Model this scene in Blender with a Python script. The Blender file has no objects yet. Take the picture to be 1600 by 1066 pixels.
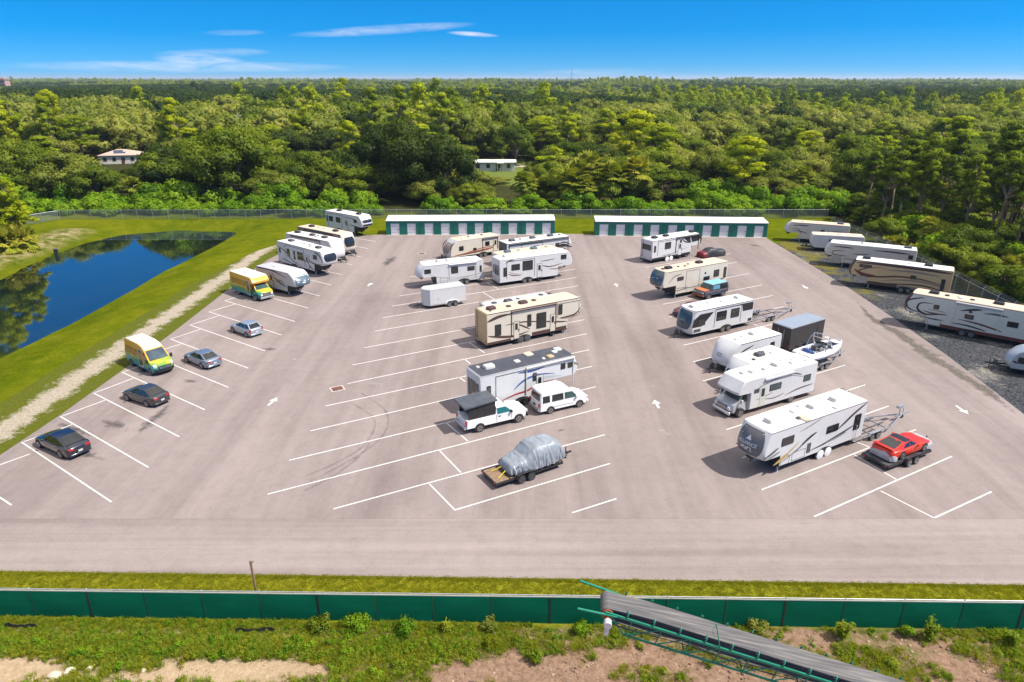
import bpy, math, random
import numpy as np
from mathutils import Vector, Matrix, noise as mnoise

SC = bpy.context.scene
COL = SC.collection
PI = math.pi
rnd = random.Random(11)

# ------------------------------------------------------------------ camera
F_PX, HORIZON, CAM_H = 1067.0, 122.0, 26.5          # focal length and horizon of the 1600x1066 photograph, flight height
PITCH = math.atan((533.0 - HORIZON) / F_PX)
cam_data = bpy.data.cameras.new('camera')
cam = bpy.data.objects.new('camera', cam_data)
COL.objects.link(cam)
cam.location = (0, 0, CAM_H)
cam.rotation_euler = (PI / 2 - PITCH, 0, 0)
cam_data.sensor_width = 36.0
cam_data.lens = 36.0 * F_PX / 1600.0
cam_data.clip_start = 0.5
cam_data.clip_end = 60000
SC.camera = cam

# ------------------------------------------------------------------ sky and sun
SUN_TO = Vector((0.72, -0.16, 1.0)).normalized()      # towards the sun: high, to the right, a little behind the camera
SUN_EL = math.asin(SUN_TO.z)
SUN_AZ = math.atan2(SUN_TO.x, SUN_TO.y)               # clockwise from +Y
world = bpy.data.worlds.new('World')
SC.world = world
world.use_nodes = True
wn, wl = world.node_tree.nodes, world.node_tree.links
wn.clear()
w_out = wn.new('ShaderNodeOutputWorld')
w_bg = wn.new('ShaderNodeBackground')
w_bg.inputs['Strength'].default_value = 0.085
sky = wn.new('ShaderNodeTexSky')
sky.sky_type = 'NISHITA'
sky.sun_disc = False
sky.sun_elevation = SUN_EL
sky.sun_rotation = SUN_AZ
sky.altitude = 0
sky.air_density = 1.0
sky.dust_density = 0.25
sky.ozone_density = 4.0
w_hsv = wn.new('ShaderNodeHueSaturation')
w_hsv.inputs['Saturation'].default_value = 1.75
w_hsv.inputs['Value'].default_value = 1.2
w_hsv.inputs['Hue'].default_value = 0.5
w_tint = wn.new('ShaderNodeMix'); w_tint.data_type = 'RGBA'; w_tint.blend_type = 'MULTIPLY'
w_tint.inputs['Factor'].default_value = 1.0
w_tint.inputs['B'].default_value = (0.60, 0.92, 1.05, 1)
# look a little higher into the model sky, so that the milky band at the horizon stays thin
w_tc0 = wn.new('ShaderNodeTexCoord'); w_map = wn.new('ShaderNodeMapping'); w_nrm = wn.new('ShaderNodeVectorMath'); w_nrm.operation = 'NORMALIZE'
w_map.inputs['Location'].default_value = (0, 0, 0.10)
wl.new(w_tc0.outputs['Generated'], w_map.inputs['Vector']); wl.new(w_map.outputs[0], w_nrm.inputs[0]); wl.new(w_nrm.outputs[0], sky.inputs['Vector'])
wl.new(sky.outputs['Color'], w_hsv.inputs['Color'])
wl.new(w_hsv.outputs['Color'], w_tint.inputs['A'])
# thin cirrus streaks low over the horizon (by direction in the sky)
w_tc = wn.new('ShaderNodeTexCoord')
w_sep = wn.new('ShaderNodeSeparateXYZ')
wl.new(w_tc.outputs['Generated'], w_sep.inputs[0])
def wmath(op, a, b=None, clamp=False):
    n = wn.new('ShaderNodeMath'); n.operation = op; n.use_clamp = clamp
    for i, s in enumerate((a, b)):
        if s is None: continue
        if isinstance(s, (int, float)): n.inputs[i].default_value = s
        else: wl.new(s, n.inputs[i])
    return n.outputs[0]
w_az = wmath('ARCTAN2', w_sep.outputs['X'], w_sep.outputs['Y'])
w_elv = wmath('ARCSINE', w_sep.outputs['Z'])
w_cmb = wn.new('ShaderNodeCombineXYZ')
wl.new(wmath('MULTIPLY', w_az, 14.0), w_cmb.inputs[0])
wl.new(wmath('MULTIPLY', w_elv, 90.0), w_cmb.inputs[1])
w_noise = wn.new('ShaderNodeTexNoise'); w_noise.inputs['Scale'].default_value = 1.0
w_noise.inputs['Detail'].default_value = 7.0
w_noise.inputs['Roughness'].default_value = 0.62
w_noise.inputs['Distortion'].default_value = 0.6
wl.new(w_cmb.outputs[0], w_noise.inputs['Vector'])
cloud_sum = None
# azimuth, elevation, half width, half height (radians), slope, amount
for az, el, sa, se, slope, amt in ((-0.17, 0.0590, 0.125, 0.0065, 0.065, 0.55), (-0.052, 0.0545, 0.036, 0.0034, -0.06, 0.95),
                                   (-0.372, 0.0300, 0.060, 0.0055, 0.02, 0.40), (-0.400, 0.0215, 0.055, 0.0105, -0.05, 0.85),
                                   (-0.41, 0.0130, 0.20, 0.0075, 0.0, 0.60), (-0.355, 0.0530, 0.040, 0.004, 0.03, 0.3),
                                   (0.115, 0.0075, 0.09, 0.006, 0.0, 0.32), (0.62, 0.10, 0.22, 0.012, 0.04, 0.35), (-1.1, 0.09, 0.3, 0.02, 0.03, 0.4)):
    da = wmath('SUBTRACT', w_az, az)
    de = wmath('SUBTRACT', wmath('SUBTRACT', w_elv, el), wmath('MULTIPLY', da, slope))
    q = wmath('ADD', wmath('POWER', wmath('ABSOLUTE', wmath('DIVIDE', da, sa)), 2.0),
              wmath('POWER', wmath('ABSOLUTE', wmath('DIVIDE', de, se)), 2.0))
    m = wmath('MULTIPLY', wmath('SUBTRACT', 1.0, q, True), amt * 0.72)
    cloud_sum = m if cloud_sum is None else wmath('MAXIMUM', cloud_sum, m)
w_cl = wmath('MULTIPLY', cloud_sum, wmath('MULTIPLY', wmath('SUBTRACT', w_noise.outputs['Fac'], 0.30), 3.0, True), True)
# unseen cloud field high overhead, added for neutral fill light
w_n2 = wn.new('ShaderNodeTexNoise'); w_n2.inputs['Scale'].default_value = 2.6; w_n2.inputs['Detail'].default_value = 8.0; w_n2.inputs['Roughness'].default_value = 0.6
wl.new(w_tc.outputs['Generated'], w_n2.inputs['Vector'])
w_hi = wmath('MULTIPLY', wmath('MULTIPLY', wmath('SUBTRACT', w_elv, 0.42), 2.6, True), wmath('MULTIPLY', wmath('SUBTRACT', w_n2.outputs['Fac'], 0.30), 5.0, True))
w_cl = wmath('MAXIMUM', w_cl, w_hi, True)
w_mix = wn.new('ShaderNodeMix'); w_mix.data_type = 'RGBA'
wl.new(w_cl, w_mix.inputs['Factor'])
wl.new(w_tint.outputs['Result'], w_mix.inputs['A'])
w_mix.inputs['B'].default_value = (10.5, 9.9, 9.6, 1)
wl.new(w_mix.outputs['Result'], w_bg.inputs['Color'])
wl.new(w_bg.outputs[0], w_out.inputs['Surface'])

sun_data = bpy.data.lights.new('sun', 'SUN')
sun_data.energy = 4.7
sun_data.angle = math.radians(0.53)
sun_data.color = (1.0, 0.94, 0.86)
sun = bpy.data.objects.new('sun', sun_data)
COL.objects.link(sun)
sun.rotation_euler = (-SUN_TO).to_track_quat('-Z', 'Y').to_euler()
sun.location = SUN_TO * 300

SC.view_settings.view_transform = 'Standard'
SC.view_settings.look = 'None'
SC.view_settings.exposure = 0.52
SC.view_settings.gamma = 1.0
SC.view_settings.use_curve_mapping = False
SC.render.engine = 'CYCLES'
SC.cycles.use_denoising = True
SC.cycles.max_bounces = 5
SC.cycles.diffuse_bounces = 3
SC.cycles.glossy_bounces = 3
SC.cycles.transmission_bounces = 3
SC.cycles.transparent_max_bounces = 10
SC.cycles.volume_bounces = 0
SC.cycles.caustics_reflective = False
SC.cycles.caustics_refractive = False

# ------------------------------------------------------------------ pixel of the photograph -> point on the plane z
_ct, _st = math.cos(PITCH), math.sin(PITCH)
def G(x, y, z=0.0):
    u, v = (x - 800.0) / F_PX, (533.0 - y) / F_PX
    d = (u, _ct + v * _st, -_st + v * _ct)
    t = (z - CAM_H) / d[2]
    return Vector((d[0] * t, d[1] * t, z))
def at_depth(x, y, Y):
    """point on the pixel's ray at distance Y along the ground"""
    u, v = (x - 800.0) / F_PX, (533.0 - y) / F_PX
    d = (u, _ct + v * _st, -_st + v * _ct)
    t = Y / d[1]
    return Vector((d[0] * t, Y, CAM_H + d[2] * t))

# ------------------------------------------------------------------ materials
MATS = {}
def nmat(name):
    m = bpy.data.materials.new(name); m.use_nodes = True
    nt = m.node_tree
    return m, nt, nt.nodes, nt.links, nt.nodes['Principled BSDF']
def setin(n, k, v):
    n.inputs[k].default_value = v
def coords(ns, ls, scale=(1, 1, 1), rot=0.0):
    tc = ns.new('ShaderNodeTexCoord'); mp = ns.new('ShaderNodeMapping')
    mp.inputs['Scale'].default_value = scale; mp.inputs['Rotation'].default_value = (0, 0, rot)
    ls.new(tc.outputs['Object'], mp.inputs['Vector'])
    return mp.outputs['Vector']
def noise_tex(ns, ls, vec, scale, detail=4, rough=0.6):
    n = ns.new('ShaderNodeTexNoise')
    n.inputs['Scale'].default_value = scale; n.inputs['Detail'].default_value = detail; n.inputs['Roughness'].default_value = rough
    if vec is not None: ls.new(vec, n.inputs['Vector'])
    return n.outputs['Fac']
def ramp(ns, ls, fac, stops):
    r = ns.new('ShaderNodeValToRGB')
    els = r.color_ramp.elements
    while len(els) < len(stops): els.new(0.5)
    for e, (p, c) in zip(els, stops):
        e.position = p; e.color = (*c, 1) if len(c) == 3 else c
    ls.new(fac, r.inputs['Fac'])
    return r.outputs['Color']
def mixc(ns, ls, fac, a, b, blend='MIX'):
    m = ns.new('ShaderNodeMix'); m.data_type = 'RGBA'; m.blend_type = blend
    for k, v in (('Factor', fac), ('A', a), ('B', b)):
        if isinstance(v, (int, float)): m.inputs[k].default_value = v
        elif isinstance(v, tuple): m.inputs[k].default_value = (*v, 1) if len(v) == 3 else v
        else: ls.new(v, m.inputs[k])
    return m.outputs['Result']
def mth(ns, ls, op, a, b=None, clamp=False):
    n = ns.new('ShaderNodeMath'); n.operation = op; n.use_clamp = clamp
    for i, s in enumerate((a, b)):
        if s is None: continue
        if isinstance(s, (int, float)): n.inputs[i].default_value = s
        else: ls.new(s, n.inputs[i])
    return n.outputs[0]
def bump(ns, ls, bsdf, h, strength, dist):
    b = ns.new('ShaderNodeBump'); b.inputs['Strength'].default_value = strength; b.inputs['Distance'].default_value = dist
    ls.new(h, b.inputs['Height']); ls.new(b.outputs['Normal'], bsdf.inputs['Normal'])

def paint(name, col, rough=0.45, metal=0.0, var=0.10, scale=1.2, coat=0.0, dirt=0.0):
    """painted or moulded surface with slight uneven fading and grime"""
    if name in MATS: return MATS[name]
    m, nt, ns, ls, b = nmat(name)
    v = coords(ns, ls)
    n1 = noise_tex(ns, ls, v, scale, 5, 0.65)
    lo = tuple(c * (1 - var) for c in col); hi = tuple(min(1, c * (1 + var * 0.6)) for c in col)
    c = ramp(ns, ls, n1, ((0.3, lo), (0.7, hi)))
    if dirt > 0:
        v2 = coords(ns, ls, (2.2, 2.2, 0.5))
        n2 = noise_tex(ns, ls, v2, 2.0, 6, 0.7)
        c = mixc(ns, ls, mth(ns, ls, 'MULTIPLY', mth(ns, ls, 'SUBTRACT', n2, 0.5, True), dirt * 4, True), c, (0.20, 0.17, 0.13))
    ls.new(c, b.inputs['Base Color'])
    setin(b, 'Roughness', rough); setin(b, 'Metallic', metal)
    if coat: setin(b, 'Coat Weight', coat); setin(b, 'Coat Roughness', 0.06)
    MATS[name] = m
    return m

WHITE = paint('rv_white', (0.60, 0.60, 0.595), 0.35, var=0.05, dirt=0.10)
ROOFW = paint('roof_membrane_white', (0.66, 0.65, 0.62), 0.7, var=0.06, dirt=0.22, scale=0.8)
ROOFT = paint('roof_membrane_tan', (0.57, 0.455, 0.345), 0.75, var=0.08, dirt=0.12, scale=0.8)
ROOFG = paint('roof_membrane_grey', (0.42, 0.42, 0.44), 0.7, var=0.08, dirt=0.12)
ROOFK = paint('roof_coating_dark', (0.055, 0.06, 0.075), 0.75, var=0.25, dirt=0.10)
CREAM = paint('rv_cream', (0.60, 0.55, 0.455), 0.35, var=0.05, dirt=0.10)
TAN = paint('rv_tan', (0.52, 0.37, 0.19), 0.35, var=0.06, dirt=0.06)
PALE = paint('rv_pale_green_grey', (0.54, 0.56, 0.48), 0.35, var=0.05, dirt=0.06)
LGREY = paint('rv_light_grey', (0.50, 0.50, 0.50), 0.4, var=0.06, dirt=0.08)
MGREY = paint('mid_grey', (0.24, 0.24, 0.25), 0.45, var=0.1)
DGREY = paint('dark_grey', (0.075, 0.078, 0.085), 0.45, var=0.15)
BLACK = paint('black_trim', (0.022, 0.022, 0.024), 0.45, var=0.2)
BROWN = paint('brown_trim', (0.075, 0.042, 0.035), 0.4, var=0.1)
TAUPE = paint('taupe_trim', (0.24, 0.19, 0.15), 0.4, var=0.08)
MAROON = paint('maroon_trim', (0.11, 0.03, 0.03), 0.35, var=0.1)
GOLD = paint('gold_trim', (0.45, 0.30, 0.10), 0.4, var=0.08)
RUST = paint('rust_stripe', (0.30, 0.085, 0.04), 0.5, var=0.15)
SLATE = paint('slate_blue_cap', (0.085, 0.135, 0.17), 0.3, var=0.08, coat=0.3)
NAVY = paint('navy_stripe', (0.05, 0.10, 0.28), 0.4, var=0.08)
REDS = paint('red_stripe', (0.32, 0.03, 0.035), 0.4, var=0.08)
RUBBER = paint('tyre_rubber', (0.022, 0.022, 0.023), 0.85, var=0.25)
RIM = paint('wheel_rim', (0.55, 0.55, 0.56), 0.3, metal=0.8, var=0.08)
STEEL = paint('galvanised_steel', (0.46, 0.48, 0.50), 0.42, metal=0.65, var=0.15, scale=4)
CHROME = paint('bright_metal', (0.70, 0.70, 0.71), 0.18, metal=0.95, var=0.03)
WOODD = paint('weathered_deck_wood', (0.24, 0.155, 0.095), 0.8, var=0.35, scale=5)
PLASTICW = paint('white_plastic', (0.56, 0.54, 0.51), 0.5, var=0.04, dirt=0.06)
SCREENW = paint('white_cover', (0.75, 0.75, 0.76), 0.6, var=0.04)

def glass_mat(name, col, rough=0.06):
    if name in MATS: return MATS[name]
    m, nt, ns, ls, b = nmat(name)
    v = coords(ns, ls)
    n = noise_tex(ns, ls, v, 0.9, 3)
    ls.new(ramp(ns, ls, n, ((0.35, col), (0.7, tuple(c * 1.8 + 0.006 for c in col)))), b.inputs['Base Color'])
    setin(b, 'Roughness', rough); setin(b, 'IOR', 1.5); setin(b, 'Coat Weight', 0.5)
    MATS[name] = m
    return m
GLASS = glass_mat('tinted_glass', (0.012, 0.014, 0.014))
GLASSG = glass_mat('green_tinted_glass', (0.02, 0.05, 0.045))
GLASSB = glass_mat('windscreen_glass', (0.035, 0.055, 0.065))

def lamp_mat(name, col):
    return paint(name, col, 0.15, var=0.05, coat=0.8)
TAIL = lamp_mat('tail_lamp_red', (0.42, 0.012, 0.015))
HEAD = lamp_mat('head_lamp_clear', (0.62, 0.62, 0.62))
AMBER = lamp_mat('amber_lamp', (0.7, 0.28, 0.03))

# ------------------------------------------------------------------ mesh helpers
class MB:
    """collects faces for ONE mesh object; every face keeps a material slot"""
    def __init__(s):
        s.v, s.f, s.m = [], [], []
    def add(s, vs, fs, mi=0):
        o = len(s.v)
        s.v.extend([tuple(p) for p in vs])
        s.f.extend([tuple(i + o for i in f) for f in fs])
        s.m.extend([mi] * len(fs))
        return s
    def box(s, x0, x1, y0, y1, z0, z1, mi=0):
        return s.add([(x0, y0, z0), (x1, y0, z0), (x1, y1, z0), (x0, y1, z0), (x0, y0, z1), (x1, y0, z1), (x1, y1, z1), (x0, y1, z1)],
                     [(3, 2, 1, 0), (4, 5, 6, 7), (0, 1, 5, 4), (1, 2, 6, 5), (2, 3, 7, 6), (3, 0, 4, 7)], mi)
    def rbox(s, x0, x1, y0, y1, z0, z1, b=0.05, mi=0, top=None):
        """box with rounded upright corners and a chamfered top edge"""
        top = b if top is None else top
        def ring(ins, z):
            r = max(b - ins, 0.004); out = []
            for (cx, cy, a0) in ((x1 - b, y1 - b, 0), (x0 + b, y1 - b, 90), (x0 + b, y0 + b, 180), (x1 - b, y0 + b, 270)):
                for k in (0, 45, 90):
                    a = math.radians(a0 + k); out.append((cx + r * math.cos(a), cy + r * math.sin(a), z))
            return out
        return s.loft([ring(0, z0), ring(0, z1 - top), ring(min(top * 0.35, b * 0.9), z1 - top * 0.3), ring(min(top, b * 0.95), z1)], mi)
    def loft(s, rings, mi=0, cap0=True, cap1=True, closed=True):
        n = len(rings[0]); vs = [p for r in rings for p in r]; fs = []
        for k in range(len(rings) - 1):
            for i in range(n if closed else n - 1):
                j = (i + 1) % n
                fs.append((k * n + i, k * n + j, (k + 1) * n + j, (k + 1) * n + i))
        if cap0: fs.append(tuple(range(n - 1, -1, -1)))
        if cap1: fs.append(tuple((len(rings) - 1) * n + i for i in range(n)))
        return s.add(vs, fs, mi)
    def cyl(s, p0, p1, r0, r1=None, n=10, mi=0, cap=True):
        r1 = r0 if r1 is None else r1
        p0, p1 = Vector(p0), Vector(p1); d = (p1 - p0).normalized()
        a = d.orthogonal().normalized(); b = d.cross(a)
        R = []
        for p, r in ((p0, r0), (p1, r1)):
            R.append([p + a * (r * math.cos(2 * PI * i / n)) + b * (r * math.sin(2 * PI * i / n)) for i in range(n)])
        return s.loft(R, mi, cap, cap)
    def tube(s, pts, r, n=6, mi=0):
        pts = [Vector(p) for p in pts]; R = []
        rs = r if isinstance(r, (list, tuple)) else [r] * len(pts)
        for i, p in enumerate(pts):
            d = (pts[min(i + 1, len(pts) - 1)] - pts[max(i - 1, 0)]).normalized()
            a = d.cross(Vector((0, 0, 1)))
            a = a.normalized() if a.length > 1e-3 else Vector((1, 0, 0))
            b = d.cross(a)
            R.append([p + a * (rs[i] * math.cos(2 * PI * k / n)) + b * (rs[i] * math.sin(2 * PI * k / n)) for k in range(n)])
        return s.loft(R, mi)
    def beam(s, p0, p1, w, h, mi=0, up=(0, 0, 1)):
        p0, p1 = Vector(p0), Vector(p1); d = (p1 - p0).normalized()
        a = d.cross(Vector(up)); a = a.normalized() if a.length > 1e-3 else Vector((1, 0, 0))
        b = a.cross(d)
        R = [[p + a * (sx * w / 2) + b * (sz * h / 2) for sx, sz in ((-1, -1), (1, -1), (1, 1), (-1, 1))] for p in (p0, p1)]
        return s.loft(R, mi)
    def prism(s, poly, y0, y1, mi=0):
        """polygon in x,z extruded along y"""
        n = len(poly)
        vs = [(x, y0, z) for x, z in poly] + [(x, y1, z) for x, z in poly]
        fs = [tuple(range(n)), tuple(range(2 * n - 1, n - 1, -1))]
        fs += [(i + n, (i + 1) % n + n, (i + 1) % n, i) for i in range(n)]
        return s.add(vs, fs, mi)
    def plate(s, poly, z0, z1, mi=0):
        """polygon in x,y extruded along z"""
        n = len(poly)
        vs = [(x, y, z0) for x, y in poly] + [(x, y, z1) for x, y in poly]
        fs = [tuple(range(n - 1, -1, -1)), tuple(range(n, 2 * n))]
        fs += [(i, (i + 1) % n, (i + 1) % n + n, i + n) for i in range(n)]
        return s.add(vs, fs, mi)

def mesh_from(name, mb, mats, smooth=None):
    me = bpy.data.meshes.new(name)
    me.from_pydata(mb.v, [], mb.f)
    for m in mats: me.materials.append(m)
    if len(mats) > 1: me.polygons.foreach_set('material_index', mb.m)
    if smooth is not None:
        me.shade_smooth(); me.set_sharp_from_angle(angle=math.radians(smooth))
    me.update()
    return me
def link(name, me, parent=None, loc=None, rotz=None):
    o = bpy.data.objects.new(name, me)
    COL.objects.link(o)
    if parent is not None: o.parent = parent
    if loc is not None: o.location = loc
    if rotz is not None: o.rotation_euler = (0, 0, rotz)
    return o
def obj(name, mb, mats, parent=None, smooth=None, loc=None, rotz=None):
    if not isinstance(mats, (list, tuple)): mats = [mats]
    return link(name, mesh_from(name, mb, mats, smooth), parent, loc, rotz)
def tag(o, label, cat, group=None):
    o['label'] = label; o['category'] = cat
    if group: o['group'] = group
    return o
def struct(o):
    o['kind'] = 'structure'; return o
def stuff(o, label=None, cat=None):
    o['kind'] = 'stuff'
    if label: tag(o, label, cat)
    return o
def thing(name, label, cat, loc=(0, 0, 0), rotz=0.0, group=None):
    o = bpy.data.objects.new(name, None); COL.objects.link(o)
    o.empty_display_size = 0.3
    o.location = loc; o.rotation_euler = (0, 0, rotz)
    return tag(o, label, cat, group)
def bez(p0, p1, p2, p3, n=8):
    out = []
    for i in range(n + 1):
        t = i / n; a = (1 - t) ** 3; b = 3 * t * (1 - t) ** 2; c = 3 * t * t * (1 - t); d = t ** 3
        out.append(tuple(a * p0[k] + b * p1[k] + c * p2[k] + d * p3[k] for k in range(len(p0))))
    return out
def catmull(P, n=6):
    P = [P[0]] + list(P) + [P[-1]]; out = []
    for i in range(1, len(P) - 2):
        for k in range(n):
            t = k / n
            out.append(tuple(0.5 * (2 * P[i][j] + (P[i + 1][j] - P[i - 1][j]) * t + (2 * P[i - 1][j] - 5 * P[i][j] + 4 * P[i + 1][j] - P[i + 2][j]) * t * t
                       + (3 * P[i][j] - P[i - 1][j] - 3 * P[i + 1][j] + P[i + 2][j]) * t ** 3) for j in range(len(P[0]))))
    out.append(tuple(P[-2]))
    return out
def corner_place(ref_local, px, z, head):
    """where the thing's origin stands so that its local point ref_local (x, y) at height z falls on pixel px"""
    p = G(px[0], px[1], z); c, s = math.cos(head), math.sin(head)
    return (p.x - (c * ref_local[0] - s * ref_local[1]), p.y - (s * ref_local[0] + c * ref_local[1]), 0.0)
# ================================================================== THE SETTING
def smooth01(t):
    t = max(0.0, min(1.0, t)); return t * t * (3 - 2 * t)
WATER_Z = -1.15
POND = [G(x, y, WATER_Z).xy for x, y in ((366, 364), (345, 379), (302, 400), (252, 425), (200, 455), (100, 510), (0, 557))]
POND += [Vector((-54.5, 56.0)), Vector((-60.0, 50.0)), Vector((-72.0, 56.0)), Vector((-76.0, 72.0))]
POND += [G(x, y, WATER_Z).xy for x, y in ((0, 441), (36, 422), (70, 405), (128, 383), (190, 368), (280, 361))]
def seg_dist(p, a, b):
    d = b - a; t = max(0, min(1, (p - a).dot(d) / max(d.length_squared, 1e-9)))
    return (p - a - d * t).length
def inside(p, poly):
    c = False; n = len(poly)
    for i in range(n):
        a, b = poly[i], poly[i - 1]
        if (a.y > p.y) != (b.y > p.y) and p.x < (b.x - a.x) * (p.y - a.y) / (b.y - a.y) + a.x: c = not c
    return c
def pond_dist(x, y):
    p = Vector((x, y))
    d = min(seg_dist(p, POND[i], POND[i - 1]) for i in range(len(POND)))
    return d if inside(p, POND) else -d
def ground_z(x, y):
    z = 0.0
    if -100 < x < -38 and 36 < y < 145:
        d = pond_dist(x, y)
        if d >= 0: z = WATER_Z - 1.6 * smooth01(d / 5.0) - 0.02
        else: z = (WATER_Z - 0.02) * (1 - smooth01(-d / 7.5)) if d > -7.5 else 0.0
    if y < 27.4:                                           # the spoil ground this side of the screen fence
        k = smooth01((27.4 - y) / 3.0)
        z += k * (0.35 * mnoise.noise(Vector((x * 0.16, y * 0.3, 3.1))) + 0.10 * mnoise.noise(Vector((x * 0.7, y * 0.7, 9))))
    return z

# ---- ground: one sheet out to the horizon
xs = [-30000, -12000, -5000, -2200, -1000, -500, -250, -150, -115] + list(np.arange(-100, -37.9, 1.25)) + list(np.arange(-36, 40, 2.0)) + [42, 50, 60, 75, 100, 150, 250, 500, 1000, 2200, 5000, 12000, 30000]
ys = [-3000, -500, -80, -20, 0, 10] + list(np.arange(14, 29, 0.7)) + [30, 32, 35, 37] + list(np.arange(38, 145, 1.4)) + [150, 160, 180, 220, 300, 450, 700, 1100, 2000, 4000, 9000, 20000, 40000]
gv = [(float(x), float(y), ground_z(x, y)) for y in ys for x in xs]
nx = len(xs)
gf = [(j * nx + i, j * nx + i + 1, (j + 1) * nx + i + 1, (j + 1) * nx + i) for j in range(len(ys) - 1) for i in range(nx - 1)]
m, nt, ns, ls, b = nmat('grass_ground')
v = coords(ns, ls)
n_big = noise_tex(ns, ls, v, 0.07, 5, 0.6)
n_mid = noise_tex(ns, ls, v, 0.5, 6, 0.7)
n_fine = noise_tex(ns, ls, v, 5.0, 5, 0.75)
c = ramp(ns, ls, mixc(ns, ls, 0.5, n_big, n_mid), ((0.34, (0.060, 0.088, 0.003)), (0.48, (0.100, 0.124, 0.004)), (0.62, (0.150, 0.158, 0.006))))
c = mixc(ns, ls, mth(ns, ls, 'MULTIPLY', mth(ns, ls, 'SUBTRACT', n_mid, 0.56, True), 3.2, True), c, (0.18, 0.155, 0.02))
c = mixc(ns, ls, 0.75, c, ramp(ns, ls, n_fine, ((0.3, (0.42, 0.42, 0.42)), (0.7, (1.35, 1.35, 1.35)))), 'MULTIPLY')
sx = ns.new('ShaderNodeSeparateXYZ'); ls.new(v, sx.inputs[0])
# worn trail of pale soil on the far bank of the pond
trail = mth(ns, ls, 'SUBTRACT', 1.0, mth(ns, ls, 'DIVIDE', mth(ns, ls, 'ABSOLUTE', mth(ns, ls, 'ADD', sx.outputs['X'], 82.0)), 4.5), True)
trail = mth(ns, ls, 'MULTIPLY', trail, mth(ns, ls, 'LESS_THAN', sx.outputs['Y'], 128.0))
trail = mth(ns, ls, 'MULTIPLY', trail, mth(ns, ls, 'MULTIPLY', mth(ns, ls, 'SUBTRACT', n_mid, 0.42, True), 5.0, True), True)
c = mixc(ns, ls, trail, c, (0.36, 0.27, 0.17))
vg = mth(ns, ls, 'MULTIPLY', mth(ns, ls, 'GREATER_THAN', sx.outputs['Y'], 27.0), mth(ns, ls, 'LESS_THAN', sx.outputs['Y'], 33.0))
c = mixc(ns, ls, vg, c, ramp(ns, ls, n_fine, ((0.3, (0.13, 0.135, 0.008)), (0.7, (0.27, 0.26, 0.02)))))        # sunburnt mown verge
# leaf litter under the woods, bare spoil soil this side of the screen fence
wood = mth(ns, ls, 'MULTIPLY', mth(ns, ls, 'SUBTRACT', sx.outputs['Y'], 142.0), 0.25, True)
wood2 = mth(ns, ls, 'MULTIPLY', mth(ns, ls, 'SUBTRACT', mth(ns, ls, 'SUBTRACT', sx.outputs['X'], 62.5), mth(ns, ls, 'MULTIPLY', mth(ns, ls, 'SUBTRACT', n_mid, 0.5), 8.0)), 0.25, True)
wood = mth(ns, ls, 'MAXIMUM', wood, mth(ns, ls, 'MULTIPLY', wood2, mth(ns, ls, 'GREATER_THAN', sx.outputs['Y'], 40.0)))
c = mixc(ns, ls, wood, c, ramp(ns, ls, n_mid, ((0.35, (0.022, 0.026, 0.010)), (0.65, (0.060, 0.062, 0.022)))))
soil_n = noise_tex(ns, ls, coords(ns, ls, (1, 1.4, 1)), 0.35, 6, 0.7)
soil_f = noise_tex(ns, ls, v, 3.2, 8, 0.8)
soil = ramp(ns, ls, soil_f, ((0.28, (0.10, 0.062, 0.040)), (0.5, (0.25, 0.160, 0.108)), (0.72, (0.38, 0.265, 0.185))))
left = mth(ns, ls, 'MULTIPLY', mth(ns, ls, 'ADD', mth(ns, ls, 'MULTIPLY', sx.outputs['X'], -0.12), -0.45), 1.0, True)
soil = mixc(ns, ls, left, soil, ramp(ns, ls, soil_f, ((0.28, (0.27, 0.19, 0.115)), (0.72, (0.52, 0.40, 0.26)))))
near = mth(ns, ls, 'MULTIPLY', mth(ns, ls, 'SUBTRACT', 27.9, sx.outputs['Y']), 2.0, True)
weed = mth(ns, ls, 'MULTIPLY', mth(ns, ls, 'SUBTRACT', mth(ns, ls, 'ADD', soil_n, mth(ns, ls, 'MULTIPLY', mth(ns, ls, 'SUBTRACT', sx.outputs['Y'], 26.4), 0.10)), 0.50), 6.0, True)
soil = mixc(ns, ls, weed, soil, ramp(ns, ls, n_fine, ((0.3, (0.045, 0.075, 0.012)), (0.7, (0.13, 0.16, 0.025)))))
c = mixc(ns, ls, near, c, soil)
ls.new(c, b.inputs['Base Color']); setin(b, 'Roughness', 1.0); setin(b, 'Specular IOR Level', 0.0)
bump(ns, ls, b, mixc(ns, ls, 0.5, n_fine, soil_f), 1.0, 0.14)
me = bpy.data.meshes.new('ground'); me.from_pydata(gv, [], gf); me.materials.append(m); me.shade_smooth()
struct(link('ground', me))

# ---- pond water
m, nt, ns, ls, b = nmat('pond_water')
v = coords(ns, ls)
ls.new(ramp(ns, ls, noise_tex(ns, ls, v, 0.12, 4), ((0.4, (0.006, 0.012, 0.010)), (0.7, (0.012, 0.022, 0.012)))), b.inputs['Base Color'])
setin(b, 'Roughness', 0.045); setin(b, 'IOR', 1.33); setin(b, 'Specular IOR Level', 1.0); setin(b, 'Coat Weight', 0.9); setin(b, 'Coat Roughness', 0.03)
bump(ns, ls, b, noise_tex(ns, ls, coords(ns, ls, (1, 0.6, 1)), 1.3, 3), 0.05, 0.05)
wb = MB(); wb.add([(p.x + (p.x + 62) * 0.05, p.y + (p.y - 92) * 0.03, WATER_Z) for p in POND], [tuple(range(len(POND)))])
struct(obj('pond', wb, m))

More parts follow.
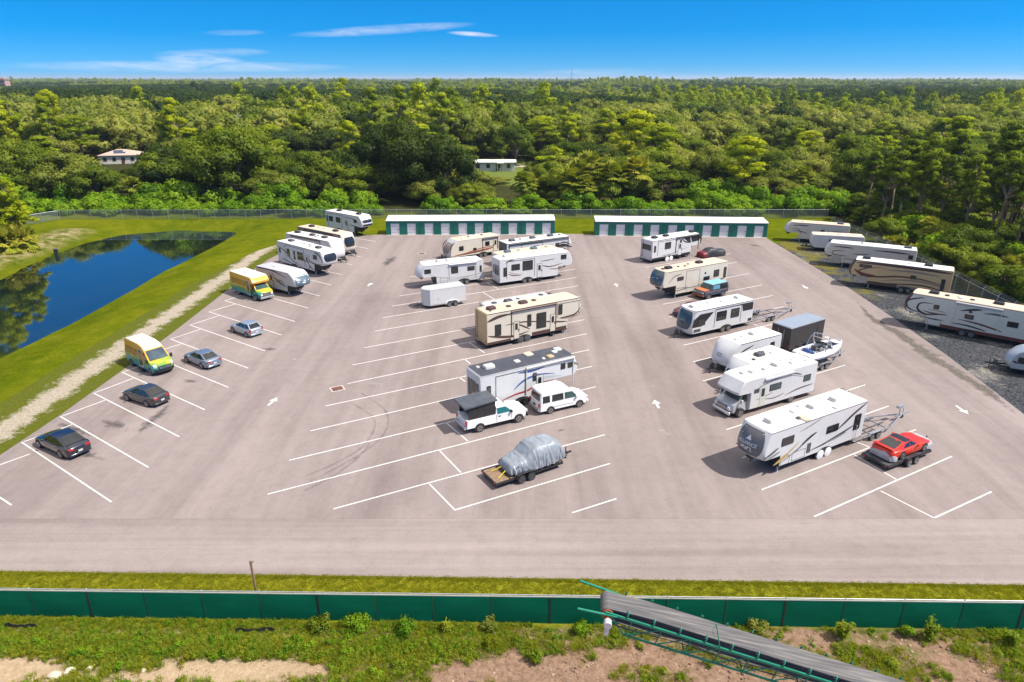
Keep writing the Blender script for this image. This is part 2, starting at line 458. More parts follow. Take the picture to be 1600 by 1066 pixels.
# ---- asphalt
def asphalt(name, streak_scale, lo, hi):
    m, nt, ns, ls, b = nmat(name)
    v = coords(ns, ls)
    big = noise_tex(ns, ls, v, 0.055, 5, 0.6)
    streak = noise_tex(ns, ls, coords(ns, ls, streak_scale, 0.04), 1.0, 5, 0.65)
    fine = noise_tex(ns, ls, v, 14.0, 3, 0.8)
    mid = noise_tex(ns, ls, v, 0.9, 6, 0.75)
    c = ramp(ns, ls, mixc(ns, ls, 0.62, big, streak), ((0.34, tuple(q * .90 for q in lo)), (0.50, tuple((a + q) / 2 for a, q in zip(lo, hi))), (0.66, tuple(q * 1.04 for q in hi))))
    c = mixc(ns, ls, 0.55, c, ramp(ns, ls, fine, ((0.25, (0.72, 0.72, 0.72)), (0.75, (1.22, 1.22, 1.22)))), 'MULTIPLY')
    c = mixc(ns, ls, 0.6, c, ramp(ns, ls, mid, ((0.28, (0.80, 0.79, 0.78)), (0.5, (1, 1, 1)), (0.74, (1.12, 1.12, 1.12)))), 'MULTIPLY')
    # pale scuffs and dark drips
    sc = noise_tex(ns, ls, coords(ns, ls, (0.25, 0.6, 1), 0.5), 1.0, 8, 0.8)
    c = mixc(ns, ls, mth(ns, ls, 'MULTIPLY', mth(ns, ls, 'SUBTRACT', sc, 0.68, True), 4.0, True), c, tuple(q * 1.35 for q in hi))
    dr = noise_tex(ns, ls, v, 0.42, 9, 0.78)
    c = mixc(ns, ls, mth(ns, ls, 'MULTIPLY', mth(ns, ls, 'SUBTRACT', dr, 0.69, True), 7.0, True), c, tuple(q * 0.45 for q in lo))
    ls.new(c, b.inputs['Base Color']); setin(b, 'Roughness', 0.9); setin(b, 'Specular IOR Level', 0.2)
    bump(ns, ls, b, fine, 0.4, 0.012)
    return m
LOT_MAT = asphalt('weathered_asphalt', (0.30, 0.018, 1), (0.196, 0.160, 0.148), (0.288, 0.240, 0.224))
ROAD_MAT = asphalt('road_asphalt', (0.02, 0.8, 1), (0.218, 0.180, 0.166), (0.305, 0.257, 0.239))
SEAM_Y = 36.9
lot_poly = [(-39.5, SEAM_Y), (40.6, SEAM_Y)]
lot_poly += [tuple(G(x, y).xy) for x, y in ((1640, 680), (1600, 648), (1560, 617), (1480, 556), (1400, 500), (1330, 453), (1260, 410), (1205, 377), (1196, 371))]
lot_poly += [tuple(G(x, y).xy) for x, y in ((900, 366), (601, 366), (575, 368), (540, 371), (500, 376), (480, 380), (450, 391), (420, 405), (390, 426), (360, 450), (315, 485), (270, 520), (190, 580), (100, 645), (0, 712))]
lot = MB(); lot.plate(lot_poly, -0.12, 0.03)
LOT = struct(obj('parking_lot', lot, LOT_MAT))
rL, rR = G(0, 893), G(1600, 915)
slope = (rR.y - rL.y) / (rR.x - rL.x)
road_edge = lambda x: rL.y + slope * (x - rL.x)
road = MB(); road.plate([(-140, road_edge(-140)), (140, road_edge(140)), (140, SEAM_Y - 0.015), (-140, SEAM_Y - 0.015)], -0.12, 0.034)
ROAD = struct(obj('road', road, ROAD_MAT))

# ---- sand strip along the left edge of the lot
m, nt, ns, ls, b = nmat('shell_sand')
v = coords(ns, ls)
sx = ns.new('ShaderNodeSeparateXYZ'); ls.new(v, sx.inputs[0])
off = mth(ns, ls, 'ABSOLUTE', mth(ns, ls, 'ADD', sx.outputs['X'], 41.0))
fall = mth(ns, ls, 'SUBTRACT', 1.22, mth(ns, ls, 'MULTIPLY', off, 0.40))
n1 = noise_tex(ns, ls, v, 0.55, 7, 0.72); n2 = noise_tex(ns, ls, v, 4.5, 6, 0.8)
fac = mth(ns, ls, 'MULTIPLY', mth(ns, ls, 'SUBTRACT', mth(ns, ls, 'ADD', fall, mth(ns, ls, 'ADD', mth(ns, ls, 'MULTIPLY', n1, 1.9), mth(ns, ls, 'MULTIPLY', n2, 0.9))), 2.02), 3.0, True)
sand = ramp(ns, ls, n2, ((0.3, (0.19, 0.155, 0.11)), (0.55, (0.36, 0.31, 0.235)), (0.75, (0.52, 0.47, 0.38))))
grs = ramp(ns, ls, n2, ((0.3, (0.040, 0.058, 0.004)), (0.7, (0.125, 0.130, 0.010))))
ls.new(mixc(ns, ls, fac, grs, sand), b.inputs['Base Color']); setin(b, 'Roughness', 0.95); setin(b, 'Specular IOR Level', 0.1)
bump(ns, ls, b, n2, 0.7, 0.06)
sp_out = [(-44.6, 30.0), (-44.6, 60), (-44.3, 75), (-44.2, 90), (-43.4, 100), (-41.8, 110), (-38.5, 118)]
sp_in = [tuple(G(x, y).xy) for x, y in ((470, 384), (450, 391), (420, 405), (390, 426), (360, 450), (315, 485), (270, 520), (190, 580), (100, 645), (0, 712))] + [(-39.5, 37.2), (-39.5, 30.0)]
sp = MB()
sp.plate([(x, y) for x, y in sp_out[::1]] + [(x - 0.0, y) for x, y in sp_in], -0.15, 0.022)
struct(obj('sand_path', sp, m))

# ---- gravel yard on the right
m, nt, ns, ls, b = nmat('dark_gravel')
v = coords(ns, ls)
vo = ns.new('ShaderNodeTexVoronoi'); vo.inputs['Scale'].default_value = 7.0; ls.new(v, vo.inputs['Vector'])
n1 = noise_tex(ns, ls, v, 0.16, 6, 0.7); n2 = noise_tex(ns, ls, v, 2.4, 8, 0.85); n3 = noise_tex(ns, ls, coords(ns, ls, (0.5, 1.3, 1), 0.7), 0.32, 6, 0.7)
dark = ramp(ns, ls, vo.outputs['Color'], ((0.2, (0.020, 0.022, 0.026)), (0.8, (0.075, 0.078, 0.085))))
pale = ramp(ns, ls, n2, ((0.3, (0.10, 0.095, 0.085)), (0.7, (0.40, 0.37, 0.31))))
weedc = ramp(ns, ls, n2, ((0.3, (0.045, 0.055, 0.010)), (0.7, (0.21, 0.17, 0.02))))
c = mixc(ns, ls, mth(ns, ls, 'MULTIPLY', mth(ns, ls, 'SUBTRACT', mth(ns, ls, 'ADD', n1, mth(ns, ls, 'MULTIPLY', n2, 0.35)), 0.72, True), 5.5, True), dark, pale)
sx = ns.new('ShaderNodeSeparateXYZ'); ls.new(v, sx.inputs[0])
wy = mth(ns, ls, 'MULTIPLY', mth(ns, ls, 'SUBTRACT', sx.outputs['Y'], 66.0), 0.006, True)
edge = mth(ns, ls, 'MULTIPLY', mth(ns, ls, 'SUBTRACT', 0.30, mth(ns, ls, 'MULTIPLY', mth(ns, ls, 'ABSOLUTE', mth(ns, ls, 'SUBTRACT', sx.outputs['X'], 47.0)), 0.06)), 1.0, True)
c = mixc(ns, ls, mth(ns, ls, 'MULTIPLY', mth(ns, ls, 'SUBTRACT', mth(ns, ls, 'ADD', mth(ns, ls, 'ADD', n3, mth(ns, ls, 'MULTIPLY', n2, 0.25)), mth(ns, ls, 'ADD', wy, edge)), 1.02), 6.0, True), c, weedc)
ls.new(c, b.inputs['Base Color']); setin(b, 'Roughness', 0.95); setin(b, 'Specular IOR Level', 0.15)
bump(ns, ls, b, vo.outputs['Distance'], 0.9, 0.05)
gr_in = [(40.6, SEAM_Y)] + [tuple(G(x, y).xy) for x, y in ((1640, 680), (1600, 648), (1560, 617), (1480, 556), (1400, 500), (1330, 453), (1260, 410), (1212, 381))]
gr_out = [tuple(G(x, y).xy) for x, y in ((1240, 372), (1290, 366))] + [(61.5, 108), (61.0, 95), (60, 80), (60, 60), (60, SEAM_Y)]
gm = MB(); gm.plate(gr_in + gr_out, -0.14, 0.018)
struct(obj('gravel_yard', gm, m))
# muddy run-off along the seam between gravel and asphalt
m, nt, ns, ls, b = nmat('washed_silt')
v = coords(ns, ls)
n1 = noise_tex(ns, ls, v, 0.7, 7, 0.75)
ls.new(ramp(ns, ls, noise_tex(ns, ls, v, 5, 5), ((0.3, (0.085, 0.070, 0.055)), (0.7, (0.15, 0.125, 0.10)))), b.inputs['Base Color'])
setin(b, 'Roughness', 0.8)
uvn = ns.new('ShaderNodeAttribute'); uvn.attribute_name = 'edge'
ls.new(mth(ns, ls, 'MULTIPLY', mth(ns, ls, 'SUBTRACT', mth(ns, ls, 'ADD', n1, mth(ns, ls, 'MULTIPLY', uvn.outputs['Fac'], 0.45)), 0.66, True), 3.0, True), b.inputs['Alpha'])
SILT = m
def fading_strip(name, path, widths, z, mat, parent):
    """a sheet that lies along a path; attribute 'edge' is 1 on the middle line and 0 on the rim"""
    vs, fs, ed = [], [], []
    P = [Vector((p[0], p[1])) for p in path]
    for i, p in enumerate(P):
        d = (P[min(i + 1, len(P) - 1)] - P[max(i - 1, 0)]).normalized(); nrm = Vector((-d.y, d.x))
        endf = 0.0 if i in (0, len(P) - 1) else 1.0
        for k, t in enumerate((-1, -0.5, 0, 0.5, 1)):
            q = p + nrm * (t * widths[i]); vs.append((q.x, q.y, z)); ed.append((1 - abs(t)) * endf)
    for i in range(len(P) - 1):
        for k in range(4): fs.append((i * 5 + k, (i + 1) * 5 + k, (i + 1) * 5 + k + 1, i * 5 + k + 1))
    me = bpy.data.meshes.new(name); me.from_pydata(vs, [], fs)
    a = me.attributes.new('edge', 'FLOAT', 'POINT'); a.data.foreach_set('value', ed)
    me.materials.append(mat)
    return link(name, me, parent)
fading_strip('silt_stain', [G(x, y).xy for x, y in ((1330, 462), (1365, 500), (1400, 520), (1440, 548), (1490, 580), (1540, 610), (1600, 660))], [0.4, 0.9, 1.2, 1.4, 1.3, 1.1, 0.9], 0.036, SILT, LOT)

# oil and water stains with a shape of their own
m, nt, ns, ls, b = nmat('oil_stain')
v = coords(ns, ls)
setin(b, 'Base Color', (0.055, 0.050, 0.048, 1)); setin(b, 'Roughness', 0.75)
ls.new(ramp(ns, ls, noise_tex(ns, ls, v, 3, 4), ((0.3, (0.045, 0.040, 0.038)), (0.7, (0.10, 0.090, 0.085)))), b.inputs['Base Color'])
an = ns.new('ShaderNodeAttribute'); an.attribute_name = 'edge'
ls.new(mth(ns, ls, 'MULTIPLY', mth(ns, ls, 'SUBTRACT', mth(ns, ls, 'ADD', noise_tex(ns, ls, v, 1.1, 5, 0.65), mth(ns, ls, 'MULTIPLY', an.outputs['Fac'], 0.42)), 0.62, True), 2.0, True), b.inputs['Alpha'])
OIL = m
for pts, w in ((((268, 630), (255, 642), (240, 656), (225, 670), (210, 682)), (0.2, 0.5, 0.8, 0.55, 0.3)),
               (((622, 399), (612, 405), (604, 412), (598, 420)), (0.5, 1.2, 1.2, 0.5)),
               (((120, 700), (140, 712), (165, 722)), (0.4, 0.7, 0.4)),
               (((150, 655), (180, 664), (205, 675)), (0.5, 0.9, 0.5)),
               (((868, 676), (876, 673), (885, 671)), (0.12, 0.25, 0.1)),
               (((395, 543), (420, 546), (440, 548)), (0.3, 0.6, 0.3)),
               (((1160, 380), (1180, 384), (1200, 388)), (0.5, 1.0, 0.5)),
               (((80, 655), (120, 672), (160, 690)), (0.3, 0.6, 0.3)),
               (((275, 590), (295, 596), (318, 600)), (0.3, 0.6, 0.3))):
    fading_strip('oil_stain', [G(x, y).xy for x, y in pts], w, 0.037, OIL, LOT)
m, nt, ns, ls, b = nmat('tyre_scuff')
v = coords(ns, ls)
setin(b, 'Base Color', (0.11, 0.098, 0.092, 1)); setin(b, 'Roughness', 0.85)
ls.new(ramp(ns, ls, noise_tex(ns, ls, v, 3, 4), ((0.3, (0.10, 0.088, 0.082)), (0.7, (0.15, 0.135, 0.126)))), b.inputs['Base Color'])
an = ns.new('ShaderNodeAttribute'); an.attribute_name = 'edge'
ls.new(mth(ns, ls, 'MULTIPLY', mth(ns, ls, 'SUBTRACT', mth(ns, ls, 'ADD', noise_tex(ns, ls, v, 0.8, 7, 0.75), mth(ns, ls, 'MULTIPLY', an.outputs['Fac'], 0.5)), 0.74, True), 0.9, True), b.inputs['Alpha'])
SCUFF = m
# turning tyre marks
for pts in (((560, 612), (600, 640), (606, 665), (590, 690), (560, 712), (520, 735), (480, 755)), ((545, 628), (580, 650), (585, 670), (565, 700), (525, 724), (470, 748)),
            ((470, 770), (520, 745), (560, 715), (580, 690))):
    fading_strip('tyre_mark', [G(x, y).xy for x, y in catmull(pts, 5)], [0.26] * (5 * (len(pts) - 1) + 1), 0.0355, SCUFF, LOT)

# pale worn patches
m, nt, ns, ls, b = nmat('pale_wear')
v = coords(ns, ls)
ls.new(ramp(ns, ls, noise_tex(ns, ls, v, 3, 4), ((0.3, (0.34, 0.30, 0.28)), (0.7, (0.44, 0.40, 0.375)))), b.inputs['Base Color']); setin(b, 'Roughness', 0.9)
an = ns.new('ShaderNodeAttribute'); an.attribute_name = 'edge'
ls.new(mth(ns, ls, 'MULTIPLY', mth(ns, ls, 'SUBTRACT', mth(ns, ls, 'ADD', noise_tex(ns, ls, v, 1.3, 7, 0.75), mth(ns, ls, 'MULTIPLY', an.outputs['Fac'], 0.35)), 0.66, True), 2.6, True), b.inputs['Alpha'])
WEAR = m
for pts, w in ((((545, 600), (575, 598), (600, 603), (625, 600)), (0.4, 1.1, 1.2, 0.5)), (((1010, 608), (1020, 603), (1032, 612)), (0.4, 0.9, 0.4)), (((1012, 668), (1030, 672), (1046, 680), (1050, 694)), (0.4, 0.9, 0.8, 0.4)),
               (((1325, 603), (1345, 606), (1362, 615), (1368, 632)), (0.3, 0.6, 0.6, 0.3)), (((1495, 702), (1510, 706), (1518, 716)), (0.3, 0.5, 0.3)), (((655, 638), (668, 646), (680, 660)), (0.3, 0.6, 0.3)), (((185, 692), (215, 680), (250, 664)), (0.15, 0.35, 0.15)), (((255, 708), (262, 704), (270, 699)), (0.1, 0.25, 0.1)), (((1140, 380), (1160, 378), (1180, 382)), (0.4, 0.8, 0.4)), (((640, 395), (655, 392), (690, 394)), (0.5, 0.9, 0.5)), (((445, 565), (460, 562), (470, 560)), (0.3, 0.6, 0.3))):
    fading_strip('worn_patch', [G(x, y).xy for x, y in pts], w, 0.0345, WEAR, LOT)
# ---- painted stall lines, arrows and drains (parts of the lot)
m, nt, ns, ls, b = nmat('line_paint')
v = coords(ns, ls)
n = noise_tex(ns, ls, v, 7, 6, 0.8)
ls.new(ramp(ns, ls, n, ((0.25, (0.34, 0.31, 0.29)), (0.48, (0.56, 0.54, 0.52)), (0.7, (0.68, 0.67, 0.65)))), b.inputs['Base Color'])
setin(b, 'Roughness', 0.8)
LINEP = m
def stall_line(a, c, w=0.115):
    a, c = Vector(a[:2]), Vector(c[:2]); d = (c - a).normalized(); nrm = Vector((-d.y, d.x)) * w / 2
    mb = MB(); mb.plate([tuple(a - nrm), tuple(c - nrm), tuple(c + nrm), tuple(a + nrm)], 0.030, 0.039)
    return obj('stall_line', mb, LINEP, LOT)
L_ENDS = [(174, 785), (232, 731), (280, 683), (320, 641), (357, 606), (388, 576), (414, 549), (440, 524), (461, 503), (482, 482), (500, 463), (518, 446), (535, 430), (549, 414), (564, 402), (575, 389), (587, 378)]
hd = math.radians(144.8); starts = []
for x, y in L_ENDS:
    e = G(x, y).xy; s = e + Vector((math.cos(hd), math.sin(hd))) * (13.9 if y > 400 else 12.5)
    starts.append(s); stall_line(s, e)
for k in range(0, 9):
    s = starts[k]; t = starts[k + 1] + Vector((math.cos(hd), math.sin(hd))) * -2.4
    stall_line(s + Vector((0.12, 0.1)), t + Vector((-0.1, -0.06)), 0.11)
stall_line(G(-40, 752), G(18, 790)); stall_line(G(0, 727), G(47, 710), 0.11)
for a, c in (((521, 796), (945, 680)), ((418, 773), (937, 639)), ((452, 720), (931, 605)), ((485, 674), (925, 573)), ((509, 635), (921, 547)), ((543, 600), (917, 522)),
             ((551, 571), (913, 500)), ((569, 544), (910, 481)), ((586, 518), (907, 463)), ((598, 497), (904, 447)), ((612, 479), (901, 434)), ((624, 463), (898, 421)),
             ((633, 447), (895, 409)), ((641, 433), (892, 399)), ((660, 407), (885, 380)), ((710, 798), (953, 725)), ((894, 802), (963, 780))):
    stall_line(G(*a), G(*c))
for a, c in (((710, 797), (671, 757)), ((720, 739), (687, 705)), ((731, 690), (697, 661)), ((757, 552), (732, 535)), ((772, 468), (754, 457)), ((779, 452), (760, 442)), ((735, 569), (725, 561)), ((727, 597), (717, 590))):
    stall_line(G(*a), G(*c))
for (x, y) in ((1272, 808), (1190, 766), (1160, 716), (1135, 672), (1115, 632), (1098, 596), (1083, 566), (1068, 540), (1056, 517), (1045, 496), (1036, 476), (1023, 455), (1012, 434), (1008, 418)):
    s = G(x, y).xy; hh = math.radians(29.3); ln = 15.4 if x == 1272 else 17.6
    stall_line(s, s + Vector((math.cos(hh), math.sin(hh))) * ln)
for a, c in (((1460, 810), (1549, 769)), ((1459, 810), (1376, 768)), ((1402, 751), (1334, 711)), ((1363, 701), (1329, 688)), ((1184, 510), (1171, 504))):
    stall_line(G(*a), G(*c))
def arrow(px, head):
    mb = MB()
    mb.plate([(-0.8, -0.11), (0.1, -0.11), (0.1, -0.38), (0.85, 0), (0.1, 0.38), (0.1, 0.11), (-0.8, 0.11)], 0.030, 0.039)
    o = obj('lane_arrow', mb, LINEP, LOT); p = G(*px); o.location = (p.x, p.y, 0); o.rotation_euler = (0, 0, head); return o
for px, h in (((426, 628), 80), ((578, 445), 80), ((1026, 632), 92), ((963, 446), 90), ((1503, 641), -88), ((1258, 449), -88)): arrow(px, math.radians(h))
CONC = paint('concrete_frame', (0.45, 0.40, 0.36), 0.9, var=0.2, scale=4)
GRATE = paint('rusty_grate', (0.16, 0.07, 0.045), 0.8, var=0.4, scale=6)
for px in ((527, 608), (659, 397)):
    p = G(*px); mb = MB()
    for (x0, x1, y0, y1) in ((-.62, .62, -.55, -.42), (-.62, .62, .42, .55), (-.62, -.49, -.42, .42), (.49, .62, -.42, .42)): mb.box(x0, x1, y0, y1, 0.02, 0.045)
    fr = obj('drain_frame', mb, CONC, LOT, loc=(p.x, p.y, 0), rotz=0.5)
    mb = MB(); mb.box(-.485, .485, -.415, .415, 0.0, 0.031)
    for k in range(8): mb.box(-.48 + k * .125, -.48 + k * .125 + .06, -.41, .41, 0.031, 0.043)
    obj('drain_grate', mb, GRATE, fr)

# ================================================================== STORAGE BUILDINGS
TEAL = paint('green_steel_siding', (0.004, 0.16, 0.115), 0.5, var=0.10, scale=0.6)
DOORW = paint('rollup_door_white', (0.70, 0.70, 0.71), 0.45, var=0.05, dirt=0.05)
ROOFS = paint('white_steel_roof', (0.80, 0.80, 0.79), 0.5, var=0.06, dirt=0.12)
def storage(a_px, b_px, label):
    A, B = G(*a_px), G(*b_px); ln = (B - A).length; ang = math.atan2(B.y - A.y, B.x - A.x)
    t = thing('storage_building', label, 'storage building', (A.x, A.y, 0), ang)
    D, H = 3.4, 2.55; mod = ln / 5
    for k in range(5):
        mb = MB(); x0, x1 = k * mod + 0.03, (k + 1) * mod - 0.03
        # front wall with two openings, side and back walls
        dw, dh = 1.55, 2.08; c1, c2 = x0 + mod * 0.26, x0 + mod * 0.745
        cuts = [x0, c1 - dw / 2, c1 + dw / 2, c2 - dw / 2, c2 + dw / 2, x1]
        for i in (0, 2, 4):
            w = cuts[i + 1] - cuts[i]; nr = max(2, int(w / 0.28))
            mb.box(cuts[i], cuts[i + 1], 0.02, 0.10, 0.0, H)
            for r in range(nr): mb.box(cuts[i] + (r + .25) * w / nr, cuts[i] + (r + .6) * w / nr, -0.005, 0.02, 0.05, H - 0.02)
        for i in (1, 3): mb.box(cuts[i], cuts[i + 1], 0.02, 0.10, dh, H)
        mb.box(x0, x0 + 0.08, 0.10, D, 0, H); mb.box(x1 - 0.08, x1, 0.10, D, 0, H); mb.box(x0 + .08, x1 - .08, D - 0.08, D, 0, H)
        obj('wall', mb, TEAL, t)
        mb = MB()
        mb.add([(x0 - .02, -0.16, H + .0), (x1 + .02, -0.16, H + .0), (x1 + .02, D + .1, H + .30), (x0 - .02, D + .1, H + .30),
                (x0 - .02, -0.16, H + .10), (x1 + .02, -0.16, H + .10), (x1 + .02, D + .1, H + .40), (x0 - .02, D + .1, H + .40)],
               [(3, 2, 1, 0), (4, 5, 6, 7), (0, 1, 5, 4), (1, 2, 6, 5), (2, 3, 7, 6), (3, 0, 4, 7)])
        nr = 9
        for r in range(1, nr):
            x = x0 + (x1 - x0) * r / nr
            mb.add([(x - .02, -.16, H + .105), (x + .02, -.16, H + .105), (x + .02, D + .1, H + .405), (x - .02, D + .1, H + .405), (x, -.16, H + .135), (x, D + .1, H + .435)], [(0, 1, 4), (3, 5, 2), (1, 2, 5, 4), (0, 4, 5, 3)])
        obj('roof_panel', mb, ROOFS, t)
        for c in (c1, c2):
            mb = MB(); n = 8
            for s in range(n):
                z0, z1 = 0.03 + s * (dh - .05) / n, 0.03 + (s + 1) * (dh - .05) / n
                mb.prism([(0, 0), (0, 0)] and [(c - dw / 2 + .01, z0), (c + dw / 2 - .01, z0), (c + dw / 2 - .01, z1), (c - dw / 2 + .01, z1)], 0.05 + 0.03 * (s % 2), 0.095)
            d = obj('roll_up_door', mb, DOORW, t)
            mb = MB(); mb.box(c + dw / 2 - .30, c + dw / 2 - .10, 0.0, 0.05, 1.02, 1.09); obj('latch', mb, BLACK, d)
        mb = MB(); mb.box(x0 - .03, x0 + .05, -0.04, 0.018, 0.0, H); obj('corner_trim', mb, TEAL, t)
    mb = MB(); mb.box(0.03, ln - 0.03, -0.35, D, -0.05, 0.034); obj('slab', mb, CONC, t)
    return t
storage((604, 367.5), (867, 366.5), 'long green storage building with white roll-up doors, the one on the left')
storage((929, 368.5), (1198, 371.5), 'long green storage building with white roll-up doors, the one on the right')

# ================================================================== CHAIN-LINK FENCES
m, nt, ns, ls, b = nmat('chain_link_mesh')
setin(b, 'Base Color', (0.20, 0.24, 0.23, 1)); setin(b, 'Metallic', 0.3); setin(b, 'Roughness', 0.5)
tc = ns.new('ShaderNodeTexCoord'); acc = None
for sg in (1, -1):
    w = ns.new('ShaderNodeTexWave'); w.wave_type = 'BANDS'; w.bands_direction = 'DIAGONAL'; w.inputs['Scale'].default_value = 3.2
    mp = ns.new('ShaderNodeMapping'); mp.inputs['Scale'].default_value = (sg, 1, 1); ls.new(tc.outputs['Object'], mp.inputs[0]); ls.new(mp.outputs[0], w.inputs['Vector'])
    t = mth(ns, ls, 'GREATER_THAN', w.outputs['Fac'], 0.90)
    acc = t if acc is None else mth(ns, ls, 'MAXIMUM', acc, t)
ls.new(acc, b.inputs['Alpha'])
MESHM = m
GREENMESH = None
def chain_fence(P, H, label, spacing=3.0, arms=0, post_mat=STEEL, mesh_mat=MESHM):
    t = thing('chain_link_fence', label, 'fence', (P[0][0], P[0][1], 0))
    o = Vector((P[0][0], P[0][1], 0)); post = None; armm = None
    for a, c in zip(P[:-1], P[1:]):
        a, c = Vector((a[0], a[1], 0)) - o, Vector((c[0], c[1], 0)) - o; d = c - a; n = max(1, round(d.length / spacing))
        ang = math.atan2(d.y, d.x)
        for k in range(n + 1 if c == Vector((P[-1][0], P[-1][1], 0)) - o else n):
            q = a + d * (k / n)
            if post is None:
                mb = MB(); mb.cyl((0, 0, -0.1), (0, 0, H + .05), 0.045, n=8); mb.cyl((0, 0, H + .05), (0, 0, H + .09), 0.06, 0.02, 8)
                post = mesh_from('post', mb, [post_mat])
            po = link('post', post, t, q)
            if arms:
                if armm is None:
                    mb = MB(); mb.beam((0, 0, 0), (0, arms * 0.32, 0.36), 0.045, 0.03); armm = mesh_from('barb_arm', mb, [STEEL])
                link('barb_arm', armm, po, (0, 0, H + .05), ang)
        mb = MB(); mb.tube([a + Vector((0, 0, H)), c + Vector((0, 0, H))], 0.032, 6)
        obj('top_rail', mb, post_mat, t)
        if arms:
            nrm = Vector((-d.y, d.x, 0)).normalized() * arms
            mb = MB()
            for f in (0.4, 0.7, 1.0): mb.tube([a + nrm * (0.32 * f) + Vector((0, 0, H + .05 + .36 * f)), c + nrm * (0.32 * f) + Vector((0, 0, H + .05 + .36 * f))], 0.008, 4)
            obj('barbed_wire', mb, STEEL, t)
        mb = MB(); L = d.length
        mb.box(0, L, -0.004, 0.004, 0.05, H - .03)
        obj('mesh', mb, mesh_mat, t, loc=a, rotz=ang)
    return t
bf = [G(95, 343).xy, G(480, 342).xy, G(900, 342).xy, G(1292, 342).xy]
chain_fence([tuple(p) for p in bf], 1.85, 'grey chain-link fence running behind the two green storage buildings')
chain_fence([tuple(G(95, 343).xy + Vector((-0.2, -0.3))), tuple(G(40, 352).xy)], 1.8, 'short run of bluish chain-link fence at the far left corner beyond the pond')
tops = [G(x, y, 2.3).xy for x, y in ((1300, 340), (1331, 351), (1379, 374.5), (1442, 402), (1497, 430), (1565, 461), (1640, 500))]
chain_fence([tuple(tops[0]), tuple(tops[3]), tuple(tops[6])], 2.1, 'tall chain-link fence with barbed-wire arms along the pine wood', arms=1, spacing=3.2)
# ================================================================== CAMPERS, TRAILERS AND CARS
_wheel_cache = {}
def wheel(parent, x, y, r=0.36, w=0.22, rim=RIM, side=1, name='wheel', cover=None):
    """tyre with its rim as sub-part; side is the sign of the outer face in y"""
    key = (round(r, 3), round(w, 3), rim.name, cover.name if cover else None)
    if key not in _wheel_cache:
        mb = MB(); n = 20; prof = [(-w / 2, r * .62), (-w / 2, r * .9), (-w * .36, r), (w * .36, r), (w / 2, r * .9), (w / 2, r * .62)]
        rings = [[(pr * math.cos(2 * PI * i / n), py, pr * math.sin(2 * PI * i / n)) for i in range(n)] for py, pr in prof]
        mb.loft(rings, 0, True, True)
        ty = mesh_from('tyre', mb, [RUBBER], 40)
        mb = MB()
        if cover:
            rings = [[(pr * math.cos(2 * PI * i / n), py, pr * math.sin(2 * PI * i / n)) for i in range(n)] for py, pr in ((w * .1, r * 1.03), (w * .58, r * 1.02), (w * .64, r * .9))]
            mb.loft(rings, 0)
            rm = mesh_from('wheel_cover', mb, [cover], 40)
        else:
            rings = [[(pr * math.cos(2 * PI * i / n), py, pr * math.sin(2 * PI * i / n)) for i in range(n)] for py, pr in ((w * .40, r * .64), (w * .53, r * .63), (w * .53, r * .55), (w * .34, r * .50), (w * .36, r * .2), (w * .48, r * .16))]
            mb.loft(rings, 0)
            for k in range(5):
                a = 2 * PI * k / 5 + .3
                mb.beam((r * .15 * math.cos(a), w * .42, r * .15 * math.sin(a)), (r * .56 * math.cos(a), w * .45, r * .56 * math.sin(a)), r * .16, w * .16, up=(0, 1, 0))
            rm = mesh_from('rim', mb, [rim], 40)
        _wheel_cache[key] = (ty, rm)
    ty, rm = _wheel_cache[key]
    o = link(name, ty, parent, (x, y, r))
    if side < 0: o.rotation_euler = (0, 0, PI)
    link('wheel_cover' if cover else 'rim', rm, o)
    return o

def ribbon(mb, pts, w, y, sgn, th=0.005, mi=0):
    """tapering painted swoosh on a side wall at y"""
    P = catmull(pts, 6); n = len(P); up, dn = [], []
    for i, (x, z) in enumerate(P):
        a, c = P[max(i - 1, 0)], P[min(i + 1, n - 1)]
        d = Vector((c[0] - a[0], c[1] - a[1])); d = d.normalized() if d.length > 0 else Vector((1, 0))
        t = i / (n - 1); k = 1.4 * w / 2 * (0.12 + 0.88 * math.sin(PI * min(1, max(0, t)) ** 0.8))
        up.append((x - d.y * k, z + d.x * k)); dn.append((x + d.y * k, z - d.x * k))
    vs, fs = [], []
    for (a, c) in zip(up, dn): vs += [(a[0], y + sgn * th, a[1]), (c[0], y + sgn * th, c[1])]
    for i in range(n - 1): fs.append((2 * i, 2 * i + 1, 2 * i + 3, 2 * i + 2) if sgn < 0 else (2 * i + 2, 2 * i + 3, 2 * i + 1, 2 * i))
    mb.add(vs, fs, mi)

def win_box(mb, x0, z0, w, h, y, sgn, fr=0.045, d=0.028):
    """framed window on a side wall: frame in slot 0, glass in slot 1"""
    ya, yb = sorted((y - sgn * .02, y + sgn * d)); 
    b = 0.07
    def rr(ins): 
        out = []
        for (cx, cz, a0) in ((x0 + w - b, z0 + h - b, 0), (x0 + b, z0 + h - b, 90), (x0 + b, z0 + b, 180), (x0 + w - b, z0 + b, 270)):
            for k in (0, 45, 90):
                a = math.radians(a0 + k); r = max(b - ins, .01); out.append((cx + r * math.cos(a) , cz + r * math.sin(a)))
        return out
    mb.prism(rr(0), ya, yb, 0)
    yc = y + sgn * (d + .004)
    q = rr(fr)
    vs = [(x, yc, z) for x, z in q]; n = len(q)
    mb.add(vs, [tuple(range(n)) if sgn < 0 else tuple(range(n - 1, -1, -1))], 1)

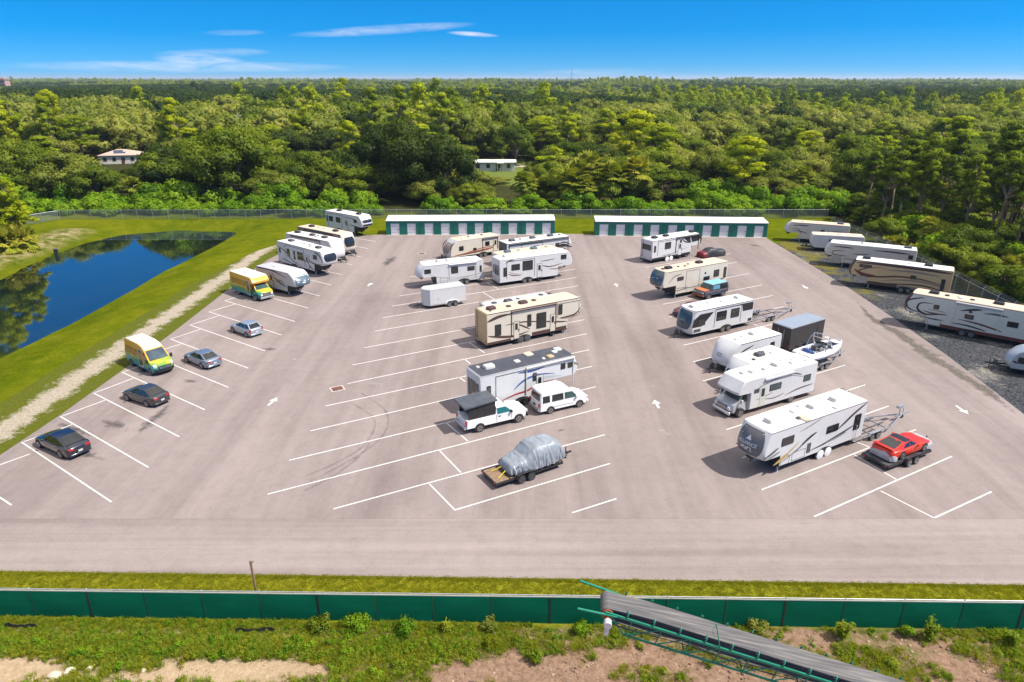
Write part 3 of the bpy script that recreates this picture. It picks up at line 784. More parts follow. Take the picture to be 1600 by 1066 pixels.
class Shell:
    """box body of a camper: side profile swept across the width, with a rounded nose"""
    T = (-1, -.965, -.84, -.6, -.3, 0, .3, .6, .84, .965, 1)
    def __init__(s, kind, L, H, W, zb, ov=2.6, zo=1.75, slant=0.9, chin=0.5, bulge=0.35, rear_in=0.0):
        s.L, s.H, s.W, s.zb, s.kind, s.bulge, s.ov = L, H, W, zb, kind, bulge, ov
        if kind == 'fifth':
            s.bottom = [(0.0, zb), (L - ov, zb), (L - ov + .04, zo), (L - chin, zo)]
            s.nose = bez((L - chin, zo), (L + .10, zo + .15), (L + .06, H - (H - zo) * .42), (L - slant, H - .03), 9)
        elif kind == 'travel':
            s.bottom = [(0.0, zb), (L - chin, zb)]
            s.nose = bez((L - chin, zb), (L + .12, zb + .25), (L + .10, H - (H - zb) * .40), (L - slant, H - .03), 9)
        else:                                                           # plain box
            s.bottom = [(0.0, zb), (L, zb)]; s.nose = [(L, zb), (L, H - .1), (L - .08, H - .02)]; s.bulge = bulge
        r = s.nose[-1][0]
        s.roof = [s.nose[-1], (r - .25, H), (r * .5, H + .03), (.25, H), (.10, H - .02)]
        s.rear = [s.roof[-1], (.0 + rear_in * 0, H - .14), (rear_in * .5, (H + zb) / 2), (0.0, zb)]
    def pos(s, x, z, t, off=0.0):
        hw = s.W / 2; k = smooth01((x - (s.L - 1.3)) / 1.3)
        cx, cz = s.L / 2, (s.H + s.zb) / 2
        if abs(t) > .98: x = cx + (x - cx) * (1 - .11 / s.L); z = cz + (z - cz) * (1 - .11 / (s.H - s.zb))
        x -= s.bulge * k * abs(t) ** 3.2
        return (x + off * k, t * hw, z)
    def strip(s, mb, line, mi=0, T=None, off=0.0, flip=False):
        T = T or s.T; n = len(T)
        vs = [s.pos(x, z, t, off) for x, z in line for t in T]
        fs = [(i * n + j, i * n + j + 1, (i + 1) * n + j + 1, (i + 1) * n + j) for i in range(len(line) - 1) for j in range(n - 1)]
        mb.add(vs, fs, mi)
    def nose_at(s, u):
        f = u * (len(s.nose) - 1); i = min(int(f), len(s.nose) - 2); k = f - i
        a, c = s.nose[i], s.nose[i + 1]
        return (a[0] + (c[0] - a[0]) * k, a[1] + (c[1] - a[1]) * k)

def text_verts(txt, size=1.0):
    cu = bpy.data.curves.new('txt', 'FONT'); cu.body = txt; cu.size = size; cu.align_x = 'CENTER'; cu.align_y = 'CENTER'; cu.offset = 0.012 * size
    o = bpy.data.objects.new('txt', cu); COL.objects.link(o)
    dg = bpy.context.evaluated_depsgraph_get(); me = o.evaluated_get(dg).to_mesh()
    vs = [tuple(p.co) for p in me.vertices]; fs = [tuple(p.vertices) for p in me.polygons]
    o.evaluated_get(dg).to_mesh_clear(); bpy.data.objects.remove(o); bpy.data.curves.remove(cu)
    return vs, fs

def roof_unit(parent, name, x, y, z, lx, ly, h, mat, top=None):
    mb = MB(); mb.rbox(x - lx / 2, x + lx / 2, y - ly / 2, y + ly / 2, z, z + h, b=min(lx, ly) * .22, top=h * .45)
    return obj(name, mb, mat, parent, 35)

def camper(name, label, cat, ref, px, z, head, kind='fifth', L=11.5, H=3.8, W=2.5, zb=.62, ov=2.6, zo=1.75, slant=.9, chin=.5, bulge=.35,
           side=WHITE, roof=ROOFW, cap=None, band=(), panel=None, wins=(), nearwins=(), farwins=(), doors=(), swoosh=(), ac=(), vents=(), slides=(), axle=None, wr=.37,
           cover=None, rearwins=(), rearmat=None, ladder=False, awning=None, near=-1, legs=True, text=None, extra_text=(), spare=False, rim=RIM, cap_u=1.0, trim=None, hatch=(), lift=0.0, group=None, polys=()):
    hd = math.radians(head)
    t = thing(name, label, cat, corner_place(ref, px, z, hd), hd, group)
    sh = Shell(kind, L, H, W, zb, ov, zo, slant, chin, bulge)
    hw = W / 2; cap = cap or side
    mb = MB(); sh.strip(mb, sh.bottom, 1)
    poly = sh.bottom[:-1] + sh.nose[:-1] + sh.roof[:-1] + sh.rear[:-1]
    for tt, rev in ((-1, False), (1, True)):
        vs = [sh.pos(x, zz, tt) for x, zz in poly]; mb.add(vs, [tuple(range(len(vs)))[::-1] if rev else tuple(range(len(vs)))], 0)
    body = obj('body', mb, [side, BLACK], t, 30)
    mb = MB(); sh.strip(mb, sh.nose, 0); obj('front_cap', mb, cap, t, 40)
    mb = MB(); sh.strip(mb, sh.roof, 0); rf = obj('roof', mb, roof, t, 40)
    mb = MB(); sh.strip(mb, sh.rear, 0); obj('rear_wall', mb, rearmat or side, t, 30)
    ex = 0.0
    # lower bands and roof-edge trim
    for bm, z0, z1, x0, x1 in band:
        mb = MB()
        for s in (-1, 1): mb.box(x0, x1, min(s * (hw - .02), s * (hw + .008)), max(s * (hw - .02), s * (hw + .008)), z0, z1)
        obj('lower_band', mb, bm, t)
    mb = MB()
    for s in (-1, 1): mb.box(.12, L - slant - .1, min(s * (hw - .03), s * (hw + .015)), max(s * (hw - .03), s * (hw + .015)), H - .115, H - .05)
    obj('roof_edge', mb, trim or LGREY, t)
    for pm, u0, u1, tw in (panel or ()):
        mb = MB(); n = 9; line = [sh.nose_at(u0 + (u1 - u0) * k / n) for k in range(n + 1)]
        vs, fs = [], []; Ts = [tw * q for q in (-1, -.85, -.6, -.3, 0, .3, .6, .85, 1)]
        for k, (x, zz) in enumerate(line):
            e = math.sin(PI * (0.14 + 0.72 * k / n)) ** .35                 # rounded outline
            for q in Ts: vs.append(sh.pos(x, zz, q * e, .022))
        m_ = len(Ts)
        for i in range(n):
            for j in range(m_ - 1): fs.append((i * m_ + j, i * m_ + j + 1, (i + 1) * m_ + j + 1, (i + 1) * m_ + j))
        mb.add(vs, fs); obj('cap_panel', mb, pm, t, 40)
    for txt, u, sz, tm in (text or ()):
        vs, fs = text_verts(txt, sz) if isinstance(txt, str) else txt
        nz = sum(math.dist(sh.nose[i], sh.nose[i + 1]) for i in range(len(sh.nose) - 1))
        out = []
        for (a, c, _) in vs:
            x, zz = sh.nose_at(max(0, min(1, u + c / nz))); out.append(sh.pos(x, zz, max(-.95, min(.95, a / hw)), .034))
        mb = MB(); mb.add(out, fs); obj('cap_lettering', mb, tm, t)
    for s in (-1, 1):
        y = s * hw
        for k, (x0, z0, w, h) in enumerate(list(wins) + list(nearwins if s == near else farwins)):
            mb = MB(); win_box(mb, x0, z0, w, h, y, s); obj('window', mb, [BLACK, GLASS], t)
        for (x0, x1, z0, z1) in slides:
            mb = MB(); ya, yb = sorted((y - s * .02, y + s * .004)); mb.box(x0, x1, ya, yb, z0, z1)
            so = obj('slide_out', mb, side, t)
            mb = MB(); ya, yb = sorted((y - s * .012, y + s * .022))
            for (a, c, d, e) in ((x0 - .05, x0 - .002, z0, z1), (x1 + .002, x1 + .05, z0, z1), (x0 - .05, x1 + .05, z1 + .002, z1 + .05)): mb.box(a, c, ya, yb, d, e)
            obj('slide_trim', mb, BLACK if trim is None else trim, so)
        for pm_, pp in polys:
            mb = MB(); mb.add([(x, y + s * .006, zz) for x, zz in pp], [tuple(range(len(pp)))[::s]]); obj('side_panel', mb, pm_, t)
        for sm, pts, w in swoosh:
            mb = MB(); ribbon(mb, pts, w, y, s, .0065 + .0012 * ex); ex += 1
            if s == near or True: obj('side_stripe', mb, sm, t)
        ex = 0 if s == -1 else ex
        for (x0, w) in (doors if s == near else ()):
            mb = MB(); ya, yb = sorted((y - s * .02, y + s * .022)); mb.box(x0 - .04, x0 + w + .04, ya, yb, zb + .10, zb + 2.06, 0)
            ya, yb = sorted((y + s * .018, y + s * .034)); mb.box(x0, x0 + w, ya, yb, zb + .14, zb + 2.02, 1)
            d = obj('door', mb, [BLACK, side], t)
            mb = MB(); win_box(mb, x0 + w * .22, zb + 1.12, w * .5, .72, y + s * .034, s, .03, .02); obj('door_window', mb, [BLACK, GLASS], d)
            mb = MB(); ya, yb = sorted((y + s * .03, y + s * .075)); mb.box(x0 + w * .86, x0 + w * .95, ya, yb, zb + .95, zb + 1.2); obj('handle', mb, BLACK, d)
            mb = MB(); ya, yb = sorted((y - s * .25, y + s * .20)); mb.box(x0 + .02, x0 + w - .02, ya, yb, zb - .22, zb - .16); obj('step', mb, BLACK, d)
        for (x0, x1, z0, z1) in hatch:
            mb = MB(); ya, yb = sorted((y - s * .02, y + s * .010))
            for (a, c, d, e) in ((x0, x1, z0, z0 + .03), (x0, x1, z1 - .03, z1), (x0, x0 + .03, z0 + .03, z1 - .03), (x1 - .03, x1, z0 + .03, z1 - .03)): mb.box(a, c, ya, yb, d, e)
            obj('hatch_seam', mb, DGREY, t)
    for (a, c, am) in (awning or ()):
        s = near; y = s * (hw + .10); mb = MB(); mb.cyl((a, y, H - .22), (c, y, H - .22), .095, n=10)
        aw = obj('awning_roll', mb, am, t, 40)
        for x in (a + .06, c - .06):
            mb = MB(); mb.box(x - .035, x + .035, min(s * (hw + .004), s * (hw + .06)), max(s * (hw + .004), s * (hw + .06)), zb + .5, H - .28)
            obj('awning_arm', mb, am, aw)
    for k, it in enumerate(ac):
        x, am = it[0], it[1]; roof_unit(rf, 'air_conditioner', x, 0, H - .02, .98, .72, .33, am)
    for it in vents:
        x, y, am = it[0], it[1], it[2]; s_ = it[3] if len(it) > 3 else .42; roof_unit(rf, 'roof_vent', x, y, H - .02, s_, s_, .15, am)
    # running gear
    ax = axle if axle is not None else (L * .36 if kind != 'box' else L * .42)
    for s in (-1, 1):
        mb = MB(); ya, yb = sorted((s * (hw - .30), s * (hw + .012)))
        arc = [(ax + math.cos(a) * .92, .40 + math.sin(a) * .50) for a in np.linspace(0, PI, 11)]
        mb.prism(arc, ya, yb); obj('wheel_arch', mb, BLACK, t)
        for dx in (-.43, .43): wheel(t, ax + dx, s * (hw - .085), wr, .22, rim, s, cover=cover if s == near else None)
    mb = MB()
    for s in (-1, 1): mb.box(.15, L - (ov if kind == 'fifth' else .5), s * .55 - .05, s * .55 + .05, zb - .22, zb - .01)
    mb.cyl((ax - .43, -hw + .2, wr), (ax - .43, hw - .2, wr), .05, n=6); mb.cyl((ax + .43, -hw + .2, wr), (ax + .43, hw - .2, wr), .05, n=6)
    obj('chassis', mb, BLACK, t)
    if kind == 'fifth':
        for s in (-1, 1):
            x = L - ov - .25; mb = MB(); mb.box(x - .06, x + .06, s * .95 - .06, s * .95 + .06, .03, zb); mb.box(x - .14, x + .14, s * .95 - .14, s * .95 + .14, .0, .035)
            obj('landing_leg', mb, STEEL if legs else BLACK, t)
        mb = MB(); mb.prism([(L - 1.55, zo), (L - .45, zo), (L - .42, zo - .16), (L - .75, zo - .42), (L - 1.05, zo - .42)], -.16, .16); mb.cyl((L - .8, 0, zo - .62), (L - .8, 0, zo - .40), .045, n=8)
        obj('pin_box', mb, BLACK, t)
    else:
        mb = MB()
        for s in (-1, 1): mb.beam((L - .9, s * .55, zb - .14), (L + 1.05, 0, zb - .10), .08, .12)
        mb.box(L + .95, L + 1.25, -.06, .06, zb - .16, zb - .02); mb.cyl((L + .85, 0, .05), (L + .85, 0, zb + .35), .04, n=8); mb.cyl((L + .85, 0, 0), (L + .85, 0, .05), .11, n=8)
        hi = obj('tow_tongue', mb, BLACK, t)
        if kind == 'travel':
            mb = MB(); mb.cyl((L + .40, -.17, zb - .06), (L + .40, -.17, zb + .42), .15, n=12); mb.cyl((L + .40, .17, zb - .06), (L + .40, .17, zb + .42), .15, n=12)
            obj('gas_bottle', mb, DGREY, hi, 40)
    # stabiliser feet at the rear, tail lamps, bumper
    for s in (-1, 1):
        mb = MB(); mb.box(-.012, .012, s * (hw - .24) - .07, s * (hw - .24) + .07, zb + .25, zb + .52); obj('tail_lamp', mb, TAIL, t)
        mb = MB(); mb.beam((.8, s * .8, zb - .1), (.45, s * .95, .03), .05, .05); mb.box(.35, .55, s * .95 - .1, s * .95 + .1, .0, .03); obj('stabiliser', mb, BLACK, t)
    mb = MB(); mb.box(-.22, -.10, -hw + .15, hw - .15, zb - .16, zb - .02); mb.box(-.12, .2, -.6, -.5, zb - .15, zb - .05); mb.box(-.12, .2, .5, .6, zb - .15, zb - .05); obj('bumper', mb, BLACK, t)
    for (y0, z0, w, h) in rearwins:
        mb = MB(); mb.rbox(-.03, .02, y0, y0 + w, z0, z0 + h, b=.02, mi=0); mb.add([(-.034, y0 + .05, z0 + .05), (-.034, y0 + w - .05, z0 + .05), (-.034, y0 + w - .05, z0 + h - .05), (-.034, y0 + .05, z0 + h - .05)], [(3, 2, 1, 0)], 1)
        obj('window', mb, [BLACK, GLASS], t)
    if ladder:
        mb = MB(); yl = -near * (hw - .35) if isinstance(ladder, bool) else ladder
        for dy in (-.2, .2): mb.tube([(-.10, yl + dy, zb + .3), (-.10, yl + dy, H + .05), (.1, yl + dy, H + .12), (.35, yl + dy, H + .10)], .018, 6)
        for k in range(8): mb.tube([(-.10, yl - .2, zb + .45 + k * .34), (-.10, yl + .2, zb + .45 + k * .34)], .014, 5)
        obj('ladder', mb, BLACK, t)
    return t, sh

def quad_panel(mb, c, u0, u1, v0, v1, off, mi=0):
    """panel inset on the quad c0..c3 (counter-clockwise from outside), lifted off it"""
    c = [Vector(p) for p in c]
    def P(u, v): return (c[0] * (1 - u) + c[1] * u) * (1 - v) + (c[3] * (1 - u) + c[2] * u) * v
    n = (c[1] - c[0]).cross(c[3] - c[0]).normalized()
    q = [P(u0, v0), P(u1, v0), P(u1, v1), P(u0, v1)]
    mb.add([p + n * off for p in q] + [p - n * .01 for p in q], [(0, 1, 2, 3), (0, 4, 5, 1), (1, 5, 6, 2), (2, 6, 7, 3), (3, 7, 4, 0)], mi)

def car(name, label, cat, loc, head, paint_m, L=4.6, W=1.8, H=1.45, wb=2.7, fo=.9, belt=.92, hood=.93, nose=.72, trunk=.98, base_r=.35, roof_r=1.25, roof_f=2.35, base_f=3.2,
        tum=.17, wr=.33, zb=.2, glass=GLASS, pillars=(), rim=RIM, trim=None, roofm=None, cladding=None, hoodm=None, plate=True, lower=None, z0=0.0, tails='wide', spoiler=False, facing=None, roof_only=False, group=None, grille=True, rear_drop=.0):
    """road car: body lofted along its length, cabin with separate glazing, wheels, lamps"""
    hd = math.radians(head)
    t = thing(name, label, cat, (loc[0], loc[1], z0), hd, group); hw = W / 2
    xo = -(L - fo - wb)                                                     # rear axle at x = 0
    X = lambda x: x + xo
    rear_axle, front_axle = 0.0, wb
    st = [(0.0, .78, zb + .20, trunk - .26), (.05, .86, zb + .12, trunk - .12), (.18, .94, zb + .03, trunk - .03), (base_r + .02, .985, zb, trunk + .01), ((base_r + roof_r) / 2 + .2, 1.0, zb, belt + .015),
          ((base_r + base_f) / 2, 1.0, zb, belt), (base_f - .05, 1.0, zb, hood + .01), (base_f + (L - base_f) * .45, .985, zb, (hood + nose) / 2 + .045), (L - .32, .93, zb + .02, nose + .03), (L - .10, .82, zb + .06, nose - .07), (L, .66, zb + .14, nose - .22)]
    rings = []
    for x, k, za, zt in st:
        w = hw * k; zm = za + (zt - za) * .45; half = [(w * .80, za), (w * .955, za + .07), (w * .995, zm - .04), (w, zm + .08), (w * .965, zt - .07), (w * .87, zt - .012), (w * .5, zt + .022), (0.0, zt + .03)]
        rings.append([(X(x), y, zz) for y, zz in half] + [(X(x), -y, zz) for y, zz in half[-2::-1]])
    mb = MB(); mb.loft(rings, 0); obj('body', mb, paint_m, t, 38)
    if hoodm:
        mb = MB(); i0, i1 = 6, 9; vs, fs = [], []
        for r in rings[i0:i1]: vs += [(p[0], p[1] * .97, p[2] + .008) for p in r[5:10]]
        for i in range(i1 - i0 - 1):
            for j in range(4): fs.append((i * 5 + j, (i + 1) * 5 + j, (i + 1) * 5 + j + 1, i * 5 + j + 1))
        mb.add(vs, fs); obj('bonnet', mb, hoodm, t, 40)
    # cabin
    wb_, wt = hw * .90, hw * (.90 - tum)
    zb_r, zb_f = trunk - .01, hood - .01
    B = [(X(base_r), zb_r), (X(roof_r), H - .05), (X(roof_f), H - .05), (X(base_f), zb_f)]
    def ring(y_b, y_t): return
    c = {}
    for s in (-1, 1):
        c[s] = [Vector((B[0][0], s * wb_ * .94, B[0][1])), Vector((B[1][0], s * wt * .96, B[1][1])), Vector((B[2][0], s * wt, B[2][1])), Vector((B[3][0], s * wb_ * .97, B[3][1])),
                Vector((X((base_r + base_f) / 2 + .1), s * wb_ * 1.02, belt - .02))]
    mb = MB(); l, r = c[1], c[-1]
    # roof (crowned)
    xm = (B[1][0] + B[2][0]) / 2
    rv = [l[1], Vector((xm, wt * 1.0, H - .035)), l[2], Vector((B[2][0] + .02, 0, H - .01)), r[2], Vector((xm, -wt, H - .035)), r[1], Vector((B[1][0] - .02, 0, H - .01)), Vector((xm, 0, H + .012))]
    mb.add(rv, [(0, 7, 8, 1), (1, 8, 3, 2), (8, 5, 4, 3), (7, 6, 5, 8)], 1 if roofm else 0)
    mb.add([l[0], l[4], l[3], l[2], l[1], Vector((xm, wt, H - .035))], [(0, 4, 5), (0, 5, 1), (1, 5, 2), (5, 3, 2)][::1], 0)
    mb.add([r[0], r[4], r[3], r[2], r[1], Vector((xm, -wt, H - .035))], [(5, 4, 0), (1, 5, 0), (2, 5, 1), (2, 3, 5)], 0)
    mb.add([l[0], r[0], r[1], Vector((B[1][0] - .02, 0, H - .01)), l[1]], [(0, 4, 3, 2, 1)], 0)
    mb.add([l[3], r[3], r[2], Vector((B[2][0] + .02, 0, H - .01)), l[2]], [(1, 2, 3, 4, 0)], 0)
    obj('cabin', mb, [paint_m, roofm or paint_m], t, 30)
    mb = MB(); quad_panel(mb, [r[3], l[3], l[2], r[2]], .06, .94, .06, .93, .03); obj('windscreen', mb, glass if glass is not GLASS else GLASSB, t)
    mb = MB(); quad_panel(mb, [l[0], r[0], r[1], l[1]], .08, .92, .08 + rear_drop, .93, .035); obj('rear_window', mb, glass, t)
    # side glazing as separate panes between the pillars
    cuts = list(pillars) or [.0, .5, 1.0]
    for s in (-1, 1):
        q = c[s]
        for i in range(len(cuts) - 1):
            a, d = cuts[i], cuts[i + 1]
            def bp(u): return (q[0].lerp(q[4], u * 2) if u < .5 else q[4].lerp(q[3], u * 2 - 1)) 
            def tp(u): return q[1].lerp(q[2], u)
            g = .025 if i else .03
            pts = [bp(a), bp(d), tp(d), tp(a)]
            pts = [Vector((p.x, p.y, max(p.z, belt + .01) if k < 2 else p.z)) for k, p in enumerate(pts)]
            mb = MB()
            if s < 0: quad_panel(mb, pts, .05, .95, .10, .90, .014)
            else: quad_panel(mb, [pts[1], pts[0], pts[3], pts[2]], .05, .95, .10, .90, .014)
            obj('side_window', mb, glass, t)
        # wheels with dark arches
        for ax in (rear_axle, front_axle):
            mb = MB(); ya, yb = sorted((s * (hw * .80), s * (hw * .998)))
            mb.prism([(ax + math.cos(a) * (wr * 1.2), wr + math.sin(a) * (wr * 1.17)) for a in np.linspace(-.25, PI + .25, 15)], ya, yb); obj('wheel_arch', mb, cladding or BLACK, t)
            wheel(t, ax, s * (hw - .085), wr, .21, rim, s)
        mb = MB(); mb.rbox(X(base_f) - .42, X(base_f) - .22, min(s * (hw + .01), s * (hw + .16)), max(s * (hw + .01), s * (hw + .16)), belt - .01, belt + .13, b=.03); obj('mirror', mb, trim or paint_m, t, 40)
        mb = MB(); ya, yb = sorted((s * hw * .40, s * hw * .80)); mb.box(X(L) - .16, X(L) - .035, ya, yb, nose - .21, nose - .09); obj('headlight', mb, HEAD, t)
        mb = MB()
        if tails == 'wide': ya, yb = sorted((s * hw * .42, s * hw * .84)); mb.box(X(0) + .0, X(0) + .16, ya, yb, trunk - .24, trunk - .10)
        else: ya, yb = sorted((s * hw * .74, s * hw * .90)); mb.box(X(0) + .015, X(0) + .14, ya, yb, trunk - .34, trunk - .02)
        obj('tail_light', mb, TAIL, t)
    mb = MB(); mb.rbox(X(0) - .03, X(0) + .16, -hw * .82, hw * .82, zb + .10, zb + .26, b=.06); obj('rear_bumper', mb, lower or trim or BLACK, t, 40)
    mb = MB(); mb.rbox(X(L) - .22, X(L) + .02, -hw * .72, hw * .72, zb + .06, zb + .24, b=.07); obj('front_bumper', mb, lower or trim or BLACK, t, 40)
    if plate:
        mb = MB(); mb.box(X(0) - .045, X(0) + .05, -.16, .16, zb + .33, zb + .46); obj('licence_plate', mb, PLASTICW, t)
    if spoiler:
        mb = MB(); mb.rbox(X(.02), X(.30), -hw * .86, hw * .86, trunk + .10, trunk + .15, b=.04)
        for s in (-1, 1): mb.box(X(.1), X(.25), s * hw * .7 - .04, s * hw * .7 + .04, trunk - .03, trunk + .11)
        obj('spoiler', mb, paint_m, t, 40)
    return t

def wheels_place(front_px, rear_px, near_y):
    """heading and rear-axle centre from the two wheel contacts on the side towards the camera"""
    a, c = G(*front_px).xy, G(*rear_px).xy; d = a - c; h = math.atan2(d.y, d.x)
    o = Vector((-math.sin(h), math.cos(h))) * near_y
    return c - o, math.degrees(h), d.length
# ------------------------------------------------------------------ the campers, row by row
HW = 1.25
# central double row, parked nose to the right
camper('fifth_wheel_trailer', 'white fifth-wheel camper with black awning edge, farthest in the middle row', 'camper', (0, HW), (779, 376), 3.65, 29.5, L=12.0, H=3.65,
       swoosh=((BLACK, [(9.2, 2.6), (10.3, 2.75), (11.6, 2.2)], .16), (BLACK, [(8.8, 2.2), (10.2, 2.3), (11.7, 1.85)], .34), (TAUPE, [(8.9, 1.9), (10.5, 2.0), (11.5, 1.8)], .14)),
       wins=((1.0, 2.0, 1.1, .7), (4.6, 2.0, 1.0, .8), (8.6, 2.2, .7, .6)), awning=((.4, 11.0, BLACK),), slides=((2.6, 6.2, 1.1, 3.2),), ac=((1.6, DGREY), (5.2, DGREY), (8.4, DGREY)), vents=((3.2, .3, DGREY), (10.2, .2, DGREY), (7, -.4, PLASTICW)), trim=BLACK, doors=((7.3, .7),), rearwins=((-.8, 1.7, 1.6, .9),), rearmat=DGREY)
camper('travel_trailer', 'beige-roofed camper squeezed between two white fifth wheels in the middle row', 'camper', (0, HW), (768, 393.5), 3.35, 27.5, kind='travel', L=10.6, H=3.35, roof=ROOFT, side=CREAM, slant=.8,
       ac=((1.9, SLATE), (6.2, SLATE)), vents=((3.8, .2, MGREY), (8.4, .2, MGREY)), wins=((1.2, 1.8, 1.0, .7), (6.6, 1.8, 1.0, .7)), doors=((4.6, .7),), rearwins=((-.9, 1.6, .5, 1.0), (.2, 1.6, .5, 1.0)), trim=TAUPE)
camper('fifth_wheel_trailer', 'white fifth wheel with big dark side windows and thin maroon swooshes in middle row', 'camper', (0, -HW), (781, 443), .5, 26.5, L=11.7, H=3.75, zb=.5, zo=1.8, slant=.8, chin=.3,
       nearwins=((.55, 1.35, .55, 1.25), (1.75, 2.05, 1.3, .85), (3.45, 1.85, 1.6, 1.35), (9.5, 2.75, .9, .65)), farwins=((1.7, 2.0, 1.2, .8), (5, 2.0, 1.4, 1.0), (8.8, 2.4, .9, .65)), slides=((1.1, 5.3, .95, 3.35),),
       swoosh=((MAROON, [(1.2, 1.65), (2.2, 1.3), (3.4, 1.25)], .10), (TAUPE, [(1.3, 1.9), (2.4, 1.5), (3.5, 1.42)], .08), (MAROON, [(6.5, 2.25), (7.8, 1.95), (9.8, 2.2)], .10), (BLACK, [(6.2, 2.85), (7.6, 2.9), (8.6, 3.0)], .07), (MAROON, [(7.6, 1.62), (9.0, 1.5), (10.4, 1.6)], .07), (BLACK, [(.9, 3.2), (1.4, 3.45), (2.2, 3.5)], .12)),
       doors=((5.75, .72),), ac=((1.6, PLASTICW),), vents=((6.0, .2, ROOFT, .45), (9.0, -.3, PLASTICW, .5), (10.0, .4, LGREY)), rearwins=((-.9, 1.5, .5, 1.35), (-.25, 1.5, .5, 1.35), (.45, 1.6, .45, 1.1)), panel=((LGREY, .55, .92, .8),), cap=WHITE, rim=RIM, text=None)
camper('travel_trailer', 'low white trailer with black roof units hidden behind the cream fifth wheel', 'camper', (0, HW), (749.6, 473), 3.3, 29, kind='travel', L=9.6, H=3.3, slant=1.3,
       ac=((2.9, DGREY),), vents=((1.3, .3, DGREY, .6), (4.3, .3, DGREY), (7.4, .4, DGREY, .55), (8.5, .3, DGREY), (5.8, -.2, LGREY)), wins=((1.2, 1.7, 1.0, .8), (6, 1.7, 1.2, .8)), rearwins=((-.6, 1.5, 1.2, 1.1),), ladder=True)
camper('fifth_wheel_trailer', 'long cream toy-hauler fifth wheel with tan roof and dark swooshes, two side doors', 'camper', (0, -HW), (761, 541), .45, 30.4, L=12.35, H=3.95, zb=.5, zo=1.85, chin=.35, slant=.75, side=CREAM, roof=ROOFT, cap=CREAM, ov=2.2,
       nearwins=((.95, 1.35, .75, 1.25), (4.9, 1.7, .5, 1.35), (6.05, 1.25, 1.25, 1.75), (8.85, 2.35, .55, 1.15)), farwins=((2, 1.9, 1.2, .8), (6, 1.9, 1.2, .9), (9.5, 2.5, .9, .6)), doors=((3.25, .62), (7.85, .62)),
       swoosh=((BROWN, [(.05, 3.05), (1.4, 3.42), (3.0, 3.5)], .24), (BROWN, [(.1, 1.5), (1.8, 1.12), (3.4, .95), (5.2, 1.2)], .20), (BROWN, [(2.2, 2.35), (4.2, 2.35), (6.0, 2.1), (9.6, 1.45)], .10), (BROWN, [(3.6, 2.3), (4.6, 1.75), (5.3, 1.35)], .12), (BROWN, [(6.9, 1.95), (9.0, 1.55), (10.1, 1.4)], .13), (BROWN, [(9.0, 1.95), (11.0, 2.05), (12.0, 2.85)], .15), (TAUPE, [(9.2, 1.85), (11.3, 1.9), (12.1, 2.5)], .12)),
       band=((BROWN, .5, .78, .02, 2.9), (BROWN, .52, .95, 5.5, 10.0)), slides=((8.75, 11.6, 2.0, 3.55),), ac=((1.2, BROWN), (5.1, BROWN)), vents=((3.2, -.2, BROWN, .5), (6.6, .2, BROWN, .5), (.8, -.6, BROWN, .2)), awning=((2.9, 8.6, BROWN),), rearmat=TAN, ladder=True, trim=BROWN, cover=DGREY, axle=4.5)
camper('fifth_wheel_trailer', 'older white fifth wheel with dark patched roof, blue and red swooshes', 'camper', (0, -HW), (750, 588.5), 3.7, 30.5, L=10.2, H=3.7, zb=.5, zo=1.8, chin=.4, slant=.8, roof=ROOFK, axle=4.0,
       nearwins=((.6, 1.3, .4, 1.35), (5.1, 2.1, .42, .75), (8.0, 2.55, .5, .55), (8.75, 2.55, .5, .5)), farwins=((2, 1.9, 1.2, .8), (6, 1.9, 1.2, .8)), slides=((1.5, 4.3, .95, 3.3),),
       swoosh=((NAVY, [(3.2, 1.7), (4.2, 2.35), (5.6, 2.6), (7.4, 2.35)], .14), (REDS, [(2.0, 1.0), (3.4, 1.25), (4.6, 1.35), (5.8, 1.75), (7.6, 1.75)], .13), (LGREY, [(5.5, 2.0), (6.5, 2.2), (8.2, 1.95)], .09), (TAUPE, [(8.6, 3.0), (9.4, 2.9), (10.0, 2.6)], .16), (NAVY, [(3.6, 3.2), (5.0, 3.1), (6.3, 3.2)], .16)),
       doors=((5.5, .65),), ac=((1.5, PLASTICW),), vents=((.7, .5, PLASTICW, .3), (4.2, -.1, PLASTICW, .55), (5.9, .8, ROOFT, .8), (6.5, -.75, PLASTICW, .3), (7.3, -.6, TAN, .6), (8.2, .1, PLASTICW, .5), (8.8, .5, PLASTICW, .7)), awning=((4.4, 9.4, PLASTICW),), rearwins=((-.95, 1.35, .4, 1.5), (-.42, 1.3, .85, 1.6), (.55, 1.35, .4, 1.5)), cap=WHITE)
# central row, parked nose to the left
camper('travel_trailer', 'cream travel trailer with rounded front and rust-red stripe, far end of middle row', 'camper', (3.1, HW), (755, 402), 0, -147, kind='travel', L=9.3, H=3.2, side=CREAM, roof=ROOFT, near=1, slant=1.7, chin=.3, cap=LGREY, axle=3.1,
       swoosh=((RUST, [(.3, 1.45), (3, 1.2), (6.5, 1.0), (9.0, .75)], .2), (RUST, [(1.0, 1.6), (3.5, 1.5), (6.0, 1.15)], .10), (BROWN, [(2.0, 1.15), (5.0, .95), (8.4, .8)], .09), (MAROON, [(8.1, 3.0), (8.8, 2.3), (8.9, 1.2)], .14)),
       nearwins=((6.6, 1.55, .8, .7), (4.3, 1.3, .6, .4), (1.9, 1.75, .8, .7)), farwins=((5, 1.7, 1, .7),), doors=((.5, .7),), awning=((.3, 3.2, BROWN),), ac=((4.6, PLASTICW),), vents=((6.2, .2, PLASTICW), (2.5, -.2, BROWN)), panel=((TAUPE, .35, .85, .8),))
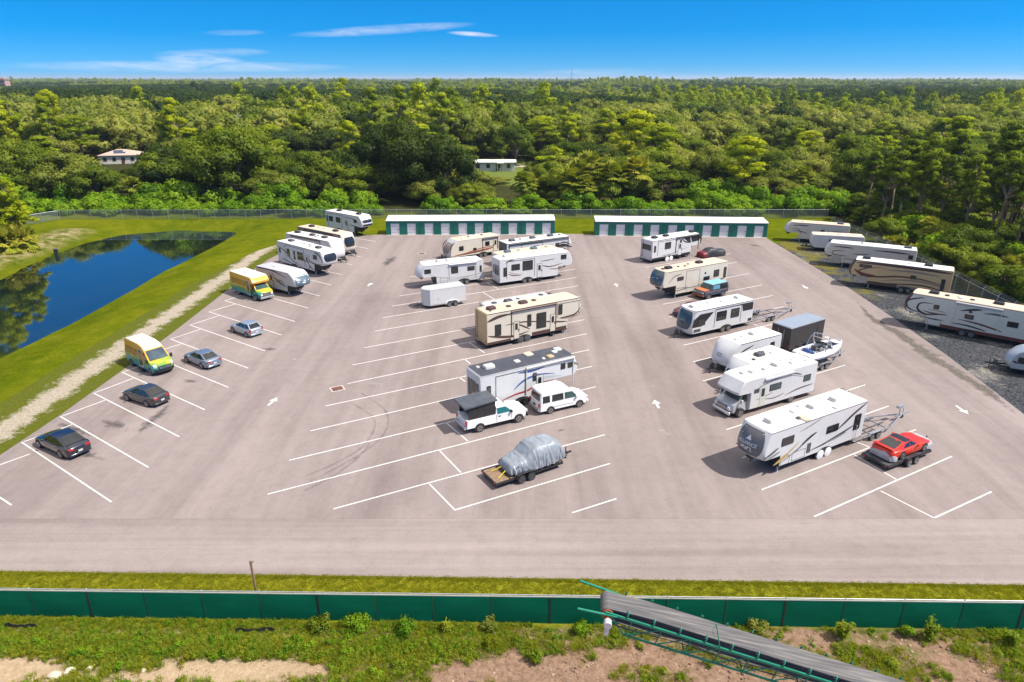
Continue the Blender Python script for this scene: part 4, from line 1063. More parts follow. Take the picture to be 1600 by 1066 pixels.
camper('fifth_wheel_trailer', 'white fifth wheel with bulbous rounded nose and grey lower wall, parked facing left', 'camper', (0, HW), (755.6, 434.4), .62, -156, L=9.4, H=3.25, near=1, zo=1.6, zb=.55, chin=.2, slant=1.0, bulge=.6, axle=2.9,
       band=((LGREY, .55, 1.02, .02, 6.7),), nearwins=((.25, 1.55, .3, .9), (1.3, 1.9, 1.05, .6), (3.7, 1.75, 1.0, .95), (7.55, 2.1, .9, .6)), farwins=((3, 1.8, 1.2, .8),),
       swoosh=((MGREY, [(.1, 1.45), (2.0, 1.15), (4.2, 1.12), (6.2, 1.35), (7.8, 1.95)], .08), (LGREY, [(3.0, 1.05), (5.5, 1.25), (7.4, 1.75)], .10)), awning=((1.0, 5.0, WHITE),), ac=((5.9, PLASTICW), (4.5, PLASTICW)), vents=((7.2, .2, PLASTICW), (5.2, .5, PLASTICW, .5), (2.0, 0, TAN)), cap=WHITE, hatch=((5.2, 6.3, .65, 1.3),))
# left row, noses towards the lane
camper('fifth_wheel_trailer', 'white fifth wheel with two black front panels, last of the left row by the grass', 'camper', (0, -HW), (510, 355), .6, -38, L=10.6, H=3.7, slant=1.1, zb=.6,
       panel=((GLASS, .52, .74, .86), (GLASS, .22, .42, .86)), nearwins=((1.0, 1.9, 1.2, .95), (3.0, 1.9, 1.3, .95), (8.0, 2.4, .8, .6), (.3, 1.8, .35, 1.1)), wins=(), swoosh=((MGREY, [(5.0, 3.1), (8.0, 3.0), (9.8, 2.1)], .13), (SLATE, [(6.8, 1.9), (8.2, 1.8), (9.8, 1.75)], .14)), slides=((.8, 4.7, 1.0, 3.3),), doors=((5.6, .7),), ac=((2.6, BLACK), (8.0, BLACK)), vents=((5, .2, LGREY),), trim=DGREY, cap=WHITE)
camper('travel_trailer', 'tan-roofed camper with wide dark front window between white campers, left row', 'camper', (0, -HW), (464, 353.5), 3.45, -37.5, kind='travel', L=12.0, H=3.45, roof=ROOFT, side=TAUPE, cap=CREAM, slant=.85, panel=((GLASS, .42, .86, .82),), ac=((2.3, BLACK), (8.4, BLACK)), vents=((3.8, .3, TAN), (5.2, .2, TAN)), wins=((2, 1.8, 1.2, .8), (7, 1.8, 1.2, .8)), trim=BROWN, awning=((2, 9, BLACK),))
camper('travel_trailer', 'plain white travel trailer with three dark roof units in the left row', 'camper', (0, -HW), (445, 364), 3.35, -35.5, kind='travel', L=11.7, H=3.35, slant=1.2, bulge=.5, ac=((1.6, BLACK), (5.2, BROWN), (8.1, BROWN)), vents=((6.5, -.4, DGREY, .3), (6.2, .3, DGREY, .3), (10, 0, PLASTICW, .3)), wins=((2, 1.8, 1.2, .8), (7, 1.8, 1.2, .8)), trim=BROWN, awning=((1.5, 8.5, BROWN),))
camper('fifth_wheel_trailer', 'white and black fifth wheel with curved dark front window, nearest large left-row camper', 'camper', (0, -HW), (431.5, 376), 3.75, -40.5, L=12.0, H=3.75, zb=.6, slant=.7, cap=WHITE, panel=((GLASS, .42, .86, .84),),
       nearwins=((.5, 2.0, .4, .75), (2.6, 1.75, .75, 1.2), (4.3, 1.6, .45, 1.3), (5.3, 1.75, 1.5, 1.15), (9.3, 2.45, .9, .65)), swoosh=((BLACK, [(.2, 3.0), (2.2, 2.4), (4.0, 1.3), (6.2, .85)], .12), (BLACK, [(6.4, 2.2), (8.0, 1.3), (9.3, .75)], .16), (DGREY, [(7.3, 2.6), (9.0, 1.8), (11.4, 1.9)], .14), (BLACK, [(9.6, 3.5), (10.8, 3.2), (11.6, 2.2)], .16), (BLACK, [(1.0, 1.3), (2.6, 1.0), (4.2, .8)], .10)),
       doors=((7.4, .7),), slides=((2.2, 7.0, 1.0, 3.4),), ac=((2.1, DGREY), (9.0, DGREY)), vents=((5.0, .3, DGREY, .3), (6.2, .4, DGREY, .3), (7.2, -.2, DGREY, .3)), trim=DGREY)
camper('fifth_wheel_trailer', 'small grey fifth wheel with slate-blue nose beside the shuttle bus', 'camper', (0, -HW), (399, 415), 3.15, -35, L=8.3, H=3.15, zb=.55, zo=1.45, chin=.25, slant=1.5, side=LGREY, roof=ROOFG, cap=LGREY, ov=2.0,
       panel=((SLATE, .06, .82, .95),), nearwins=((.35, 1.5, .35, .85), (1.0, 1.5, .5, .85)), doors=((2.8, .7),), swoosh=((BLACK, [(3.6, 2.2), (5.0, 1.5), (6.2, 1.2)], .16), (TAUPE, [(3.8, 1.5), (4.9, 1.9), (6.0, 1.5)], .14), (BLACK, [(.2, 2.95), (3.4, 3.0), (6.4, 2.4)], .12)), vents=((2.6, 0, PLASTICW, .6),), trim=DGREY, axle=2.8, text=((([(-.95, .16, 0), (.1, .2, 0), (.1, .02, 0), (-.8, -.04, 0), (.15, .26, 0), (.9, .18, 0), (.8, .02, 0), (.2, .02, 0), (-.35, -.10, 0), (.25, -.06, 0), (.2, -.30, 0), (-.25, -.26, 0)], [(0, 1, 2, 3), (4, 5, 6, 7), (8, 9, 10, 11)]), .46, 1, WHITE),))
# right-hand double row
camper('fifth_wheel_trailer', 'black and white toy-hauler fifth wheel in front of the right storage building', 'camper', (0, -HW), (1018, 407.4), .55, 33, L=10.7, H=3.6, zb=.55, ov=2.3, slant=.6, chin=.35, axle=3.7,
       nearwins=((.35, 1.75, .4, 1.0), (2.6, 1.95, 1.3, 1.05), (5.8, 2.2, .4, .8)), swoosh=((BLACK, [(6.2, 3.2), (7.0, 2.6), (8.4, 2.3)], .14), (BLACK, [(9.9, 3.3), (10.5, 2.7), (10.4, 1.9)], .26), (DGREY, [(2.1, 1.0), (4.5, 1.1), (7.6, 1.7)], .07)),
       polys=((BLACK, [(8.5, 2.35), (10.1, 2.45), (10.25, 2.95), (9.7, 3.3), (8.1, 3.3)]), (BLACK, [(7.9, 3.3), (8.3, 2.4), (7.6, 2.45), (6.6, 3.25)])), band=((BLACK, .55, .85, .02, 8.3),), slides=((1.2, 4.9, 1.1, 3.25),), doors=((5.55, .7),), ac=((1.5, BLACK), (3.9, BLACK), (9.6, BLACK)), vents=((6.8, .2, LGREY), (8.0, -.3, LGREY, .5)), trim=BLACK, cover=SCREENW, rearwins=((-.95, 2.0, 1.9, .85),), ladder=True, cap=DGREY, awning=((4.95, 10.0, BLACK),))
camper('fifth_wheel_trailer', 'cream fifth wheel with dark navy nose panel, facing left beside the orange-bonnet truck', 'camper', (0, HW), (1134.4, 444), .6, -149, L=11.9, H=3.8, near=1, side=CREAM, roof=ROOFT, cap=CREAM, zb=.55, zo=1.75, chin=.35, slant=.95, ov=2.7,
       panel=((GLASSB, .20, .98, .96),), nearwins=((.25, 1.7, .5, 1.35), (1.6, 1.95, 1.0, .95), (3.3, 1.75, 1.1, .5), (4.0, 2.6, .3, .25), (8.0, 2.35, 1.1, .5)), swoosh=((BROWN, [(.1, 1.7), (1.6, 1.35), (3.6, 1.25)], .14), (TAUPE, [(2.0, 1.5), (4.4, 1.3), (6.6, 1.15), (9.6, 1.5)], .10), (BROWN, [(6.8, 1.2), (8.6, 1.05), (9.4, 1.1)], .07), (BROWN, [(8.4, 3.2), (9.6, 3.0), (10.6, 2.2)], .08)), slides=((5.2, 7.5, 1.0, 3.4),), ac=((4.2, BLACK), (9.6, BLACK)), vents=((6, -.2, BROWN, .3), (7, .3, BROWN, .3), (10.4, -.1, BROWN, .45), (8.0, .1, BROWN, .3)), trim=TAUPE, hatch=((7.2, 8.9, .65, 1.35),),
       text=((([(-.5, .16, 0), (.5, .22, 0), (.5, .12, 0), (-.5, .06, 0), (-.9, -.25, 0), (-.2, -.1, 0), (-.3, -.55, 0), (-.9, -.62, 0)], [(0, 1, 2, 3), (4, 5, 6, 7)]), .58, 1, LGREY),))
camper('travel_trailer', 'white and black modern travel trailer with slanted black window band, facing left', 'camper', (0, HW), (1175, 501.6), .6, -151, kind='travel', L=9.6, H=3.2, near=1, zb=.55, slant=.75, chin=.3, panel=((GLASSB, .32, .95, .90),), bulge=.45, axle=4.1,
       nearwins=((2.25, 1.55, 1.3, 1.05), (4.2, 1.55, 1.5, 1.05), (7.3, 1.4, 1.05, 1.0)), farwins=((3, 1.7, 1.2, .8),), polys=((BLACK, [(9.15, 1.30), (7.75, 1.30), (6.15, 2.72), (8.1, 2.72), (9.0, 2.2)]), (BLACK, [(.15, 2.05), (.15, 2.95), (5.9, 2.95), (5.9, 2.88), (1.9, 2.80), (1.7, 2.05)]), (BLACK, [(.15, .70), (.75, .70), (.75, 1.05), (.15, 1.05)]), (DGREY, [(8.9, .72), (7.9, .72), (7.9, 1.08), (8.9, 1.08)])),
       slides=((2.0, 5.9, .85, 2.85),), ac=((1.3, PLASTICW), (8.0, PLASTICW)), vents=((4, .2, PLASTICW), (5.6, -.2, PLASTICW, .5)), trim=DGREY)
camper('travel_trailer', 'white travel trailer with rounded front and black chin beside the black cargo trailer', 'camper', (0, HW), (1223, 521), 2.95, -150, kind='travel', L=7.4, H=2.95, near=1, roof=ROOFT and paint('roof_ivory', (0.70, 0.66, 0.56), .7, dirt=.1), slant=1.5, chin=.25, bulge=.5, cap=WHITE,
       nearwins=((1.0, 1.7, .6, .6), (2.6, 1.3, 1.6, .75), (4.9, 1.3, .7, .5)), swoosh=((RUST, [(.2, 1.0), (1.0, 1.3), (1.8, 1.2)], .14), (BLACK, [(3.9, 2.5), (5.6, 2.0), (6.2, 1.0)], .12)), ac=((2.7, PLASTICW),), vents=((5.3, .2, PLASTICW), (4.2, -.1, PLASTICW, .3)), band=((BLACK, .6, .85, .1, 6.9),), panel=((BLACK, .0, .16, .96),), text=((([(-.42, .06, 0), (-.2, -.06, 0), (.2, -.06, 0), (.42, .06, 0), (.2, 0, 0), (-.2, 0, 0), (-.3, .16, 0), (.3, .16, 0), (.3, .21, 0), (-.3, .21, 0)], [(0, 1, 2, 3, 4, 5), (6, 7, 8, 9)]), .55, 1, DGREY),), trim=DGREY)
camper('travel_trailer', 'small cream-white travel trailer with dark front window, tucked behind the motorhome', 'camper', (0, HW), (1241, 552), 2.85, -150, kind='travel', L=6.6, H=2.85, near=1, slant=1.3, chin=.25, bulge=.45, cap=WHITE, panel=((GLASS, .34, .68, .78),), ac=((3.2, DGREY),), vents=((1.8, .2, PLASTICW), (4.5, .5, DGREY, .3), (2.3, -.4, DGREY, .2)), awning=((.8, 4.6, BLACK),), swoosh=((DGREY, [(4.2, 2.2), (5.2, 1.8), (5.8, 1.0)], .15),), nearwins=((1.5, 1.6, 1.0, .6), (4.0, 1.6, .6, .6)), roof=MATS['roof_ivory'], trim=DGREY)
al, alsh = camper('fifth_wheel_trailer', 'large white fifth wheel with big lettered dark grey nose, nearest in the right row', 'camper', (0, HW), (1346, 680), .7, -150.5, L=11.6, H=3.72, near=1, zb=.62, zo=1.55, chin=.55, slant=1.0, ov=2.35, cap=WHITE, bulge=.55, axle=4.35,
       panel=((paint('charcoal_cap', (0.11, 0.11, 0.115), .3, var=.08, coat=.3), .24, .96, .90), (LGREY, .955, 1.0, .95)), nearwins=((.55, 1.45, .75, 1.3), (3.15, 2.0, 1.35, .6), (8.1, 2.3, 1.25, .65)),
       swoosh=((BLACK, [(.05, 3.55), (1.4, 3.0), (2.6, 2.35), (3.3, 2.0)], .16), (BLACK, [(1.0, 1.95), (2.8, 1.55), (4.6, 1.2), (6.2, 1.05)], .13), (MGREY, [(2.0, 1.55), (3.2, 1.35), (4.4, 1.2)], .12), (BLACK, [(5.6, 2.5), (6.6, 2.1), (7.8, 1.35)], .16), (TAUPE, [(5.2, 3.55), (6.6, 3.2), (7.6, 3.0)], .06), (GOLD, [(7.4, 2.2), (8.6, 1.5), (9.7, .95)], .10), (GOLD, [(8.4, 1.55), (9.1, 1.25), (9.9, .95)], .22), (MGREY, [(7.0, 1.85), (8.2, 1.3), (9.4, .85)], .10), (DGREY, [(9.6, 2.3), (10.4, 1.95), (11.1, 1.75)], .14), (MGREY, [(9.4, 1.95), (10.3, 1.7), (10.9, 1.65)], .14)),
       hatch=((8.25, 9.15, .68, 1.35), (6.6, 8.0, .75, 1.45)), farwins=((4, 2, 1.2, .8),), ac=((2.2, PLASTICW), (4.7, PLASTICW), (9.2, PLASTICW)), vents=((3.4, .9, PLASTICW), (6.6, -.2, PLASTICW, .55), (7.2, .7, DGREY, .35), (6.8, .9, ROOFT, .8), (5.6, -.6, PLASTICW, .3)), trim=MGREY, cover=SCREENW,
       text=(('ALLIANCE', .60, .345, WHITE), (([(0, .55, 0), (-.24, .24, 0), (.24, .24, 0), (-.42, -.26, 0), (-.08, -.26, 0), (-.27, -.46, 0), (-.50, -.46, 0), (.08, -.22, 0), (.40, -.22, 0), (.50, -.56, 0), (-.20, -.50, 0)], [(0, 1, 2), (3, 4, 5, 6), (7, 8, 9, 10)]), .60, 1, LGREY)), ladder=-.75)
for x in (6.2, 6.45):
    pass
mb = MB(); mb.box(6.05, 6.45, HW - .02, HW + .02, .95, 1.75); obj('utility_panel', mb, DGREY, al)
# gravel yard on the right
camper('fifth_wheel_trailer', 'cream fifth wheel with tan roof, farthest on the gravel beside the storage building', 'camper', (0, HW), (1329, 353.5), 3.4, 157, L=10.4, H=3.4, near=1, side=CREAM, roof=ROOFT, cap=WHITE, zb=.6, zo=1.6, bulge=.5, slant=1.2, panel=((LGREY, .5, .9, .75),), nearwins=((1.2, 1.7, 1.3, .6), (3.8, 1.85, .6, .55)), swoosh=((BROWN, [(6.2, 2.9), (7.6, 2.95), (9.0, 2.8)], .13), (BROWN, [(6.4, 1.6), (7.6, 1.9), (9.0, 1.9)], .09), (BROWN, [(7.4, 1.4), (7.9, 2.2), (9.2, 2.3)], .08)), ac=((1.5, DGREY),), vents=((5, .2, PLASTICW), (7.4, .2, PLASTICW)), trim=BROWN)
camper('travel_trailer', 'older white ribbed travel trailer, second on the gravel from the storage building', 'camper', (0, HW), (1352, 371), 2.75, 164, kind='travel', L=8.0, H=2.75, near=1, roof=paint('roof_dirty_ivory', (0.60, 0.50, 0.40), .8, var=.2, dirt=.4), slant=.25, chin=.7, bulge=.15, wins=((1.0, 1.5, 1.0, .6), (4.2, 1.5, 1.0, .6)), vents=((3.6, .1, CREAM, .8), (5.4, .3, PLASTICW), (1.5, .1, PLASTICW)), band=((LGREY, 1.30, 1.34, .1, 7.6), (LGREY, 1.02, 1.05, .1, 7.4), (LGREY, 1.6, 1.63, .1, 7.8), (LGREY, 1.9, 1.93, .1, 7.8)), trim=LGREY)
camper('fifth_wheel_trailer', 'white and cream fifth wheel with thin brown outline curves, third on the gravel', 'camper', (0, HW), (1434, 392), 3.55, 152.5, L=12.2, H=3.55, near=1, side=CREAM, roof=ROOFW, cap=WHITE, zo=1.65, slant=.8, swoosh=((BROWN, [(8.2, 3.0), (9.6, 3.05), (11.0, 3.0)], .13), (BROWN, [(9.0, 2.5), (10.6, 2.4), (10.9, 1.9), (9.4, 1.75), (8.6, 1.8)], .09), (TAUPE, [(5.8, 2.4), (7.2, 2.2), (8.2, 2.2)], .14), (BROWN, [(.8, 2.9), (3.0, 3.0), (5.6, 3.0)], .16), (TAUPE, [(2.0, 1.6), (5.0, 1.3), (9.4, 1.3)], .10)), nearwins=((.4, 2.2, .6, .6),), ac=((1.2, DGREY),), vents=((5, .2, PLASTICW), (7.2, -.2, DGREY, .4), (9.8, .4, PLASTICW, .6)), trim=LGREY, hatch=((7.6, 9.2, .7, 1.4),))
camper('fifth_wheel_trailer', 'tan and dark brown fifth wheel with full-length swooshes, fourth on the gravel', 'camper', (0, HW), (1491.5, 424), 3.7, 148, L=12.2, H=3.7, near=1, side=TAN, cap=BROWN, roof=ROOFW, zo=1.6, slant=.8, chin=.35, axle=5.0, trim=BROWN, swoosh=((BROWN, [(.1, 3.3), (4.0, 3.45), (8.6, 3.45), (11.2, 3.3)], .30), (BROWN, [(1.0, 1.7), (3.4, 2.1), (6.0, 2.1), (8.8, 1.7), (10.8, 2.1), (9.6, 2.8), (7.6, 3.0)], .16), (MAROON, [(8.6, 1.75), (10.2, 1.8), (11.4, 2.4)], .34), (TAUPE, [(.4, 1.35), (2.6, 1.75), (5.2, 1.75), (8.0, 1.3)], .16), (BROWN, [(.6, .9), (3.0, 1.3), (5.4, 1.15), (8.6, .85)], .14), (TAUPE, [(1.4, 2.8), (4.6, 2.95), (7.8, 2.75)], .18)),
       band=((BROWN, .62, 1.02, 6.0, 9.5), (TAUPE, .62, .95, .05, 6.0)), nearwins=((.7, 1.0, .45, 1.5), (4.0, 2.0, .65, .5), (9.3, 2.75, 1.5, .42)), ac=((2.9, BLACK), (10.2, BLACK)), vents=((5, .2, LGREY, .5), (7.5, .1, PLASTICW, .3)))
camper('fifth_wheel_trailer', 'long pale green-grey fifth wheel with tan roof and maroon skirt, cut by the right edge', 'camper', (10.4, HW), (1444, 508), .45, 140, L=13.0, H=3.9, near=1, side=PALE, roof=ROOFT, cap=MAROON, zo=1.7, zb=.55, slant=.75, chin=.3, axle=6.3, trim=TAUPE, panel=((GLASSB, .60, .95, .75),),
       band=((MAROON, .55, .92, .02, 8.9),), nearwins=((9.35, 2.5, .55, .5), (6.0, 2.05, .85, .5), (6.25, 2.75, .32, .22), (2.0, 2.0, 1, .6)), swoosh=((BLACK, [(9.2, 1.95), (10.6, 1.75), (11.4, 2.2), (11.2, 2.9), (10.0, 3.05)], .16), (MAROON, [(8.4, 2.05), (9.8, 1.98), (10.9, 2.1)], .12), (BLACK, [(11.1, 1.8), (12.3, 2.1), (12.55, 2.9), (11.4, 3.45), (10.9, 3.5)], .13), (TAUPE, [(8.6, 1.35), (10.2, 1.35), (11.0, 1.5)], .09), (MAROON, [(3.2, 1.3), (5.4, 1.7), (7.4, 1.85)], .14), (BLACK, [(4.6, 1.05), (6.4, 1.3), (8.0, 1.3)], .12), (BLACK, [(5.4, 3.3), (6.4, 3.1), (7.4, 2.8)], .16), (DGREY, [(3.0, 3.0), (4.2, 3.05), (5.2, 2.95)], .14), (BLACK, [(9.0, 1.35), (9.6, 1.32), (10.3, 1.4)], .10), (TAUPE, [(8.6, 2.3), (9.4, 2.35), (10.4, 2.35)], .06)),
       awning=((3.6, 7.9, WHITE),), ac=((10.3, BLACK), (4.2, BLACK)), vents=((9.0, .1, BLACK, .45), (6.6, .2, BLACK, .45), (7.6, .3, PLASTICW, .5), (7.9, -.1, PLASTICW, .4)), hatch=((8.9, 10.2, .65, 1.3),))
camper('travel_trailer', 'small silver rounded trailer with black side window at the right edge', 'camper', (4.2, 1.1), (1580, 578), .5, 152, kind='travel', L=5.0, H=2.55, W=2.2, near=1, side=paint('silver_skin', (.42, .46, .48), .3, metal=.3, var=.05), cap=MATS['silver_skin'], roof=MATS['silver_skin'], slant=1.5, chin=.6, bulge=.4, nearwins=((2.9, 1.25, 1.0, .62), (.8, 1.2, 1.0, .6)), swoosh=((BLACK, [(3.9, 1.2), (4.1, 1.35), (4.3, 1.4)], .12),), trim=LGREY, wr=.33)

# ------------------------------------------------------------------ cargo boxes
def cargo_trailer(label, ref, px, z, head, L, H, W, side, roof, near, vnose):
    hd = math.radians(head); t = thing('cargo_trailer', label, 'trailer', corner_place(ref, px, z, hd), hd); hw = W / 2; zb = .42
    mb = MB(); fr = [(0, -hw), (L, -hw), (L + vnose, -hw * .35), (L + vnose, hw * .35), (L, hw), (0, hw)]
    mb.plate(fr, zb, H - .08); obj('body', mb, side, t)
    mb = MB(); mb.plate([(x + (.03 if x > 1 else -.03), y * 1.012) for x, y in fr], H - .08, H - .02); mb.plate([(x * .985 + .03, y * .9) for x, y in fr], H - .02, H + .02); obj('roof', mb, roof, t)
    for s in (-1, 1):
        mb = MB(); n = int(L / .61)
        for k in range(1, n): mb.box(k * L / n - .006, k * L / n + .006, min(s * hw, s * (hw + .006)), max(s * hw, s * (hw + .006)), zb + .1, H - .12)
        obj('panel_seam', mb, side, t)
        mb = MB(); mb.box(.02, L, min(s * (hw + .0), s * (hw + .02)), max(s * (hw + .0), s * (hw + .02)), zb, zb + .1); obj('lower_trim', mb, CHROME if side is WHITE else BLACK, t)
        mb = MB(); arc = [(L * .40 + math.cos(a) * .92, .40 + math.sin(a) * .46) for a in np.linspace(0, PI, 11)]; ya, yb = sorted((s * (hw - .1), s * (hw + .20))); mb.prism(arc + [(x * 1 if False else x, zz) for x, zz in [(L * .40 - .84, .40), (L * .40 - .5, .80), (L * .40 + .5, .80), (L * .40 + .84, .40)]], ya, yb); obj('fender', mb, side, t)
        for dx in (-.42, .42): wheel(t, L * .40 + dx, s * (hw + .12), .34, .2, RIM, s)
        mb = MB(); mb.box(-.03, .0, s * (hw - .1) - .05, s * (hw - .1) + .05, .75, 1.0); obj('tail_lamp', mb, TAIL, t)
        mb = MB(); mb.box(-.02, .0, min(0.02 * s, s * (hw - .2)), max(.02 * s, s * (hw - .2)), zb + .1, H - .2); d = obj('rear_door', mb, side, t)
        mb = MB(); mb.box(-.05, -.02, s * .35 - .02, s * .35 + .02, zb + .2, H - .35); obj('lock_bar', mb, STEEL, d)
    if near:
        s = near; mb = MB(); ya, yb = sorted((s * hw, s * (hw + .015))); mb.box(L - 1.15, L - .35, ya, yb, zb + .15, H - .3); d = obj('side_door', mb, side, t)
        mb = MB(); ya, yb = sorted((s * (hw + .015), s * (hw + .05))); mb.box(L - 1.1, L - .95, ya, yb, 1.2, 1.28); obj('handle', mb, STEEL, d)
    mb = MB()
    for s in (-1, 1): mb.beam((L - .3, s * hw * .7, zb - .04), (L + vnose + .95, 0, zb), .07, .1)
    mb.box(L + vnose + .85, L + vnose + 1.15, -.05, .05, zb - .06, zb + .06); mb.cyl((L + vnose + .7, 0, .04), (L + vnose + .7, 0, zb + .4), .035, n=8); mb.cyl((L + vnose + .7, 0, 0), (L + vnose + .7, 0, .04), .1, n=8)
    obj('tow_tongue', mb, BLACK, t)
    return t
cargo_trailer('small white enclosed cargo trailer with wedge nose in the middle row', (0, 1.08), (728, 470), .45, -153, 4.7, 2.45, 2.16, WHITE, paint('alu_roof', (.58, .58, .57), .45, metal=.3, var=.06), 1, .65)
cargo_trailer('black enclosed cargo trailer with silver roof behind the wakeboard boat', (0, -1.15), (1237.5, 513.4), 2.85, 33, 5.6, 2.85, 2.3, paint('cargo_black', (.03, .03, .032), .3, var=.1), paint('alu_roof_blue', (.36, .40, .44), .4, metal=.35, var=.08), -1, .15)
# ------------------------------------------------------------------ vans, trucks, motorhome
class PBody:
    """side profile swept across the width, leaning in above the belt line, rounded at nose and tail"""
    T = (-1, -.96, -.82, -.5, 0, .5, .82, .96, 1)
    def __init__(s, prof, W, belt, H, tum=.12, bf=.25, br=.06, rf=.8, rr=.3):
        s.prof, s.hw, s.belt, s.H, s.tum, s.bf, s.br, s.rf, s.rr = prof, W / 2, belt, H, tum, bf, br, rf, rr
        s.x0, s.x1 = min(p[0] for p in prof), max(p[0] for p in prof)
        s.cx, s.cz = (s.x0 + s.x1) / 2, (min(p[1] for p in prof) + H) / 2
    def pos(s, x, z, t, off=0.0):
        a = abs(t)
        w = s.hw * (1 - s.tum * max(0.0, min(1.0, (z - s.belt) / (s.H - s.belt))))
        if a > .99: x = s.cx + (x - s.cx) * .985; z = s.cz + (z - s.cz) * .955
        kf, kr = smooth01((x - (s.x1 - s.rf)) / s.rf), smooth01((s.x0 + s.rr - x) / s.rr)
        return (x - s.bf * kf * a ** 3 + s.br * kr * a ** 3 + off, t * w, z)
    def strip(s, mb, line, mi=0, T=None, off=0.0, offz=0.0):
        T = T or s.T; n = len(T); vs = [s.pos(x, z + offz, t, off) for x, z in line for t in T]
        mb.add(vs, [(i * n + j, i * n + j + 1, (i + 1) * n + j + 1, (i + 1) * n + j) for i in range(len(line) - 1) for j in range(n - 1)], mi)
    def full(s, mb, mi=0):
        s.strip(mb, s.prof + [s.prof[0]], mi)
        for t, rev in ((-1, 0), (1, 1)):
            vs = [s.pos(x, z, t) for x, z in s.prof]; mb.add(vs, [tuple(range(len(vs)))[::-1] if rev else tuple(range(len(vs)))], mi)
        return mb
    def pane(s, mb, pts, sg, off=.012, mi=0):
        n = len(pts); a = [s.pos(x, z, sg * .9999) for x, z in pts]
        a = [(p[0], sg * s.hw * (1 - s.tum * max(0, min(1, (z - s.belt) / (s.H - s.belt)))) + sg * off, z) for p, (x, z) in zip(a, pts)]
        c = [(p[0], p[1] - sg * .05, p[2]) for p in a]
        f = [tuple(range(n)) if sg < 0 else tuple(range(n))[::-1]] + [(i, i + n, (i + 1) % n + n, (i + 1) % n) for i in range(n)]
        mb.add(a + c, f, mi)

def rainbow(name):
    """wrap of orange, yellow, green and teal bands that wave along the side"""
    m, nt, ns, ls, b = nmat(name)
    v = coords(ns, ls); sx = ns.new('ShaderNodeSeparateXYZ'); ls.new(v, sx.inputs[0])
    n = noise_tex(ns, ls, coords(ns, ls, (.7, .7, 1.2)), 1.0, 4)
    h = mth(ns, ls, 'ADD', mth(ns, ls, 'MULTIPLY', sx.outputs['Z'], .43), mth(ns, ls, 'MULTIPLY', mth(ns, ls, 'SUBTRACT', n, .5), .85))
    c = ramp(ns, ls, h, ((.12, (.012, .20, .30)), (.33, (.01, .24, .25)), (.42, (.06, .24, .06)), (.52, (.30, .36, .03)), (.60, (.72, .42, .02)), (.78, (.70, .28, .012)), (.95, (.72, .38, .06))))
    ls.new(c, b.inputs['Base Color']); setin(b, 'Roughness', .35); setin(b, 'Coat Weight', .3)
    return m
WRAP = rainbow('bus_wrap')
def wheelset(t, wb, hw, wr, rim=RIM, arch=BLACK, dual=False):
    for s in (-1, 1):
        for ax in (0, wb):
            mb = MB(); ya, yb = sorted((s * hw * .7, s * hw * 1.002)); mb.prism([(ax + math.cos(a) * wr * 1.2, wr + math.sin(a) * wr * 1.2) for a in np.linspace(-.3, PI + .3, 15)], ya, yb); obj('wheel_arch', mb, arch, t)
            wheel(t, ax, s * (hw - .10), wr, .23, rim, s)

# parcel-style van with the rainbow wrap
o, h, wb = wheels_place((236.5, 586.7), (207.6, 572), -.98)
t = thing('shuttle_van', 'high-roof passenger van with orange, green and teal wrap beside the dark grey sedan', 'van', (o.x, o.y, 0), math.radians(h)); wb = 3.75
prof = [(-1.05, .38), (wb + .80, .34), (wb + .96, .62), (wb + .92, 1.02), (wb + .62, 1.20), (wb + .10, 1.36), (wb - .72, 2.25), (wb - 1.25, 2.58), (wb - 2.0, 2.72), (-.7, 2.74), (-1.0, 2.62), (-1.08, 2.0)]
pb = PBody(prof, 2.06, 1.25, 2.75, .15, .38, .06)
mb = MB(); pb.full(mb); obj('body', mb, WRAP, t, 35)
mb = MB(); pb.strip(mb, [(wb - .80, 2.32), (wb - 1.25, 2.585), (wb - 2.0, 2.725), (-.7, 2.745), (-1.0, 2.63)], 0, (-.93, -.7, -.3, 0, .3, .7, .93), .0, .012); obj('roof', mb, ROOFW, t, 40)
mb = MB(); pb.strip(mb, [(wb + .04, 1.43), (wb - .34, 1.84), (wb - .72, 2.24)], 0, (-.88, -.6, -.2, .2, .6, .88), .02, .008); obj('windscreen', mb, GLASSB, t, 40)
for s in (-1, 1):
    for k, (a, c) in enumerate(((-.85, .0), (.1, 1.0), (1.1, 1.65))):
        mb = MB(); pb.pane(mb, [(a, 1.42), (c, 1.42), (c, 2.1), (a, 2.1)], s); obj('side_window', mb, paint('perforated_wrap', (.40, .22, .03), .4, var=.3), t)
    mb = MB(); pb.pane(mb, [(wb - 1.0, 1.35), (wb - .1, 1.35), (wb - .75, 2.05), (wb - 1.0, 2.1)], s); obj('cab_window', mb, GLASS, t)
    mb = MB(); mb.rbox(wb - .05, wb + .12, min(s * 1.04, s * 1.28), max(s * 1.04, s * 1.28), 1.3, 1.68, b=.05); obj('mirror', mb, BLACK, t)
    mb = MB(); pb.strip(mb, [(wb + .93, .85), (wb + .90, 1.02), (wb + .70, 1.17)], 0, (s * .66, s * .76, s * .9), .03, .01); obj('headlight', mb, HEAD, t)
    mb = MB(); mb.box(-1.10, -1.02, s * .92 - .06, s * .92 + .06, 1.0, 1.6); obj('tail_light', mb, TAIL, t)
mb = MB(); pb.pane(mb, [(1.75, .48), (2.6, .48), (2.6, 2.3), (1.75, 2.3)], -1, .02, 0); d = obj('passenger_door', mb, PLASTICW, t)
mb = MB(); pb.pane(mb, [(1.85, .62), (2.14, .62), (2.14, 2.2), (1.85, 2.2)], -1, .032); obj('door_glass', mb, GLASS, d)
mb = MB(); pb.pane(mb, [(2.22, .62), (2.5, .62), (2.5, 2.2), (2.22, 2.2)], -1, .032); obj('door_glass', mb, GLASS, d)
